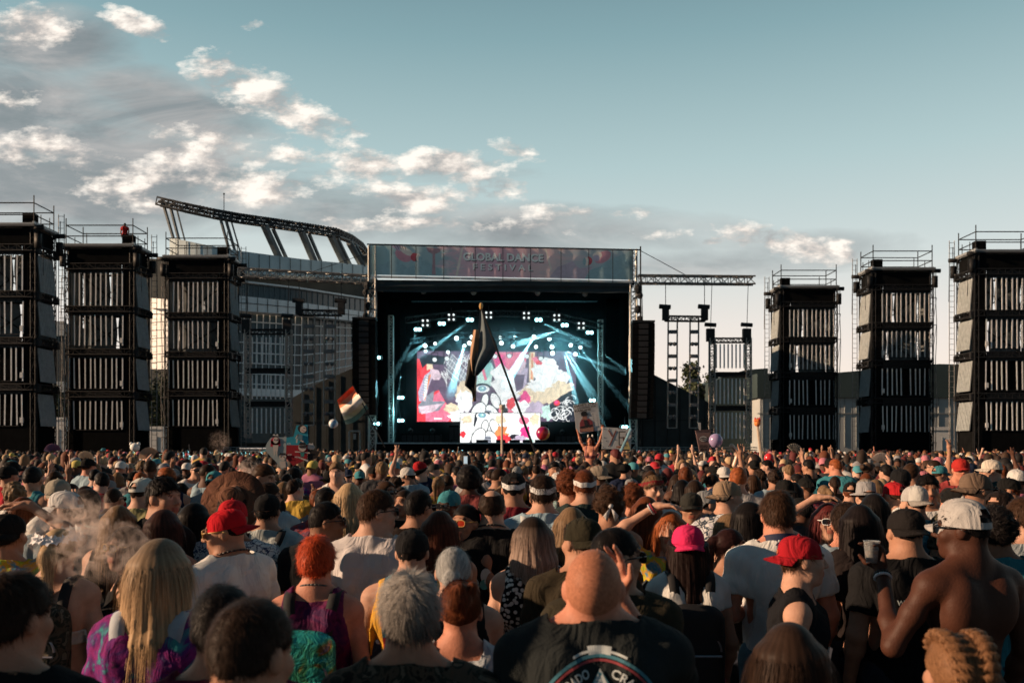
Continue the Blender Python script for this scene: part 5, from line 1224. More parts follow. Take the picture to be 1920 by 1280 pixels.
def stripe_mat():
    t = NT('striped_tank_top'); v = t.coord('Object'); s_ = t.node('ShaderNodeSeparateXYZ'); t.link(v, s_.inputs[0])
    z = t.ramp(t.math('SUBTRACT', s_.outputs['Z'], .9), [(0, (.02, .10, .15)), (.20, (.02, .10, .15)), (.205, (.70, .30, .03)), (.24, (.70, .30, .03)), (.245, (.45, .03, .03)), (.29, (.45, .03, .03)), (.295, (.20, .01, .02)), (.33, (.02, .10, .15))], 'CONSTANT')
    x = t.math('GREATER_THAN', t.math('ABSOLUTE', s_.outputs['X']), .128); c = t.mixf(x, z, (.75, .40, .05)); cloth_base(t, c); return t.mat
PAT['stripes'] = stripe_mat()
LENS = plain('dark_lens', (.01, .01, .012), .08, .1, spec=.8, bump=0); MIRROR = plain('mirror_lens', (.7, .75, .8), .08, .1, metal=.9, bump=0); REDL = plain('red_lens', (.35, .03, .01), .12, .1, spec=.7, bump=0)
def flat(name, c, **k): return plain(name, c, **k)
SK = dict(pale=(.54, .34, .26), fair=(.48, .285, .205), tan=(.38, .205, .135), brown=(.22, .108, .066), dark=(.10, .045, .028), red=(.50, .225, .15))
HC = dict(black=(.012, .010, .010), dark=(.030, .018, .013), brown=(.048, .025, .015), auburn=(.13, .040, .018), ginger=(.30, .085, .03), blond=(.48, .33, .19), dblond=(.20, .125, .07), grey=(.26, .25, .24), silver=(.34, .35, .35), white=(.6, .58, .54), red=(.42, .06, .02), maroon=(.10, .02, .02))
_fig, _body, _cloth, _hair = {}, {}, {}, {}
def get_fig(fem, bulk, aL, aR, yaw, pitch, det):
    k = (fem, bulk, str(aL), str(aR), yaw, pitch, det)
    if k not in _fig: _fig[k] = figure(fem, bulk, aL, aR, R(yaw), R(pitch), 0, det, .055 if pitch == 24 else .016)
    return k, _fig[k]
def get_body(k, F, h, det):
    q = k+(h,)
    if q not in _body: _body[q] = body_mesh(F, h, det)
    return _body[q]
def get_cloth(k, F, kind, h, hem=None):
    q = k[:2]+((k[2], k[3]) if kind not in ('trousers', 'shorts', 'leggings') else ())+(kind, h, hem)
    if q not in _cloth: _cloth[q] = cloth_mesh(F, kind, h, len(_cloth), hem)
    return _cloth[q]
def get_hair(kind, h, strands, L, tone=None, width=.0016, under=False):
    q = (kind, h, strands, L, tone, under)
    if q not in _hair: _hair[q] = hair_mesh(kind, h, strands//(3 if under else 1), L, tone, 1+len(_hair), width, under)
    return _hair[q]
_acc = {}
def acc_mesh(kind):
    if kind not in _acc:
        b = {'cap': lambda: cap_mesh(True), 'fitted': lambda: cap_mesh(False), 'trucker': lambda: cap_mesh(True, True, .012), 'brim': brim_mesh, 'glasses': glasses_mesh, 'band': lambda: band_mesh(.05, .036, False), 'bandana': lambda: band_mesh(.05, .034, True), 'hat': hat_mesh,
             'bucket': lambda: hat_mesh(.135), 'headphones': None, 'bigstraw': lambda: hat_mesh(.24)}[kind]()
        v = np.array(b.v); _acc[kind] = mesh_from(kind, v, b.f, True, b.m)
    return _acc[kind]
def m4(M, c, extra=None):
    X = Matrix.Identity(4)
    for i in range(3):
        for j in range(3): X[i][j] = float(M[i][j])
        X[i][3] = float(c[i])
    return X if extra is None else X @ extra
GRP_NEAR = None
PEOPLE = []
def slot(o, mats):
    """materials on the object, so that shared meshes keep their own"""
    me = o.data
    while len(me.materials) < len(mats): me.materials.append(None)
    for i, m_ in enumerate(mats): o.material_slots[i].link = 'OBJECT'; o.material_slots[i].material = m_
    return o
def cloth_obj(name, me, parent, c, mat4=None):
    o = link(name, me, None, parent, None if isinstance(c, str) else c, mat4)
    slot(o, [PAT[c] if isinstance(c, str) and c in PAT else CLOTH]); return o
def F_top(fem, bulk, aL, aR, yaw, pitch, det):
    F = get_fig(fem, bulk, aL, aR, yaw, pitch, det)[1]; M = F['M']; r = (.076, .096, .098)
    return float(F['c'][2]+HS*(M@np.array((0, -.012, .02)))[2]+HS*math.sqrt(sum((M[2][i]*r[i])**2 for i in range(3))))
def person(label, px, yt, s, fem=False, bulk=1.0, aL='down', aR='down', yaw=0, pitch=0, byaw=0, skin='fair', hair=('short', 'dark'), hat=None, shirt=('tee', (.02, .02, .02)), pants=('trousers', (.03, .035, .05)),
           glasses=None, band=None, det=1, h=None, group=None, tone=None, dx=0.0, hem=None, kscale=None, roll=0):
    d = FPX/s; x = (px-CX)/s; top = CAMZ-(yt-HY)/s
    extra = {'long': .018, 'bob': .018, 'thick': .020, 'spiky': .018, 'curly': .036, 'afro': .07}.get(hair[0] if hair else '', .01)
    if hat: extra = .022
    k = top/(1.753+extra*.7)*1.0
    ztop = F_top(fem, bulk, aL, aR, yaw, pitch, det); k = top/(ztop+extra*.7)
    if kscale: k = kscale
    if h is None: h = .0065 if s > 330 else .0085 if s > 240 else .011
    strands = 2500 if hair and hair[0] in ('low_bun',) else (16000 if hair and hair[0] in ('long', 'bob') else 9000) if s > 500 else 5200 if s > 330 else 2600 if s > 220 else 0
    t = thing('person', label, 'person', (x, d, top-1.765*k if kscale else 0), R(byaw), group, k)
    PEOPLE.append((px, d, x, t, .25))
    kf, F = get_fig(fem, bulk, aL, aR, yaw, pitch, det)
    body = link('body', get_body(kf, F, h, det), None, t, SK[skin] if isinstance(skin, str) else skin); slot(body, [SKIN])
    hc = max(h, .008)
    out = dict(t=t, F=F, k=k, body=body)
    if shirt:
        out['shirt'] = cloth_obj('shirt' if shirt[0] not in ('bandeau', 'bra') else 'bandeau_top', get_cloth(kf, F, shirt[0], hc, hem), t, shirt[1])
    if pants: out['pants'] = cloth_obj('shorts' if pants[0] == 'shorts' else 'trousers', get_cloth(kf, F, pants[0], .014), t, pants[1])
    HM = m4(F['M'], F['c'], Matrix.Scale(HS, 4)); out['HM'] = HM
    if hair:
        L = hair[2] if len(hair) > 2 else .3
        ho = link('hair', get_hair(hair[0], .006 if s > 330 else .009, strands, L, tone, .0010 if s > 450 else .0016 if s > 300 else .0024, bool(hat)), None, t, HC[hair[1]] if isinstance(hair[1], str) else hair[1], HM); slot(ho, [HAIR]); out['hair'] = ho
    if hat:
        kind, c, back = hat[:3]; c2 = hat[3] if len(hat) > 3 else c
        E = Matrix.Rotation(R(180 if back else 0)+R(hat[4] if len(hat) > 4 else 0), 4, 'Z')
        E = Matrix.Translation((0, -.012, 0)) @ Matrix.Rotation(R(-3 if not back else 3), 4, 'X') @ E @ Matrix.Translation((0, .012, 0))
        if kind == 'bigstraw': E = Matrix.Translation((0, -.03, .0)) @ Matrix.Rotation(R(66), 4, 'X')
        if kind in ('cap', 'fitted', 'trucker'):
            co_ = link('cap', acc_mesh(kind), None, t, c, HM @ E); slot(co_, [CLOTH if kind != 'trucker' else PAT['mesh'], CLOTH][:2 if kind == 'trucker' else 1])
            br = link('brim', acc_mesh('brim'), None, co_, c2); slot(br, [CLOTH]); out['cap'] = co_
        else:
            co_ = link('hat', acc_mesh(kind), None, t, None if isinstance(c, str) else c, HM @ E); slot(co_, [PAT[c] if isinstance(c, str) else CLOTH]); out['cap'] = co_
    if band:
        bo = link('headband', acc_mesh('bandana' if band[1] else 'band'), None, t, None if isinstance(band[0], str) else band[0], HM); slot(bo, [PAT[band[0]] if isinstance(band[0], str) else CLOTH])
    if glasses:
        go = link('sunglasses', acc_mesh('glasses'), None, t, None, HM); fr, le = glasses
        slot(go, [flat('frame_'+fr, dict(black=(.01, .01, .01), white=(.8, .8, .78), gold=(.5, .3, .1), clear=(.3, .3, .3))[fr], rough=.3, bump=0), dict(dark=LENS, mirror=MIRROR, red=REDL)[le]])
    return out
def T2(o): return o['t']

WHT, GRY, BLK, NVY, RED = (.62, .62, .60), (.30, .29, .29), (.012, .012, .013), (.015, .022, .05), (.42, .02, .025)
H = {}
# ---- the nearest row
H['edge_dark'] = person('person with dark wavy hair and a dark shirt, cut off by the lower left edge', 12, 1076, 740, bulk=1.05, hair=('thick', 'dark'), skin='tan', shirt=('tee', BLK), yaw=-20)
H['big_dark'] = person('person with short dark brown hair filling the bottom left foreground', 455, 1131, 900, hair=('short', 'dark'), skin='tan', shirt=('tee', (.10, .012, .02)), yaw=-25, pitch=-6)
H['behind_big'] = person('person with cropped black hair half hidden behind the large dark head at lower left', 415, 1104, 720, hair=('short', 'black'), skin='tan', shirt=('tee', (.10, .01, .03)), yaw=10)
H['spiky'] = person('person with spiky grey brown hair, glasses and a black patterned shirt at bottom centre', 769, 1078, 690, hair=('spiky', (1, 1, 1)), tone=((.36, .33, .30), (.016, .014, .013)), skin='tan', shirt=('tee', 'camo'), glasses=('clear', 'dark'), yaw=14)
H['bun'] = person('person with a messy red brown bun and pale grey tank top at bottom centre', 862, 1090, 560, True, hair=('bun', 'auburn'), skin='red', shirt=('tank', (.36, .40, .44)), yaw=0, pitch=-8)
H['bald'] = person('large person with a shaved head and a round mountain emblem on a black tee', 1113, 1024, 680, bulk=1.03, aR='shout', hair=('buzz', (.44, .185, .11)), skin='red', shirt=('tee', (.022, .026, .027)), yaw=-6, pitch=24)
H['low_dark'] = person('person with long dark brown hair at the bottom in front of the red backwards cap', 1482, 1168, 720, True, hair=('long', (.035, .02, .014), .40), skin='tan', shirt=('tee', BLK), yaw=-10)
H['braids'] = person('person with tight braided brown hair parted in the middle at lower right', 1800, 1190, 760, True, hair=('braids', (.22, .11, .055)), skin='tan', shirt=('tank', BLK))
H['long_blond'] = person('person with long straight blond hair and a purple tie dyed tee', 297, 1010, 555, True, bulk=1.18, hair=('long', (1, 1, 1), .46), tone=((.20, .145, .10), (.66, .42, .22)), skin='fair', shirt=('tee', 'tiedye'), yaw=-14)
H['shirtless'] = person('shirtless person in a white mesh trucker cap raising a drink', 1815, 936, 448, bulk=.98, aL=((.30, .06, 1.16), (.17, .30, 1.42), (.1, .3, 1), (.9, -.2, 0), .8), hair=('fade', 'black'), hat=('trucker', (.40, .38, .37), False, (.40, .38, .37), -24), skin=(.065, .025, .015), shirt=None, pants=('shorts', (.02, .02, .03)), yaw=40, byaw=14, glasses=('black', 'dark'))
H['flower'] = person('person with a blond ponytail and a white flower crown wearing a white bra top', 108, 990, 395, True, bulk=1.1, hair=('ponytail', 'blond', .30), skin='fair', shirt=('bra', WHT), yaw=6)
H['galaxy'] = person('person with short bright red hair and a purple galaxy print top', 592, 1006, 435, True, bulk=1.25, hair=('thick', 'red'), skin='red', shirt=('tank', 'galaxy'), pants=('trousers', (.03, .01, .03)))
H['nycap'] = person('person in a black backwards cap and a teal tank top with yellow and red stripes', 772, 990, 402, hair=('fade', 'black'), hat=('fitted', BLK, False), skin='fair', shirt=('tank', 'stripes'), yaw=0)
H['redcap_l'] = person('person in a bright red backwards cap, sunglasses and white tee turned left', 432, 952, 370, hair=('buzz', 'black'), hat=('cap', (.50, .012, .02), True), skin='tan', shirt=('tee', (.66, .66, .64)), yaw=46, byaw=54, pitch=-8, glasses=('gold', 'dark'))
H['grey_tee'] = person('tall person with short brown hair and black sunglasses in a pale grey tee', 700, 920, 350, hair=('short', 'brown'), skin='fair', shirt=('tee', (.50, .47, .47)), yaw=-58, byaw=-8, glasses=('black', 'dark'))
H['silver'] = person('person with smooth silver grey hair pulled back above a black tank top', 850, 1026, 455, True, bulk=1.25, hair=('low_bun', 'silver'), skin='fair', shirt=('tank', BLK))
H['leopard'] = person('person with a blond and dark bob in a white leopard print top', 1000, 970, 385, True, bulk=1.15, hair=('bob', (1, 1, 1), .22), tone=((.03, .02, .015), (.42, .30, .24)), skin='fair', shirt=('tank', 'leopard'), yaw=8)
H['fade_shades'] = person('person with black faded hair and dark sunglasses behind the shaved head', 1146, 992, 505, hair=('fade', 'black'), skin='tan', shirt=('tee', (.035, .03, .02)), yaw=-62, glasses=('black', 'dark'))
H['olive_cap'] = person('person in a dark olive cap left of the shaved head', 1094, 968, 415, hair=('short', 'dark'), hat=('fitted', (.028, .025, .016), True), skin='tan', shirt=('tee', (.035, .028, .018)), yaw=30, bulk=1.1)
H['pinkcap'] = person('person in a pink and white backwards cap with very long black hair and white top', 1290, 981, 380, True, aL=((.27, .10, 1.14), (.16, .30, 1.24), (.2, .5, .8), (.9, 0, .2), .8), hair=('long', (.018, .010, .009), .55), hat=('cap', (.62, .03, .12), True), skin='tan', shirt=('crop', (.60, .60, .58)), pants=('leggings', (.55, .10, .28)), yaw=-4)
H['bareback'] = person('person with straight auburn hair and a lime green bandeau top over a bare back', 1212, 930, 285, True, hair=('long', 'auburn', .26), skin='tan', shirt=('bandeau', (.30, .50, .05)), pants=('trousers', 'check'))
H['polo'] = person('tall person with curly brown quiff in a white polo with a navy collar', 1460, 921, 368, hair=('thick', 'brown'), skin='red', bulk=1.05, aL='front', shirt=('tee', (.66, .66, .64)), pants=('trousers', (.12, .22, .28)), yaw=-8, byaw=4)
H['redcap_r'] = person('person in a dark red backwards cap and black sleeveless shirt looking right', 1498, 1001, 425, aR=((.26, -.02, 1.13), (.25, .25, 1.02), (.1, .9, .15), (-1, 0, .1), .9), hair=('thick', 'brown'), hat=('cap', (.36, .014, .022), True), skin='fair', shirt=('muscle', (.012, .012, .014)), yaw=14, byaw=-108, bulk=1.0)
H['black_hair'] = person('person with very long black hair and a sheer black top', 1613, 945, 348, True, hair=('long', (.014, .010, .010), .60), skin='tan', shirt=('tee', (.02, .015, .015)))
H['white_shades'] = person('person in white sunglasses with an arm over her head, facing the camera', 1552, 942, 300, True, aR='head', hair=('long', 'maroon', .30), skin='fair', shirt=('tank', 'leafy'), yaw=0, byaw=172, glasses=('white', 'dark'))
H['black_cap'] = person('person in a black backwards cap and black tee left of the white trucker cap', 1700, 950, 390, hair=('fade', 'black'), hat=('cap', (.016, .014, .014), True), skin='tan', bulk=1.2, shirt=('tee', (.012, .012, .013)))
H['dark_pony'] = person('person with a dark half ponytail and black strap top in profile', 1364, 990, 335, True, hair=('ponytail', (.030, .012, .012), .22), skin='tan', shirt=('strappy', BLK), yaw=-65, byaw=-20)
H['smoke_woman'] = person('person in round mirrored sunglasses standing in the vape smoke, facing left', 240, 986, 372, True, hair=('long', 'dark', .42), skin='fair', shirt=('tank', BLK), yaw=35, byaw=115, glasses=('gold', 'mirror'), pitch=4)
H['redcap2'] = person('person in a red backwards cap and map printed tee behind the bright red cap', 436, 934, 322, hair=('fade', 'black'), hat=('cap', (.42, .015, .022), True), skin='brown', shirt=('tee', 'newsprint'), bulk=1.25, yaw=5)
H['black_tee_l'] = person('person with black faded hair, glasses and a black tee with a white chain', 606, 942, 330, hair=('fade', 'black'), skin='brown', shirt=('tee', BLK), bulk=1.15, yaw=-62, byaw=-12, glasses=('black', 'dark'))
H['ginger'] = person('person with wavy ginger hair bending an arm over the head, facing the camera', 1258, 958, 318, True, aR='head', hair=('long', 'ginger', .30), skin='fair', shirt=('tee', 'rainbow_dye'), byaw=168, yaw=-6)
# ---- second row
H['camo_cap'] = person('person in a black camo cap facing the camera behind the ginger hair', 1296, 921, 258, hair=('short', 'dark'), hat=('cap', (.03, .03, .027), False), skin='tan', shirt=('tee', 'redpat'), byaw=150, yaw=20)
H['beige_cap'] = person('person in a beige backwards cap and white floral shirt', 1362, 899, 262, hair=('fade', 'dark'), hat=('cap', (.30, .21, .14), True), skin='fair', shirt=('tee', 'floral'), yaw=-55, byaw=-15)
H['balding'] = person('balding person in a black tee with a pink and white print on the back', 922, 917, 312, hair=('balding', 'dark'), skin='fair', shirt=('tee', BLK), yaw=-8)
H['bandana_pack'] = person('person with black hair and a white bandana headband in a pale blue shirt', 1018, 890, 285, hair=('thick', 'dark'), band=('paisley', False), skin='fair', shirt=('tee', (.28, .40, .48)))
H['cap_bandana'] = person('person in a black cap over a white bandana with a red collar', 963, 884, 262, hair=('fade', 'black'), hat=('cap', BLK, False), band=('paisley', False), skin='tan', shirt=('tee', (.16, .02, .03)))
H['auburn_band'] = person('person with short auburn hair and a white headband in a dark jacket', 1097, 883, 250, hair=('short', 'auburn'), band=((.6, .6, .6), False), skin='fair', shirt=('long', (.03, .045, .045)))
H['auburn_bob'] = person('person with short auburn hair in a pale leaf print dress', 1066, 879, 246, True, hair=('curly', 'auburn'), skin='fair', shirt=('dress', 'leafy'), hem=.8)
H['bandana_knot'] = person('person with brown hair under a bandana knotted at the back', 1142, 912, 295, True, hair=('curly', 'brown'), band=('paisley', True), skin='tan', shirt=('bra', (.05, .02, .04)))
H['curls'] = person('person with tight brown curls in a light blue shirt', 1186, 905, 250, hair=('curly', 'auburn'), skin='red', shirt=('tee', (.20, .27, .32)))
H['red_bandana'] = person('person with blond hair and a dark red bandana in a white tee facing right', 1222, 890, 235, hair=('thick', 'dblond'), band=((.22, .02, .03), False), skin='fair', shirt=('tee', WHT), yaw=-120, byaw=-40)
H['dark_crop'] = person('person with thick dark hair in a dark brown tee right of the grey tee', 782, 921, 292, hair=('short', 'black'), skin='tan', shirt=('tee', (.02, .014, .012)), yaw=-35, glasses=('black', 'dark'))
H['red_streak'] = person('person with long dark red streaked hair behind the black backwards cap', 824, 957, 345, True, hair=('long', (.075, .025, .015), .34), skin='tan', shirt=('tank', BLK), yaw=0)
H['red_glasses'] = person('person in red tinted sunglasses looking left towards the camera', 876, 945, 312, True, hair=('low_bun', 'black'), skin='tan', shirt=('strappy', 'leafy'), byaw=140, yaw=10, glasses=('gold', 'red'))
H['pack_dark'] = person('person with a black cap in a pale sweater wearing a black and grey backpack', 500, 924, 285, hair=('thick', 'black'), hat=('fitted', BLK, False), skin='tan', shirt=('long', (.38, .42, .42)))
H['profile_l'] = person('young person with dark quiff and moustache looking right in a black shirt', 302, 893, 318, hair=('thick', 'black'), skin='tan', shirt=('tee', BLK), yaw=-80, byaw=-35)
H['white_cap'] = person('person in a white backwards cap and khaki backpack straps at left', 264, 894, 238, hair=('fade', 'dark'), hat=('cap', (.58, .57, .52), False), skin='fair', shirt=('tee', (.25, .24, .12)), yaw=-25)
H['tan_cap'] = person('person in a tan cap and sunglasses with a raised hand, wearing a white tee', 108, 896, 258, aR='shout', hair=('fade', 'brown'), hat=('cap', (.30, .27, .22), False), skin='fair', shirt=('tee', WHT), byaw=-100, yaw=-45, glasses=('black', 'dark'))
H['visor'] = person('person with dark hair and a white visor half hidden in the smoke', 128, 918, 300, hair=('thick', 'dark'), hat=('cap', (.55, .55, .55), False), skin='fair', shirt=('tee', (.2, .25, .28)), yaw=70, byaw=20)
H['brown_long_l'] = person('person with long brown hair left of the red caps', 305, 955, 335, True, hair=('long', (.05, .022, .018), .36), skin='tan', shirt=('tank', BLK), yaw=-18)
H['black_long_l'] = person('person with long black hair behind the bright red cap', 362, 942, 300, True, hair=('long', 'black', .34), skin='tan', shirt=('tank', (.03, .02, .02)), yaw=-30)
H['gold_long'] = person('person with long golden brown hair behind the vape smoke', 222, 947, 318, True, hair=('long', 'dblond', .34), skin='fair', shirt=('tank', BLK), yaw=20)
H['straw'] = person('person in a very wide dark straw hat tilted back', 440, 905, 262, True, hair=('long', 'dark', .2), hat=('bigstraw', 'straw', False), skin='tan', shirt=('tank', BLK))
H['blond_low'] = person('person with shoulder length ash blond hair behind the leopard top', 1072, 950, 330, True, hair=('long', 'dblond', .24), skin='fair', shirt=('tank', BLK))
H['glasses_r'] = person('person with long dark hair and glasses looking right', 1402, 940, 300, True, hair=('long', 'black', .3), skin='fair', shirt=('tank', (.2, .08, .16)), yaw=-72, byaw=-20, glasses=('black', 'dark'))
H['ash_side'] = person('person with long wavy ash blond hair and a purple sequin top', 1366, 962, 288, True, hair=('long', 'dblond', .3), skin='tan', shirt=('tank', 'galaxy'), byaw=-60, yaw=-40)
H['red_cap_m'] = person('person in a red forward cap and pale blue tee on the right', 1680, 902, 225, hair=('fade', 'brown'), hat=('cap', RED, False), skin='fair', shirt=('tee', (.36, .46, .50)), yaw=20)
H['trucker_logo'] = person('person in a grey and white backwards cap and blue tie dyed tee', 1716, 911, 262, hair=('fade', 'dark'), hat=('trucker', (.5, .5, .48), True, (.30, .28, .26)), skin='fair', shirt=('tee', 'bluedye'), yaw=15)
H['smile'] = person('smiling person in a white tee facing the camera on the right', 1738, 889, 232, hair=('thick', 'black'), skin='tan', shirt=('tee', WHT), byaw=165, yaw=5)
H['tan_cap_r'] = person('person in a tan backwards cap and sunglasses looking right at the right side', 1828, 884, 272, hair=('fade', 'brown'), hat=('cap', (.16, .11, .08), True), skin='tan', shirt=('tee', 'camo'), yaw=-72, byaw=-12, glasses=('black', 'dark'))
H['cap_r'] = person('person in a black cap with a shaved neck at the right edge', 1872, 918, 300, hair=('fade', 'dark'), hat=('cap', (.02, .014, .013), False), skin='fair', shirt=('tee', BLK), yaw=-40, byaw=-15)
H['curl_denim'] = person('person with dark curly hair and a teal shirt with black straps at the right edge', 1868, 948, 385, hair=('curly', 'black'), skin='brown', shirt=('tee', (.03, .16, .20)), yaw=-10)
H['edge_r'] = person('person with brown hair cut off by the right edge', 1925, 935, 350, hair=('short', 'brown'), skin='fair', shirt=('tee', (.3, .34, .36)), yaw=20)
H['ny'] = person('person in a tall black cap with white letters on the right', 1690, 877, 205, hair=('fade', 'black'), hat=('fitted', BLK, False), skin='brown', shirt=('tee', (.5, .5, .5)))
H['red_shades'] = person('person in a red cap and dark sunglasses facing the camera on the right', 1800, 858, 168, hair=('fade', 'dark'), hat=('cap', (.40, .03, .025), False), skin='red', shirt=('tee', (.3, .05, .05)), byaw=170)
H['white_cap_r'] = person('person in a white curved cap and dark green tee on the right', 1863, 860, 165, hair=('fade', 'brown'), hat=('cap', (.58, .52, .44), False), skin='fair', shirt=('tee', (.02, .06, .06)), yaw=70)
H['dark_long_r'] = person('person with long dark hair behind the long black hair', 1640, 925, 270, True, hair=('long', 'black', .3), skin='tan', shirt=('tank', BLK), yaw=10)
H['fade_r'] = person('person with short black hair and a white ear stud beside the long black hair', 1588, 943, 338, hair=('thick', 'dark'), skin='red', shirt=('tee', (.25, .32, .38)), yaw=-10)
H['dyed_l'] = person('person in a tie dyed top and black cap, arm to head, at left edge', 12, 960, 372, True, aR='head', hair=('short', 'black'), skin='tan', shirt=('tee', 'rainbow_dye'), hat=('fitted', BLK, True))
H['blonde_half'] = person('person with long pale blond hair left of the grey tee', 655, 905, 265, True, hair=('long', 'blond', .34), skin='fair', shirt=('tank', BLK))
H['short_l'] = person('person with short dark hair and shaved sides in front of the raised hands', 610, 915, 262, hair=('fade', 'black'), skin='tan', shirt=('tee', 'redpat'))
H['profile_far'] = person('person with dark quiff looking down beside the wide straw hat', 486, 870, 215, hair=('short', 'brown'), skin='tan', shirt=('tee', BLK), yaw=-70, byaw=-30, pitch=-12)
H['afro'] = person('person with a round black afro left of the bandana row', 880, 873, 190, hair=('afro', 'black'), skin='dark', shirt=('tee', (.2, .05, .05)))
H['yeezy'] = person('person in a grey bucket hat beside the dark long hair', 1625, 905, 225, hair=('fade', 'dark'), hat=('bucket', (.30, .30, .31), False), skin='fair', shirt=('tank', (.36, .42, .40)))

# ---------------------------------------------------------------- things worn or held by the near people
def local(o, p):                                     # figure-local point to world
    t = o['t']; k = o['k']; a = t.rotation_euler[2]; x, y, z = p
    return Vector((t.location.x+k*(x*math.cos(a)-y*math.sin(a)), t.location.y+k*(x*math.sin(a)+y*math.cos(a)), t.location.z+k*z))
def handpos(o, side):
    F = o['F']; e, w, d, n, c = F['sh'][side]; d = d/np.linalg.norm(d); n = n-d*(n@d); n /= np.linalg.norm(n); return w+d*.085+n*.030, d, n
def pack_prims(o, h, prims, carve=None):
    g = grid_for(prims, h, .03)
    for p in prims: g.prim(p)
    return g.mesh()
def backpack(o, label, mat, pocket, w=.15, hh=.21, dep=.075, zc=1.16, strap_mat=None):
    F = o['F']; k = o['k']; t = thing('backpack', label, 'backpack', tuple(o['t'].location), o['t'].rotation_euler[2], None, k)
    b = o['F']['bulk']; y0 = -.115-.04*(b-1)
    v, f = pack_prims(o, .008, [RBox((0, y0-dep, zc), (w, dep, hh), .055), RBox((0, y0-dep*1.1, zc+hh*.5), (w*.86, dep*.85, hh*.58), .06, .03)])
    v = v+vnormals(v, f)*(wob(v, 30, 5)*.005)[:, None]; link('bag', mesh_from('bag', v, f, True), mat, t)
    v, f = pack_prims(o, .007, [RBox((0, y0-dep*1.75, zc-hh*.40), (w*.82, dep*.42, hh*.50), .03)]); link('front_pocket', mesh_from('front_pocket', v, f, True), pocket, t)
    b_ = MB(); z = zc-hh*.40+hh*.5
    pts = [(w*.80*math.cos(a), y0-dep*1.95, zc+hh*.10+hh*.42*math.sin(a)) for a in [math.pi*i/16 for i in range(17)]]; b_.path(pts, .006, 5); b_.path([(-w*.8, y0-dep*2.12, z-.02), (w*.8, y0-dep*2.12, z-.02)], .006, 5)
    b_.build('zip', flat('zip_metal', (.30, .28, .30), rough=.3, metal=.6, bump=0), t, False, False)
    sm = strap_mat or flat('strap_webbing', (.014, .014, .016), rough=.8)
    sw = F['sw']
    for s in (-1, 1):
        b_ = MB(); pts = [(s*w*.55, y0-.005, zc+hh*.75), (s*sw*.58, -.09, 1.445), (s*sw*.60, -.02, 1.487), (s*sw*.62, .06, 1.455), (s*sw*.64, .135, 1.33), (s*sw*.75, .13, 1.18), (s*sw*.92, .0, 1.05), (s*w*.85, y0-.02, zc-hh*.8)]
        P_ = [Vector(p) for p in pts]
        dense = []
        for i in range(len(P_)-1):
            p0, p1, p2, p3 = P_[max(i-1, 0)], P_[i], P_[i+1], P_[min(i+2, len(P_)-1)]
            for q in range(6):
                u = q/6; dense.append(.5*((2*p1)+(p2-p0)*u+(2*p0-5*p1+4*p2-p3)*u*u+(3*p1-p0-3*p2+p3)*u**3))
        dense.append(P_[-1])
        loops = []
        for q in range(len(dense)):
            a = dense[q]; dd = (dense[min(q+1, len(dense)-1)]-dense[max(q-1, 0)]).normalized(); out = Vector((a.x*.2, a.y, (a.z-1.25)*.8)); out = (out-dd*out.dot(dd)).normalized(); sd_ = dd.cross(out).normalized()*.025
            loops.append([a-sd_+out*.006, a-sd_+out*.016, a+out*.019, a+sd_+out*.016, a+sd_+out*.006])
        b_.add([p for l_ in loops for p in l_], [(q*5+i, q*5+(i+1) % 5, q*5+5+(i+1) % 5, q*5+5+i) for q in range(len(loops)-1) for i in range(5)])
        b_.build('shoulder_strap', sm, t, True, False)
    return t
backpack(H['flower'], 'dark camo backpack on the back with a blond ponytail above it', PAT['camo'], PAT['camo'], .15, .22)
backpack(H['long_blond'], 'small silver sequin backpack under long blond hair', m_seq(), flat('clear_black_vinyl', (.02, .025, .027), rough=.1, spec=.8, bump=0), .105, .135, .05, 1.07, flat('pale_strap', (.35, .38, .42)))
backpack(H['galaxy'], 'iridescent green vinyl backpack on a purple galaxy top', m_holo(), m_holo(), .125, .20, .055, 1.14)
backpack(H['pinkcap'], 'black backpack hanging below a pink cap and long black hair', flat('black_nylon', (.012, .012, .014), rough=.7), flat('black_nylon', (.012, .012, .014)), .14, .22, .07, 1.12)
backpack(H['bandana_pack'], 'pale grey backpack on a pale blue shirt', flat('pale_nylon', (.42, .44, .44)), flat('pale_nylon', (.42, .44, .44)), .14, .2, .06, 1.2, flat('pale_nylon', (.42, .44, .44)))
backpack(H['pack_dark'], 'black and grey backpack on a pale sweater', flat('black_nylon', (.012, .012, .014)), flat('grey_nylon', (.25, .26, .26)), .14, .2, .07, 1.2)
backpack(H['red_cap_m'], 'small black backpack on a pale blue tee', flat('black_nylon', (.012, .012, .014)), flat('black_nylon', (.012, .012, .014)), .11, .16, .05, 1.2)
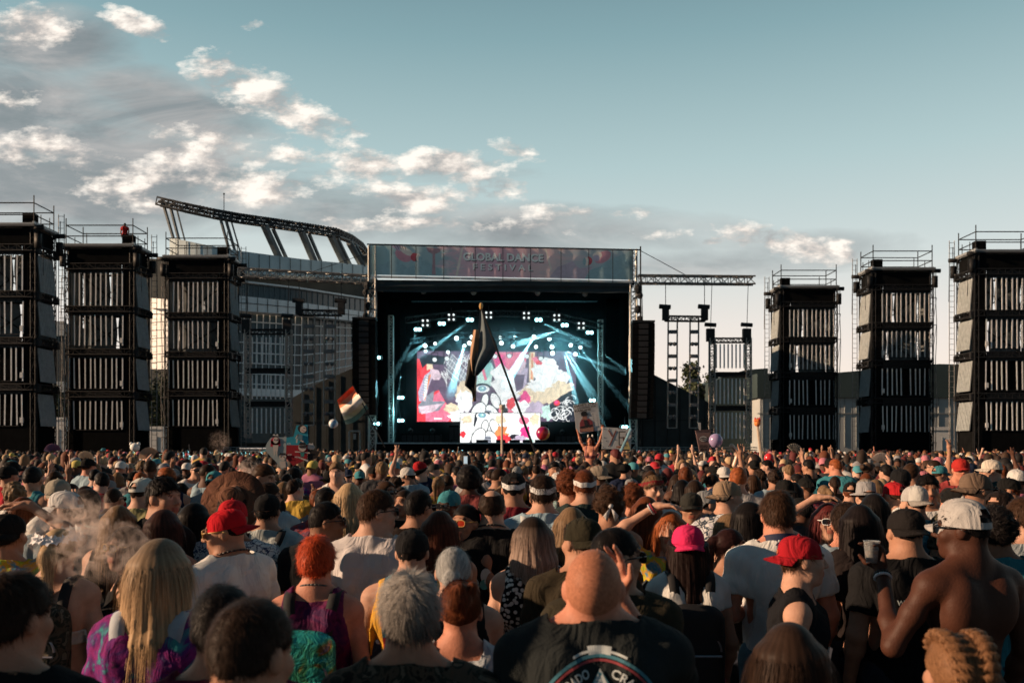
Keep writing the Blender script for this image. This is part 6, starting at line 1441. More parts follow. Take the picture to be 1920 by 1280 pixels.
# flower crown
def flower_crown(o, label):
    t = thing('flower_crown', label, 'flower crown', tuple(local(o, tuple(o['F']['c']))), o['t'].rotation_euler[2], None, o['k']); rs = random.Random(4)
    for i in range(17):
        a = 2*math.pi*i/17; c = Vector((.097*math.cos(a), -.012+.117*math.sin(a), .075+.012*math.sin(a)+rs.uniform(-.008, .008))); b = MB(); r = rs.uniform(.022, .030); out = Vector((math.cos(a), math.sin(a), .5)).normalized(); u = out.orthogonal().normalized(); w = out.cross(u)
        for q in range(6):
            d = u*math.cos(q*1.047)+w*math.sin(q*1.047); e = u*math.cos(q*1.047+1.57)+w*math.sin(q*1.047+1.57); b.add([c, c+d*r*.6+e*r*.45+out*.006, c+d*r*1.25+out*.012, c+d*r*.6-e*r*.45+out*.006], [(0, 1, 2, 3)])
        b.ball(c+out*.005, r*.3, 6); b.build('flower', flat('white_petals', (.66, .66, .68), bump=0), t, False, False)
    b = MB(); b.path([(.093*math.cos(a), -.012+.113*math.sin(a), .07) for a in [2*math.pi*i/24 for i in range(25)]], .006, 5); b.build('band', flat('green_wire', (.05, .10, .05)), t, False, False)
flower_crown(H['flower'], 'white silk flower crown on a blond head at left')
# emblems and lettering on shirts, projected on to the cloth
def decal(o, part, verts, faces, mat, name, origin, back=True, off=.004):
    me = o[part].data; bv = BVHTree.FromPolygons([v.co for v in me.vertices], [p.vertices for p in me.polygons])
    out = []; dy = 1 if back else -1
    for (x, z) in verts:
        x_ = x if back else -x
        hit = bv.ray_cast(Vector((origin[0]+x_, -1.0*dy, origin[1]+z)), Vector((0, dy, 0)))
        y = hit[0].y if hit[0] is not None else -.1*dy
        out.append((origin[0]+x_, y-off*dy, origin[1]+z))
    ob = link(name, mesh_from(name, out, faces), mat, o['t']); return ob
def arc_text(txt, r, a0, a1, hgt, bold=.02):
    v, f = text_mesh(txt, bold); v = np.array(v); x0, x1 = v[:, 0].min(), v[:, 0].max(); out = []
    for x, y in v:
        a = a0+(a1-a0)*(x-x0)/(x1-x0); rr_ = r+(y/.72)*hgt; out.append((rr_*math.cos(a), rr_*math.sin(a)))
    return out, f
def ring(r0, r1, n=64, a0=0, a1=2*math.pi):
    v = []; f = []
    for i in range(n+1):
        a = a0+(a1-a0)*i/n; v += [(r0*math.cos(a), r0*math.sin(a)), (r1*math.cos(a), r1*math.sin(a))]
        if i < n: f.append((2*i, 2*i+1, 2*i+3, 2*i+2))
    return v, f
def tri_grid(p, q, r, n=8):
    v = []; idx = {}; f = []
    for i in range(n+1):
        for j in range(n+1-i): idx[i, j] = len(v); v.append(tuple(p[k]+(q[k]-p[k])*i/n+(r[k]-p[k])*j/n for k in (0, 1)))
    for i in range(n):
        for j in range(n-i):
            f.append((idx[i, j], idx[i+1, j], idx[i, j+1]))
            if j < n-i-1: f.append((idx[i+1, j], idx[i+1, j+1], idx[i, j+1]))
    return v, f
bo = H['bald']; PW = flat('print_white_ink', (.55, .60, .60), bump=0); PT = flat('print_teal_ink', (.06, .20, .26), bump=0); PR = flat('print_red_ink', (.30, .05, .06), bump=0)
oz = (0.005, 1.275)
v, f = ring(.150, .158); decal(bo, 'shirt', v, f, PT, 'emblem_ring', oz)
v, f = ring(.141, .147); decal(bo, 'shirt', v, f, PR, 'emblem_ring', oz, True, .0045)
v, f = arc_text('COLORADO', .108, R(166), R(104), .022); decal(bo, 'shirt', v, f, PW, 'emblem_lettering', oz, True, .005)
v, f = arc_text('CRAFT', .108, R(76), R(30), .022); decal(bo, 'shirt', v, f, PW, 'emblem_lettering', oz, True, .005)
for (a, b_, c, m_) in (((-.11, -.05), (.11, -.05), (0, .125), PT), ((-.05, .02), (.05, .02), (0, .125), PW), ((-.10, -.06), (-.01, -.06), (-.05, .06), PW), ((.01, -.06), (.10, -.06), (.05, .055), PW)):
    v, f = tri_grid(a, b_, c, 12); decal(bo, 'shirt', v, f, m_, 'emblem_mountain', oz, True, .0055 if m_ is PT else .0062)
v, f = ring(.157, .178, 10, R(80), R(100)); decal(bo, 'shirt', v, f, PW, 'emblem_crest', oz)
v, f = ring(.162, .168, 24, R(66), R(114)); decal(bo, 'shirt', v, f, PW, 'emblem_crest', oz, True, .005)
def put_text(o, txt, w, origin, mat, back, name='print_lettering', bold=.02, tall=None):
    v, f = text_mesh(txt, bold); v = np.array(v); s_ = w/(v[:, 0].max()-v[:, 0].min()); x0 = (v[:, 0].max()+v[:, 0].min())/2
    decal(o, 'shirt', [((x-x0)*s_, y*(s_ if tall is None else tall/.72)) for x, y in v], f, mat, name, origin, back, .005)
rc = H['redcap_r']; PG = flat('print_grey_ink', (.38, .44, .45), bump=0)
put_text(rc, 'EMPIRE  OURS', .24, (.0, 1.20), PG, False, tall=.042); put_text(rc, 'CONSCIOUS', .15, (.04, 1.13), flat('print_faint_ink', (.14, .16, .165), bump=0), False, tall=.022); put_text(rc, 'WORLD', .11, (.05, 1.085), flat('print_faint_ink', (.14, .16, .165), bump=0), False, tall=.022)
bl = H['balding']
for (x, z, a, b_, m_) in ((-.06, .03, .03, .045, PW), (-.02, .0, .05, .02, PW), (.05, .0, .045, .02, flat('print_pink_ink', (.45, .14, .30), bump=0)), (-.07, -.02, .025, .03, flat('print_teal_bright', (.10, .35, .32), bump=0))):
    v, f = ring(.001, 1, 20); decal(bl, 'shirt', [(x+p*a, z+q*b_) for p, q in v], f, m_, 'back_print', (.03, 1.22), True)
put_text(H['black_cap'], 'WAVY', .10, (-.06, 1.30), PG, True)
# polo collar
def collar(o, c):
    b = MB(); n = 28
    def fn(u, w):
        a = 2*math.pi*u; r = .082+.022*w; return (r*math.cos(a)*1.0, -.005+r*math.sin(a)*.95, 1.525-.055*w-.02*math.sin(a)*1.0)
    b.grid(fn, n, 4); b.build('collar', flat('navy_collar', c), o['t'], True, False)
collar(H['polo'], (.012, .018, .05))
def chain(o, c, r=.088, zz=1.492, name='necklace'):
    b = MB(); b.path([(r*math.cos(a)*1.02, .01+r*math.sin(a), zz-.035*math.sin(a)) for a in [2*math.pi*i/30 for i in range(31)]], .0055, 5); b.build(name, flat(name+'_'+str(round(c[0], 2)), c, rough=.4, bump=0), o['t'], True, False)
chain(H['redcap_l'], (.03, .02, .02), .096, 1.50, 'lanyard'); chain(H['galaxy'], (.05, .05, .05), .078, 1.50); chain(H['balding'], (.02, .02, .02), .088, 1.50, 'lanyard'); chain(H['black_tee_l'], (.55, .5, .42), .092, 1.49)
def patch(o, txt, c, w, back=False, z=.062, big=False):
    """small embroidered mark on a cap"""
    v, f = text_mesh(txt, .03); v = np.array(v); s_ = w/(v[:, 0].max()-v[:, 0].min()); cx = (v[:, 0].max()+v[:, 0].min())/2; out = []
    for x, y in v:
        a = math.pi/2-(x-cx)*s_/.1; zz = z+(y-.36)*s_; rr_ = 1.03-.55*max(0, (zz-.03)/.11)**2.2; out.append((-.091*math.cos(a)*rr_ if False else .091*math.cos(a)*rr_, -.010+.111*math.sin(a)*rr_, zz))
    b = MB(); b.add(out, f); ob = b.build('cap_mark', flat('mark_'+str(round(c[0], 2))+str(round(c[1], 2)), c, bump=0), None); ob.parent = o['cap']; ob.location = (0, 0, 0); v2 = np.array(out, dtype=np.float32); ob.data.vertices.foreach_set('co', v2.ravel())
    ob.location = (0, 0, 0); ob.rotation_euler = (0, 0, R(180 if back else 0))
patch(H['ny'], 'NY', (.6, .6, .6), .05, True); patch(H['nycap'], 'MLB', (.42, .44, .46), .028, True, .045); patch(H['redcap_r'], 'cjt', (.50, .12, .04), .036, False, .06)
# held drinks and phones
def held(o, side, fn, name, label, cat):
    p, d, n = handpos(o, side); w = local(o, tuple(p)); t = thing(name, label, cat, tuple(w), o['t'].rotation_euler[2], None, o['k']); fn(t, d, n); return t
CLEAR = NT('clear_cup_plastic'); CLEAR.base((.75, .78, .8)); CLEAR.rough(.12, .6); CLEAR.bsdf.inputs['Transmission Weight'].default_value = .75; CLEAR.bsdf.inputs['IOR'].default_value = 1.15; CLEAR = CLEAR.mat
def cupfn(t, d, n):
    t.scale = tuple(.8*q for q in t.scale)
    b = MB(); b.lathe([(.001, -.055), (.030, -.055), (.042, .060), (.044, .062), (.040, .060), (.029, -.050)], (0, 0, 0), 20); b.build('cup', CLEAR, t, True, False)
    b = MB(); b.lathe([(.001, .015), (.035, .015), (.029, -.049), (.001, -.049)], (0, 0, 0), 18); b.build('drink', flat('amber_drink', (.22, .12, .06), rough=.1, bump=0), t, True, False)
held(H['redcap_r'], 1, cupfn, 'plastic_cup', 'clear plastic cup held by the red backwards cap person', 'cup')
held(H['shirtless'], -1, cupfn, 'plastic_cup', 'clear plastic cup raised by the shirtless person', 'cup')
def phonefn(t, d, n):
    b = MB(); b.box((0, 0, .03), (.037, .005, .076)); b.build('case', flat('phone_case', (.04, .05, .055), rough=.3, bump=0), t, False, False)
    b = MB(); b.box((0, -.0062, .03), (.033, .001, .070)); b.build('screen', flat('phone_screen', (.02, .03, .04), rough=.08, bump=0), t, False, False)
    t.rotation_euler = (.5, .5, t.rotation_euler[2]+.6)
held(H['pinkcap'], -1, phonefn, 'phone', 'dark phone held by the person in the pink cap', 'phone')
def watch(o, side, c, name='bracelet', n=1):
    F = o['F']; e, w, d, nn, cu = F['sh'][side]; ax = (e-w)/np.linalg.norm(e-w); u = np.cross(ax, (0.3, .9, .1)); u /= np.linalg.norm(u); q = np.cross(ax, u)
    for i in range(n):
        cc = w+ax*(.02+.014*i); b = MB(); b.path([tuple(cc+(u*math.cos(a)+q*math.sin(a))*.031) for a in [2*math.pi*j/18 for j in range(19)]], .0065, 5); b.build(name, flat('band_'+str(i)+str(round(c[0], 2)), c if i % 2 == 0 else (.5, .5, .52), rough=.5, bump=0), o['t'], True, False)
watch(H['shirtless'], -1, (.015, .015, .015), 'watch', 2); watch(H['polo'], -1, (.35, .03, .05), 'bracelet', 4); watch(H['ginger'], 1, (.35, .2, .4), 'bracelet', 2)

# ================================================================ the rest of the near crowd: about 300 people in all
rs = random.Random(21)
BASES = []
for fem, aL, aR, yaw in ((0, 'down', 'down', 0), (0, 'front', 'down', 28), (0, 'pocket', 'front', -30), (0, 'down', 'raise', 0), (0, 'horns', 'down', 12), (0, 'phone', 'phone', 0), (0, 'cross', 'front', -65), (0, 'down', 'down', 62),
                         (1, 'down', 'down', 0), (1, 'front', 'down', -25), (1, 'down', 'fist', 10), (1, 'raise', 'down', -12), (1, 'phone', 'down', 35), (1, 'high', 'high', 0), (1, 'down', 'front', -70)):
    BASES.append((bool(fem), 1.0, aL, aR, yaw))
HEADS_M = [('short', 'dark', 'short dark hair'), ('short', 'black', 'short black hair'), ('short', 'brown', 'short brown hair'), ('fade', 'black', 'faded black hair'), ('thick', 'dark', 'thick dark hair'), ('thick', 'auburn', 'thick auburn hair'), ('curly', 'dark', 'curly dark hair'), ('curly', 'dblond', 'curly blond hair'), ('short', 'ginger', 'short ginger hair'), ('buzz', 'dark', 'a buzz cut'), ('thick', 'dblond', 'tousled blond hair'), ('afro', 'black', 'a small afro')]
HEADS_F = [('long', 'dark', 'long dark hair'), ('long', 'black', 'long black hair'), ('long', 'brown', 'long brown hair'), ('long', 'auburn', 'long auburn hair'), ('long', 'blond', 'long blond hair'), ('long', 'dblond', 'long ash blond hair'), ('bun', 'dark', 'a dark bun'), ('bun', 'brown', 'a brown bun'), ('ponytail', 'dark', 'a dark ponytail'), ('ponytail', 'dblond', 'a sandy ponytail'), ('bob', 'brown', 'a brown bob'), ('bob', 'dark', 'a dark bob'), ('low_bun', 'silver', 'smooth silver hair'), ('long', 'maroon', 'long maroon hair')]
CAPS = [((.012,)*3, 'black'), ((.55, .54, .52), 'white'), ((.40, .02, .025), 'red'), ((.02, .03, .06), 'navy'), ((.24, .20, .16), 'tan'), ((.22, .23, .24), 'grey'), ((.05, .22, .26), 'teal'), ((.45, .16, .20), 'pink'), ((.05, .06, .04), 'olive')]
SHIRTS = [((.012,)*3, 'black', 8), ((.05, .05, .055), 'charcoal', 4), ((.60, .59, .57), 'white', 4), ((.26, .26, .27), 'grey', 3), ((.015, .022, .05), 'navy', 3), ((.34, .02, .03), 'red', 2), ((.04, .18, .22), 'teal', 2), ((.06, .065, .035), 'olive', 1), ((.45, .30, .06), 'mustard', 1), ((.42, .14, .22), 'pink', 1), ((.28, .38, .44), 'pale blue', 2), ((.10, .03, .08), 'plum', 1), ('tiedye', 'plum dyed', 1), ('bluedye', 'blue dyed', 1), ('floral', 'floral', 1), ('camo', 'camo', 1), ('leafy', 'leaf print', 1), ('redpat', 'red patterned', 1)]
SW = [q for q in SHIRTS for _ in range(q[2])]
used = set(); nfill = 0; spots = [(p[2], p[1]) for p in PEOPLE]
POSE_TXT = {'raise': ', hand raised', 'horns': ', fingers raised', 'phone': '', 'fist': ', fist raised', 'high': ', arms up', 'head': ''}
def near_hero_line(x, d):
    return False
TARGET = 300
cand = []
y = 5.3
while y < 17.5:
    step = .55+.010*(y-5); xw = y*.60
    x = -xw+rs.random()*step
    while x < xw:
        cand.append((x+rs.uniform(-.17, .17), y+rs.uniform(-.22, .22))); x += step*rs.uniform(.85, 1.2)
    y += .57+.010*(y-5)
cand.sort(key=lambda p: p[1])
def side_txt(px): return 'far left' if px < 330 else 'left' if px < 700 else 'middle' if px < 1150 else 'right' if px < 1560 else 'far right'
for (x, d) in cand:
    if len(PEOPLE) >= TARGET-9: break
    px = CX+x/d*FPX
    if px < -60 or px > 1980: continue
    if any((x-a)**2+(d-b)**2 < .41**2 for a, b in spots): continue
    sc = FPX/d
    base = rs.choice(BASES); fem = base[0]
    if base[2] in ('raise', 'high', 'horns', 'fist') or base[3] in ('raise', 'high', 'horns', 'fist'):
        if rs.random() < .86: base = rs.choice(BASES[:3] if not fem else BASES[8:10])
    # the raised arms and tall people stay back so that they do not hide the heroes
    if d < 7.5 and (base[2] not in ('down', 'front', 'pocket', 'cross') or base[3] not in ('down', 'front')): base = BASES[8] if fem else BASES[0]
    for tries in range(300):
        hairs = rs.choice(HEADS_F if fem else HEADS_M); capped = rs.random() < (.12 if fem else .42)
        cp = rs.choice(CAPS[:1]*6+CAPS[:2]*2+CAPS) if capped else None; back = rs.random() < .5
        gl = rs.random() < .2; shirt = rs.choice(SW)
        style = ('cap %s %s' % (cp[1], back)) if capped else hairs[2]
        key = (style, shirt[1], side_txt(px))
        if key not in used: break
    used.add(key)
    if capped: hd = ('a backwards %s cap' if back else 'a %s cap') % cp[1]
    else: hd = hairs[2]
    kind = rs.choice(['tank', 'strappy', 'tee', 'crop']) if fem else rs.choice(['tee', 'tee', 'tee', 'tank'])
    depth = 'near' if d < 8.5 else 'mid' if d < 12 else 'far'
    lab = 'person with %s, %s top%s, %s of the %s crowd' % (hd, shirt[1], POSE_TXT.get(base[3], '') or POSE_TXT.get(base[2], ''), side_txt(px), depth)
    sh_ = rs.uniform(1.55, 1.74) if fem else rs.uniform(1.63, 1.88)
    if d < 8: sh_ = min(sh_, 1.74)
    yt = HY+(CAMZ-sh_-.02)*sc
    pants = (rs.choice(['shorts', 'trousers']), rs.choice([(.02, .025, .04), (.012,)*3, (.10, .15, .20), (.16, .13, .09)]))
    o = person(lab, px, yt, sc, fem, 1.0, base[2], base[3], base[4], 0, rs.uniform(-25, 25) if rs.random() < .93 else rs.uniform(120, 240), rs.choice(['pale', 'fair', 'fair', 'tan', 'tan', 'brown', 'red', 'dark']),
               (hairs[0], hairs[1], rs.choice([.22, .34])) if hairs[0] == 'long' else (hairs[0], hairs[1], .2), (rs.choice(['cap', 'fitted', 'cap']), cp[0], back) if capped else None, (kind, shirt[0]), pants,
               ('black', 'dark') if gl else None, None, 1 if d < 8 else 0, .011 if d < 8.5 else .014 if d < 12 else .017, 'people in the crowd')
    o['t'].rotation_euler[0] = R(rs.gauss(0, 3)); o['t'].rotation_euler[1] = R(rs.gauss(0, 3.5)); spots.append((x, d)); nfill += 1
for k_, o in H.items(): o['t']['group'] = 'people in the crowd'
DMAX = max(p[1] for p in spots)
print('people', len(PEOPLE), 'reach', DMAX, [len(q) for q in (_body, _cloth, _hair)])
hs = [(p[2], p[1], p[3]['label'][:40]) for p in PEOPLE[:len(H)]]
for i in range(len(hs)):
    for j in range(i):
        q = math.hypot(hs[i][0]-hs[j][0], hs[i][1]-hs[j][1])
        if q < .36: print('CLOSE %.2f' % q, hs[i][2], '|', hs[j][2])

# ================================================================ the far crowd, one mass
def far_crowd():
    rr_ = np.random.RandomState(5); protos = []
    hairk = [('short', .022, .2), ('long', .026, .3), ('thick', .024, .2), ('bun', .024, .2), ('curly', .03, .2)]
    for fem, aL, aR, yaw, hk in ((0, 'down', 'down', 0, 0), (0, 'down', 'down', 40, 2), (0, 'front', 'down', -30, 0), (0, 'raise', 'down', 0, 2), (0, 'down', 'horns', 0, 0), (0, 'phone', 'phone', 0, 4),
                                 (1, 'down', 'down', 0, 1), (1, 'down', 'front', 30, 1), (1, 'front', 'down', -40, 3), (1, 'down', 'raise', 0, 1), (1, 'high', 'high', 0, 1), (0, 'down', 'down', 0, 9), (0, 'front', 'front', 20, 9), (0, 'down', 'down', -50, 9)):
        F = figure(bool(fem), 1.0, aL, aR, R(yaw), 0, 0, 0)
        keep = [p for p in F['G'] if p.g not in ('leg', 'foot')]
        g = grid_for(keep+F['H'], .034, .03)
        for p in keep+F['H']: g.prim(p, .004)
        v, f = g.mesh(); ps = [(v, f, 0)]
        tor = [p for p in F['G'] if p.g == 'torso' or p.g[:2] == 'up']; g = grid_for(tor, .04, .05)
        for p in tor: g.prim(p, .016)
        v, f = g.mesh(); 
        keepf = v[f].mean(1); E = [F['sh'][s][0] for s in (-1, 1)]
        m_ = np.ones(len(f), bool)
        for e in E: m_ &= np.linalg.norm(keepf-e, axis=1) > .12
        ps.append((v, f[m_], 1))
        if hk < 9:
            me = hair_mesh(hairk[hk][0], hairk[hk][1], 0, hairk[hk][2]); n = len(me.vertices); v = np.zeros(n*3, np.float32); me.vertices.foreach_get('co', v); v = v.reshape(-1, 3)
            f = np.zeros(len(me.polygons)*4, np.int32); me.loops.foreach_get('vertex_index', f); f = f.reshape(-1, 4); bpy.data.meshes.remove(me); ps.append((v@F['M'].T+F['c'], f, 2))
        else:
            b = cap_mesh(False, n=14, k=4); v = np.array(b.v); f = np.array([q if len(q) == 4 else q+[q[-1]] for q in b.f[:56]]); br = brim_mesh(); w = np.array(br.v)*(np.array((-1, -1, 1)) if rr_.rand() < .5 else 1); f2 = np.array(br.f)+len(v)
            ps.append((np.concatenate([v, w])@F['M'].T+F['c'], np.concatenate([f, f2]), 2))
        for s in (-1, 1):                                # plain legs below the jacket line
            b = MB(); b.tube((s*.09, 0, 1.0), (s*.1, 0, 0), .085, 6, 0, .05); ps.append((np.array(b.v), np.array([q for q in b.f if len(q) == 4]), 3))
        V = np.concatenate([p[0] for p in ps]); K = np.concatenate([np.full(len(p[0]), p[2]) for p in ps]); off = np.cumsum([0]+[len(p[0]) for p in ps]); Fq = np.concatenate([p[1]+o for p, o in zip(ps, off)])
        protos.append((V.astype(np.float32), K, Fq, hk == 9))
    pts = []; y = DMAX*.97
    grid_pts = []
    while y < 57.5:
        st_ = .52+.003*y; x = -y*.68-1
        while x < y*.68+1: grid_pts.append((x+rr_.uniform(-.2, .2), y+rr_.uniform(-.2, .2))); x += st_*rr_.uniform(.85, 1.25)
        y += st_*1.12
    y = 4.2
    while y < DMAX*.97:
        x = y*.635+.35
        while x < y*.80+.6: grid_pts.append((x+rr_.uniform(-.12, .12), y+rr_.uniform(-.12, .12))); x += .58
        y += .6
    sp = np.array(spots)
    V, F_, C = [], [], []; base = 0
    skin = np.array([SK[k] for k in ('pale', 'fair', 'tan', 'red', 'brown', 'dark')]); hair = np.array([HC[k] for k in ('black', 'dark', 'dark', 'black', 'brown', 'brown', 'auburn', 'dblond', 'blond', 'maroon')])
    cloth = np.array([(.012,)*3]*7+[(.05, .05, .055), (.55, .54, .52), (.55, .55, .55), (.25, .25, .26), (.015, .02, .05), (.32, .02, .03), (.05, .18, .22), (.06, .06, .03), (.35, .12, .20), (.30, .40, .45), (.4, .26, .05)])
    caps = np.array([(.015,)*3]*4+[(.55, .54, .52)]*3+[(.4, .02, .03), (.02, .03, .06), (.28, .22, .16), (.25, .25, .26), (.06, .25, .3), (.45, .16, .2), (.5, .4, .1)])
    pr = np.array([7, 6, 5, .12, .12, .35, 7, 6, 5, .1, .06, 5, 4, 4], float); pr /= pr.sum(); n = 0
    for (x, d) in grid_pts:
        if len(sp) and ((sp[:, 0]-x)**2+(sp[:, 1]-d)**2).min() < .39**2: continue
        i = rr_.choice(len(protos), p=pr); v, K, f, cp = protos[i]; k = rr_.normal(.975, .06); a = rr_.normal(0, .35) if rr_.rand() < .92 else rr_.uniform(0, 6.3)
        R_ = np.array(((math.cos(a), math.sin(a), 0), (-math.sin(a), math.cos(a), 0), (0, 0, 1)), np.float32)
        w_ = (v*k)@R_; w_[:, 0] += w_[:, 2]*rr_.normal(0, .06); w_[:, 1] += w_[:, 2]*rr_.normal(0, .05)
        V.append(w_+np.array((x, d, 0), np.float32)); F_.append(f+base); base += len(v)
        pal = np.stack([skin[rr_.randint(len(skin))], cloth[rr_.randint(len(cloth))], caps[rr_.randint(len(caps))] if cp else hair[rr_.randint(len(hair))], np.array((.03, .035, .05))]); C.append(pal[K]); n += 1
    me = mesh_from('crowd', np.concatenate(V), np.concatenate(F_).astype(np.int32), True, None, np.concatenate(C))
    t = NT('crowd_skin_and_cloth'); t.base(t.attr()); t.rough(.7, .25)
    tag(link('crowd', me, t.mat), 'dense far crowd of festival goers packed up to the stage', 'crowd', kind='stuff')
    print('far people', n, 'quads', len(me.polygons))
far_crowd()
# ================================================================ things raised above the crowd
def cm(name, c, **k): return flat(name, c, **k)
def holder(px, d, label, hgt=1.74, aL='down', aR='raise', fem=False, shirt=('tee', (.05, .05, .055)), hair=('short', 'dark'), skin='tan', byaw=0):
    sc = FPX/d; yt = HY+(CAMZ-hgt)*sc
    return person(label, px, yt, sc, fem, 1.0, aL, aR, 0, 0, byaw, skin, hair, None, shirt, ('trousers', (.03, .03, .04)), det=0, h=.017, group='people in the crowd')
def pole(name, label, cat, a, c, r, mat):
    t = thing(name, label, cat, (a[0], a[1], 0)); b = MB(); b.tube(a, c, r, 6, 0, r*.8); b.build('pole', mat, t); return t
POLE = cm('thin_black_pole', (.012, .012, .013), rough=.4)
# tall dark flag on a long leaning pole
d = 15.0
t = pole('flag', 'tall dark grey, sand and black flag hanging from a long leaning pole', 'flag', P(1003, 846, d), P(902, 576, d), .022, POLE)
def flag_part(name, rows, mat, ph):
    b = MB(); n = len(rows)-1
    def fn(u, w):
        i = min(int(w*n), n-1); q = w*n-i; a = rows[i]; c = rows[i+1]; y = a[0]+(c[0]-a[0])*q; x0 = a[1]+(c[1]-a[1])*q; x1 = a[2]+(c[2]-a[2])*q
        return P(x0+(x1-x0)*u, y, d+.05+.10*math.sin(u*7+w*4+ph)*min(1, .2+w))
    b.grid(fn, 14, 24); b.build(name, mat, t, True)
flag_part('flag_panel', [(579, 900, 904), (620, 896, 921), (652, 893, 934), (672, 890, 922), (690, 889, 908), (704, 890, 896)], cm('dark_flag_cloth', (.12, .155, .175), rough=.8, bump=.05), 0)
flag_part('flag_stripe', [(618, 887, 898), (645, 883, 898), (672, 881, 895), (692, 884, 893), (704, 887, 892)], cm('sand_flag_cloth', (.42, .25, .15), bump=.05), 1)
flag_part('flag_tail', [(674, 878, 890), (700, 875, 893), (722, 871, 893), (734, 884, 893), (752, 888, 893)], cm('black_flag_cloth', (.016, .022, .026), bump=.05), 2)
flag_part('flag_tip', [(726, 884, 889), (744, 886, 890), (752, 886, 889)], cm('sand_flag_cloth', (.42, .25, .15)), 3)
b = MB(); b.ball(P(902, 574, d), .05, 8, 0, (.7, .7, 1.3)); b.build('finial', cm('gold_finial', (.5, .3, .1), rough=.3), t)
holder(1006, 15.2, 'person holding up the pole of the tall dark flag')
# rainbow flag
d = 24.0
t = pole('flag', 'white flag with red, orange and green bands flying left of the stage', 'flag', P(722, 838, d), P(662, 722, d), .02, POLE)
cols = [(.78, .09, .04), (.82, .30, .16), (.86, .76, .68), (.86, .80, .74), (.74, .70, .50), (.16, .26, .22)]
for i, c in enumerate(cols):
    b = MB()
    def fn(u, w, i=i):
        w = (i+w)/6; x0, y0 = 661+w*30, 723+w*42; x1, y1 = 632+w*16, 750+w*44
        x = x0+(x1-x0)*u; y = y0+(y1-y0)*u+8*math.sin(u*3)*w
        return P(x, y, d+.3*math.sin(u*5+w*6)*u+.15*math.sin(w*9))
    b.grid(fn, 16, 5); b.build('flag_band', cm('flag_dye_%d' % int(c[0]*100+c[1]*1000), c, bump=.05), t, True)
holder(724, 24.2, 'person holding the rainbow banded flag pole')
# thin white totem pole
d = 22.0
t = pole('totem_pole', 'thin white totem pole standing up in front of the performer', 'totem', P(941, 850, d), P(941, 765, d), .03, cm('cream_pole', (.6, .5, .4)))
b = MB(); b.ball(P(941, 763, d), .07, 8); b.build('top_knob', cm('cream_pole', (.6, .5, .4)), t)
holder(941, 22.2, 'person carrying the thin white totem pole')
# performer behind the booth
pf = (945, 748)
dd = SD(945, 6.6); sc = FPX/dd
o = person('performer with short hair standing behind the glowing booth on stage', 945, 757, sc, False, 1.0, 'front', 'raise', 150, 0, 180, 'fair', ('short', 'brown'), None, ('tee', (.55, .45, .40)), ('trousers', (.02, .02, .02)), det=0, h=.014, kscale=1.12)
# worker on the tower
dd = 58.3; sc = FPX/dd
o = person('worker in a red tee and dark trousers standing on top of a left scaffold tower', 234, 411, sc, False, 1.0, 'down', 'pocket', 0, -14, 10, 'tan', ('short', 'black'), None, ('tee', (.42, .03, .03)), ('trousers', (.012, .014, .02)), det=0, h=.014, kscale=1.0)
o['t'].location.z = lz(.99)+.21; ORG[o['t'].name] = Vector(o['t'].location)
# beach balls and balloons
def beach_ball(px, py, rpx, d, cols, label, name='beach_ball'):
    t = thing(name, label, 'beach ball' if name == 'beach_ball' else 'balloon', P(px, py, d)); r = rpx/FPX*d; n = len(cols)
    for i, c in enumerate(cols):
        b = MB(); b.grid(lambda u, w: (r*math.sin(math.pi*w)*math.cos(2*math.pi*(i+u)/n+.5), r*math.sin(math.pi*w)*math.sin(2*math.pi*(i+u)/n+.5), r*math.cos(math.pi*w)), 8, 16); b.build('panel', cm('vinyl_%d_%d' % (int(c[0]*99), int(c[1]*99)), c, rough=.25, spec=.5, bump=0), t, True, False)
    b = MB(); b.tube((0, 0, -r*.98), (0, 0, -r*1.08), r*.06, 6); b.build('valve', cm('valve_white', (.6, .6, .6)), t, False, False)
    t.rotation_euler = (.5, .3, .8); return t
beach_ball(625, 794, 8.5, 30, [(.7, .7, .7), (.55, .08, .08), (.7, .7, .7), (.15, .3, .5), (.7, .7, .7), (.7, .45, .1)], 'small white beach ball with coloured panels in the air left of the stage')
beach_ball(1018, 812, 13, 22, [(.40, .02, .06), (.50, .26, .04), (.30, .015, .10), (.42, .03, .04), (.50, .3, .05), (.35, .02, .1)], 'dark red and yellow beach ball in front of the booth screen')
def balloon(px, py, rpx, d, c, label, ez=1.15):
    t = thing('balloon', label, 'balloon', P(px, py, d)); r = rpx/FPX*d; b = MB(); b.lathe([(max(.001, r*math.sin(a)*(1-.10*(1-math.cos(a))/2)), r*ez*math.cos(a)) for a in [math.pi*i/18 for i in range(19)]], (0, 0, 0), 24); b.build('skin', cm('balloon_%d' % int(c[0]*100), c, rough=.2, spec=.6, bump=0, var=.05), t, True, False)
    b = MB(); b.tube((0, 0, -r*ez*.98), (0, 0, -r*ez*1.12), r*.02, 6, 0, r*.10); b.build('knot', cm('balloon_%d' % int(c[0]*100), c), t, False, False)
    b = MB(); b.path([(0, 0, -r*ez*1.1), (.02, 0, -r*ez*1.5), (0, 0, -r*ez*2.2)], .004, 4); b.build('string', cm('white_string', (.6, .6, .6)), t, False, False); return t
balloon(1342, 826, 13.5, 16, (.34, .26, .44), 'shiny lilac balloon floating beside the cup shaped sign', 1.0); balloon(1442, 860, 9.8, 17, (.62, .03, .035), 'round red balloon in the crowd below the torch staff')
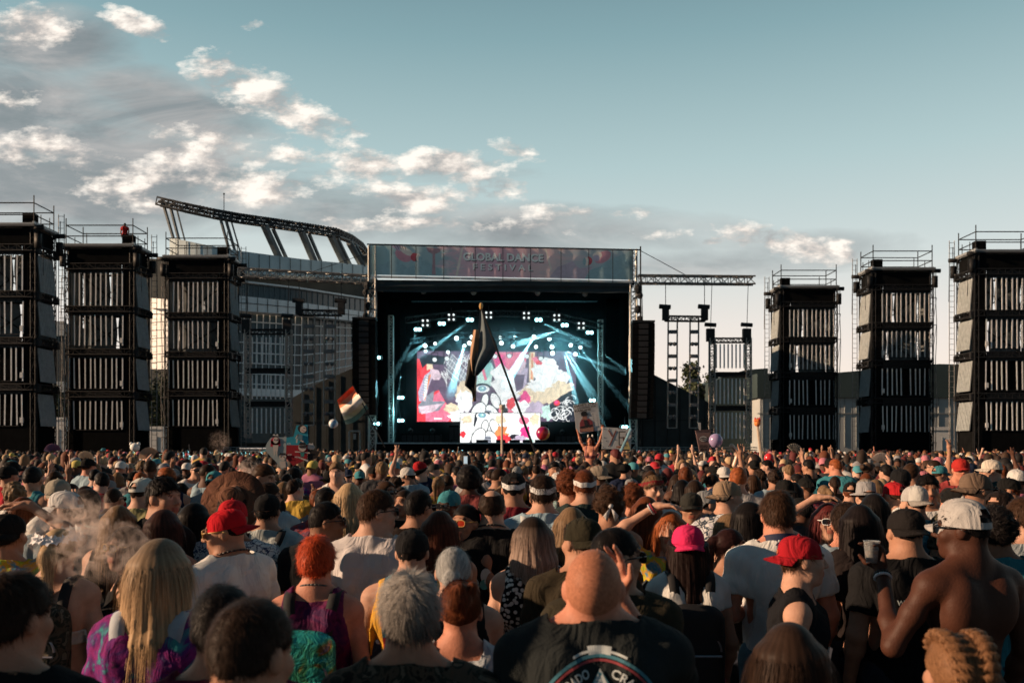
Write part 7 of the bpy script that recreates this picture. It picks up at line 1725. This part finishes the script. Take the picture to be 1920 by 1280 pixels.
# sign boards
def board(name, label, pts, d, dep=.03, mat=None): 
    t = thing(name, label, 'sign', P(sum(p[0] for p in pts)/len(pts), max(p[1] for p in pts), d)); b = MB(); b.slab([P(x, y, d) for x, y in pts], (0, dep, 0)); b.build('board', mat or cm('white_card', (.52, .52, .52), var=.06, bump=.05), t); return t
def ink(t, pts, d, c, lay=1, name='drawing'):
    b = MB(); b.slab([P(x, y, d-.006*lay) for x, y in pts], (0, .004, 0)); b.build(name, cm('ink_%d_%d_%d' % tuple(int(q*99) for q in c), c, bump=0, var=.1), t)
def wtext(t, txt, x0, y0, x1, hgt, d, c, slope=0, lay=2, bold=.03):
    v, f = text_mesh(txt, bold); v = np.array(v); a, e = v[:, 0].min(), v[:, 0].max(); b = MB()
    b.add([P(x0+(x-a)/(e-a)*(x1-x0), y0-y/.72*hgt+(x-a)/(e-a)*(x1-x0)*slope, d-.006*lay) for x, y in v], f); b.build('lettering', cm('ink_%d_%d_%d' % tuple(int(q*99) for q in c), c, bump=0, var=.1), t)
d = 21.0; K = (.02, .02, .022)
t = board('placard', 'white placard with hand lettering and a cut-out picture of a capped figure', [(1075.5, 759), (1120.5, 752.5), (1127, 806), (1088, 812.5), (1080, 803)], d)
wtext(t, "DAVE'S STILL", 1077, 763.5, 1119, 4.2, d, K, -.14); wtext(t, 'LOOKING FOR', 1083, 766.9, 1118, 3, d, K, -.13); wtext(t, 'KASKADE', 1078, 772.6, 1108, 4, d, K, -.13)
ink(t, [(1089, 775), (1091, 771.5), (1099, 770.5), (1101, 775), (1103.5, 777), (1101, 778), (1090, 780)], d, K, 2); ink(t, [(1092, 778), (1100, 777), (1101, 785), (1096, 788), (1092, 785)], d, (.34, .16, .12), 1); ink(t, [(1087, 793), (1091, 785), (1097, 788), (1104, 784), (1111, 790), (1112, 796), (1115, 808), (1088, 810)], d, (.25, .05, .06), 1)
ink(t, [(1094, 787), (1100, 787), (1104, 800), (1097, 800)], d, (.03, .03, .035), 2); ink(t, [(1087, 800), (1102, 797), (1113, 795), (1113, 797), (1102, 800), (1087, 802.5)], d, K, 3); ink(t, [(1088, 803), (1104, 799), (1113, 800), (1113, 808), (1090, 809)], d, (.36, .18, .13), 2)
for i in range(6): wtext(t, 'BASEMENT'[i], 1111+.7*i, 777+4*i, 1112.6+.7*i, 2.4, d, (.15, .15, .15)); wtext(t, 'PARTY.'[i], 1118.5+.6*i, 780+4*i, 1120+.6*i, 2.2, d, (.2, .2, .2))
hp = person('person with white bunny ears, bare arms high under a placard', 1107, 815, FPX/21.3, True, 1.0, ((.25, .02, 1.60), (.33, .03, 1.88), (0, .1, 1), (0, 1, 0), 1.2), ((.25, .02, 1.60), (.33, .03, 1.88), (0, .1, 1), (0, 1, 0), 1.2), 0, 0, 160, 'red', ('long', 'dark', .25), None, ('bra', (.2, .08, .1)), ('shorts', (.05, .05, .06)), det=0, h=.012, kscale=.96, group='people in the crowd')
b = MB()
for s in (-1, 1): b.ball((s*.06, -.01, .13), .03, 8, 0, (.8, .5, 1.5))
eo = b.build('bunny_ears', WHITEP, hp['t'], True, False); eo.matrix_local = hp['HM']
d = 20.5
t = board('placard', 'white square placard lettered YE with a drawing of a figure', [(1129.5, 800.5), (1184, 803), (1183, 843), (1128.5, 841)], d)
for (x, y) in ((1133, 803.5), (1143, 804), (1160, 803), (1180, 806), (1133, 820), (1137, 826.5), (1141, 836), (1154, 824), (1131, 838), (1181, 824)): ink(t, ell(x, y, .9, .9, 0, 8), d, K, 1)
ink(t, line(1141, 806, 1148, 818, 2.2), d, (.22, .07, .05)); ink(t, line(1155, 807, 1143, 835, 2.2), d, (.22, .07, .05))
for q in ((1161, 809, 1173, 809), (1161, 809, 1161, 834), (1161, 820, 1170, 820), (1161, 834, 1173, 834)): ink(t, line(*q, 2.1), d, (.05, .05, .055), 4)
ink(t, [(1168, 818), (1174, 822), (1178, 828), (1174, 833), (1164, 840), (1155, 838), (1156, 836), (1164, 836), (1170, 830), (1168, 824)], d, (.32, .12, .07), 2); ink(t, ell(1175, 820, 3.4, 3.4), d, (.42, .2, .12), 3); ink(t, [(1166, 832), (1178, 828), (1182, 842), (1164, 842)], d, (.55, .45, .2), 3)
holder(1150, 20.9, 'person in dark shirt holding up the white square placard', 1.7, 'raise', 'raise'); 
t = pole('foam_stick', 'long pale blue foam stick slanting in front of the square placard', 'foam stick', P(1154, 868, 19.8), P(1182.5, 805, 20.2), .035, cm('blue_foam', (.22, .42, .52), rough=.6)); b = MB(); b.ball(P(1182.5, 805, 20.2), .036, 8); b.build('tip', cm('blue_foam', (.22, .42, .52)), t)
# cut-out cartoon board in three colours
d = 15.5
t = thing('cutout_sign', 'grey, turquoise and red cut-out sign with hand drawn cartoon people', 'sign', P(548, 872, d))
def pl(pts, c, lay, nm='board'):
    b = MB(); b.slab([P(x, y, d-.006*lay) for x, y in pts], (0, .02 if lay == 0 else .004, 0)); b.build(nm, cm('card_%d_%d_%d' % tuple(int(q*99) for q in c), c, bump=.03, var=.08), t)
GREYC, TURQ, REDC, SKN, BK = (.30, .36, .37), (.02, .27, .38), (.26, .008, .018), (.52, .46, .42), (.015, .012, .014)
pl([(508, 820), (537, 818), (536, 860), (540, 874), (528, 880), (520, 868), (508, 856), (499, 846), (498, 836), (502, 828)], GREYC, 0); pl([(537, 820), (550, 818), (556, 797), (576, 796), (578, 834), (537, 834)], TURQ, 0); pl([(537, 834), (577, 834), (576, 860), (550, 873), (536, 858)], REDC, 0); pl([(577, 842), (600, 846), (594, 858), (577, 866)], BK, 0); pl([(576, 833), (580, 830), (583, 832), (586, 830), (588, 835), (590, 838), (588, 842), (577, 841)], (.45, .45, .45), 0)
fg = 'drawing'
pl(ell(516.5, 827, 9, 8), (.42, .015, .05), 1, fg); pl([(508, 826), (525, 826), (526, 836), (507, 837)], (.42, .015, .05), 1, fg); pl(ell(517, 825, 5, 6), SKN, 2, fg); pl(ell(514.5, 824, 1.2, 1), BK, 3, fg); pl(ell(520, 824, 1.2, 1), BK, 3, fg); pl([(511, 816), (514, 813), (517, 816), (520, 812.5), (522, 817)], (.5, .5, .5), 2, fg)
pl([(512, 834), (522, 834), (521, 842), (519, 855), (517, 844), (514, 855), (512, 842)], SKN, 2, fg)
pl(ell(567, 804, 9, 7.5, .5), BK, 1, fg); pl(ell(568.5, 804.5, 6, 6.5, .3), SKN, 2, fg); pl(ell(570, 802, 1.1, .9), BK, 3, fg); pl(line(565, 806, 570, 808, .9), (.3, .02, .05), 3, fg); pl([(558, 813), (567, 815), (567, 824), (560, 826), (557, 820)], (.10, .20, .26), 2, fg); pl(line(559, 814, 554, 822, 2), SKN, 2, fg); pl(line(561, 824, 569, 828, 2.4), SKN, 2, fg); pl(line(557, 822, 556, 830, 2.4), SKN, 2, fg)
pl(ell(567, 838, 7.5, 8), SKN, 2, fg); pl([(560, 834), (562, 829.5), (572, 829.5), (575, 834)], BK, 3, fg); pl([(560, 835.5), (575, 835), (573, 839), (562, 839.5)], BK, 3, fg); pl([(563, 847), (571, 847), (570, 856), (564, 856)], (.03, .18, .18), 3, fg); pl(line(553, 846.5, 563, 847, 2), SKN, 2, fg); pl(line(571, 848, 581, 849, 2), SKN, 2, fg); pl(line(560, 857, 578, 864, 2.8), SKN, 3, fg); wtext(t, 'HOU', 553, 858, 560, 3, d, (.5, .5, .5), 0, 4)
pl(ell(530, 856, 6.5, 7), SKN, 2, fg); pl([(523.5, 854), (525, 849), (535, 849), (536.5, 854), (534, 852), (526, 852)], BK, 3, fg); pl(ell(527, 856, 1.3, 1), BK, 4, fg); pl(ell(532.5, 856, 1.3, 1), BK, 4, fg); pl([(525, 864), (535, 864), (536, 876), (526, 877)], SKN, 2, fg)
wtext(t, 'ATL', 538, 833, 546, 3, d, (.5, .5, .5), 0, 4); wtext(t, 'ATX', 539, 853.5, 547, 3, d, (.5, .5, .5), 0, 4)
b = MB(); b.tube(P(552, 900, d+.06), P(552, 830, d+.06), .02, 6); b.build('handle', POLE, t); holder(554, 15.8, 'person holding the cut-out cartoon sign from behind', 1.72)
# cup shaped sign
d = 17.0
t = board('cup_sign', 'brown cup shaped sign with a white straw, oval label and black lettering', [(1304, 807), (1333, 805), (1329, 845), (1312, 846)], d, .04, cm('brown_card', (.17, .105, .10), var=.1, bump=.05)); ink(t, [(1309, 792), (1314, 792), (1314, 806), (1311, 807)], d-.0, (.5, .5, .5), 1, 'straw'); ink(t, [(1304, 806.5), (1333, 804.5), (1333, 808), (1304, 809)], d, (.10, .06, .06), 1, 'rim'); ink(t, ell(1319, 822.5, 7.2, 5), d, (.5, .5, .48), 1, 'label'); ink(t, ell(1319, 822.5, 6.4, 3.2), d, (.06, .04, .04), 2, 'label'); wtext(t, 'DUTCH', 1314, 824, 1324, 2.6, d, (.5, .5, .48), 0, 4); wtext(t, 'SQUAD', 1312.5, 838.5, 1327, 4.6, d, K, 0, 3, .06); wtext(t, 'BROS', 1313.5, 844.5, 1326, 4.2, d, K, 0, 3, .06)
b = MB(); b.tube(P(1321, 862, d+.03), P(1321, 843, d+.03), .018, 6); b.build('handle', cm('cream_pole', (.6, .5, .4)), t); holder(1324, 17.25, 'person holding up the cup shaped sign', 1.72)
# torch staff
d = 18.0
t = pole('torch_staff', 'pale staff topped with an orange and red flame shaped head', 'staff', P(1429, 872, d), P(1420.5, 797, d), .035, cm('pale_staff', (.45, .36, .28)))
b = MB(); c = Vector(P(1420, 793, d)); b.ball(c, .07, 10, 0, (1, 1, 1.05)); b.lathe([(.04, -.02), (.075, .06), (.06, .08), (.001, .085)], c, 8); b.build('flame_head', cm('orange_felt', (.75, .22, .06), rough=.7), t)
b = MB()
for a in range(5): q = a*1.256; b.tube(c+Vector((.045*math.cos(q), .045*math.sin(q), .04)), c+Vector((.055*math.cos(q), .055*math.sin(q), .12)), .03, 6, 0, .003)
b.build('flame_tips', cm('red_felt', (.45, .02, .03)), t); holder(1432, 18.2, 'person holding up the torch shaped staff', 1.72)
# inflatable arm
d = 16.0
t = thing('inflatable_arm', 'pale inflatable arm bent at the elbow sticking out of the crowd', 'inflatable', P(1376, 868, d)); g = grid_for([Cap((0, 0, 0), (0, 0, .1), .05)], .1)
prm = [Cap(np.array(P(1372, 836, d)), np.array(P(1384, 853, d)), .045, .05, .02), Cap(np.array(P(1384, 853, d)), np.array(P(1377, 872, d)), .05, .045, .02)]
g = grid_for(prm, .01, .03); [g.prim(p) for p in prm]; v, f = g.mesh(); link('sleeve', mesh_from('sleeve', v-np.array(ORG[t.name]), f, True), cm('cream_vinyl', (.58, .40, .30), rough=.3, spec=.5, bump=0), t)
b = MB(); b.path([P(1373, 838, d-.05), P(1383.5, 852, d-.055), P(1379, 870, d-.05)], .008, 5); b.build('seam', cm('seam_brown', (.25, .12, .08)), t)
# hand fans
def hand_fan(px, py, rpx, d, c, rot, label, c2=None):
    t = thing('hand_fan', label, 'hand fan', P(px, py, d)); r = rpx/FPX*d; n = 22; b = MB(); rib = MB()
    for i in range(n):
        a0 = rot+R(150)*(i/n-.5); a1 = rot+R(150)*((i+1)/n-.5); am = (a0+a1)/2; z = .012
        p = lambda a, q, y: (q*math.sin(a), y, q*math.cos(a))
        m_ = i % 2 if c2 else 0
        b.add([p(a0, r*.25, 0), p(a0, r, 0), p(am, r, -z), p(am, r*.25, -z)], [(0, 1, 2, 3)], m_); b.add([p(am, r*.25, -z), p(am, r, -z), p(a1, r, 0), p(a1, r*.25, 0)], [(0, 1, 2, 3)], m_)
        if i % 3 == 0: rib.tube((0, .006, 0), p(a0, r*.98, .006), .006, 4)
    b.build('leaf', [cm('fan_%d_%d' % (int(c[0]*99), int(c[1]*99)), c, bump=0), cm('fan_b_%d' % int((c2 or c)[0]*99), c2 or c, bump=0)], t, False, False); rib.build('ribs', cm('fan_rib', (.12, .08, .05)), t, False, False)
    holder(px+6*(1 if rot <= 0 else -1), d+.25, 'person beneath the '+label.split(' held')[0], 1.7); return t
hand_fan(99, 848, 17, 17.5, (.06, .10, .20), -.1, 'blue and pink striped hand fan held up at far left', (.35, .10, .16)); hand_fan(160, 862, 17, 15.5, (.62, .50, .38), .25, 'cream hand fan held up in front of the second left tower'); hand_fan(280, 858, 20, 17.0, (.55, .36, .25), -.35, 'tan hand fan held up between two left towers'); hand_fan(1488, 848, 17, 17.0, (.45, .40, .34), .5, 'black and white hand fan held up at right', (.05, .05, .05)); hand_fan(1652, 868, 20, 16.0, (.55, .40, .34), .1, 'pink and white hand fan held up at far right', (.6, .55, .5))
# white cat mask
t = thing('plush_head', 'white plush head held up on the left in front of a tower', 'plush toy', P(253, 838, 17)); b = MB(); b.ball((0, 0, 0), .085, 12, 0, (1.1, 1, 1)); b.build('head', WHITEP, t, True, False)
for s in (-1, 1): b = MB(); b.ball((s*.07, 0, .06), .04, 8); b.build('ear', WHITEP, t, True, False)
# phones held up by the crowd
for (px, py, d, lab) in ((873, 862, 17.3, 'white framed phone held up below the booth screen'),): 
    t = thing('phone', lab, 'phone', P(px, py, d)); b = MB(); b.box((0, 0, 0), (.042, .006, .085)); b.build('case', WHITEP, t, False, False); b = MB(); b.box((0, -.008, 0), (.034, .001, .07)); b.build('screen', emit('phone_glow', (.5, .6, .65), .7), t, False, False); holder(px, d+.3, 'person filming with a white framed phone', 1.7, 'phone', 'phone')

# ================================================================ vape smoke
def smoke(label, blobs, dens, seed):
    """blobs: (px, py, d, radius_m). one closed lumpy shell holding a patchy volume"""
    ps = [Ell(P(px, py, d), (r*1.15, r*.9, r), .12) for px, py, d, r in blobs]
    g = grid_for(ps, .05, .12); [g.prim(p) for p in ps]; v, f = g.mesh()
    c = v.mean(0); m = bpy.data.materials.new('smoke'); m.use_nodes = True; nt = m.node_tree; nt.nodes.clear(); N = nt.nodes.new; L = nt.links.new
    out = N('ShaderNodeOutputMaterial'); pv = N('ShaderNodeVolumePrincipled'); tc = N('ShaderNodeTexCoord'); mp = N('ShaderNodeMapping'); mp.inputs['Location'].default_value = (seed, seed*2, 0); nz = N('ShaderNodeTexNoise'); nz.inputs['Scale'].default_value = 7; nz.inputs['Detail'].default_value = 5; nz.inputs['Distortion'].default_value = 3.2
    mr = N('ShaderNodeMapRange'); mr.inputs[1].default_value = .52; mr.inputs[2].default_value = .80; mr.inputs[3].default_value = 0; mr.inputs[4].default_value = dens
    L(tc.outputs['Object'], mp.inputs[0]); L(mp.outputs[0], nz.inputs['Vector']); L(nz.outputs['Fac'], mr.inputs[0]); vl = N('ShaderNodeVectorMath'); vl.operation = 'DISTANCE'; vl.inputs[1].default_value = (.5, .5, .5); L(tc.outputs['Generated'], vl.inputs[0]); fo = N('ShaderNodeMapRange'); fo.interpolation_type = 'SMOOTHSTEP'; fo.inputs[1].default_value = .15; fo.inputs[2].default_value = .56; fo.inputs[3].default_value = 1; fo.inputs[4].default_value = 0; L(vl.outputs['Value'], fo.inputs[0]); mm = N('ShaderNodeMath'); mm.operation = 'MULTIPLY'; L(mr.outputs[0], mm.inputs[0]); L(fo.outputs[0], mm.inputs[1]); L(mm.outputs[0], pv.inputs['Density']); pv.inputs['Color'].default_value = (.98, .78, .68, 1); pv.inputs['Anisotropy'].default_value = .1; L(pv.outputs[0], out.inputs['Volume'])
    o = link('smoke', mesh_from('smoke', v-c, f, True), m); o.location = tuple(float(q) for q in c); tag(o, label, 'smoke', kind='stuff')
smoke('warm drifting vape smoke around the flower crown and mirrored sunglasses at left', [(120, 1000, 4.3, .16), (175, 1040, 3.9, .16), (225, 1030, 3.8, .14), (250, 1070, 3.6, .13), (150, 960, 4.8, .16), (95, 945, 5.2, .14), (290, 1010, 3.4, .10)], 30, 1.3)
smoke('white puff of vape smoke above the wide straw hat', [(468, 888, 8.5, .13), (458, 905, 8.4, .10), (474, 870, 8.6, .09)], 30, 4.2)
smoke('small puff of smoke in front of the third left tower', [(412, 830, 24, .30), (408, 818, 24, .22)], 5, 7.7)

for o_ in COL.objects:
    if o_.parent is None and 'label' in o_ and len(o_['label'].split()) > 16: print('LONG', o_['label'])
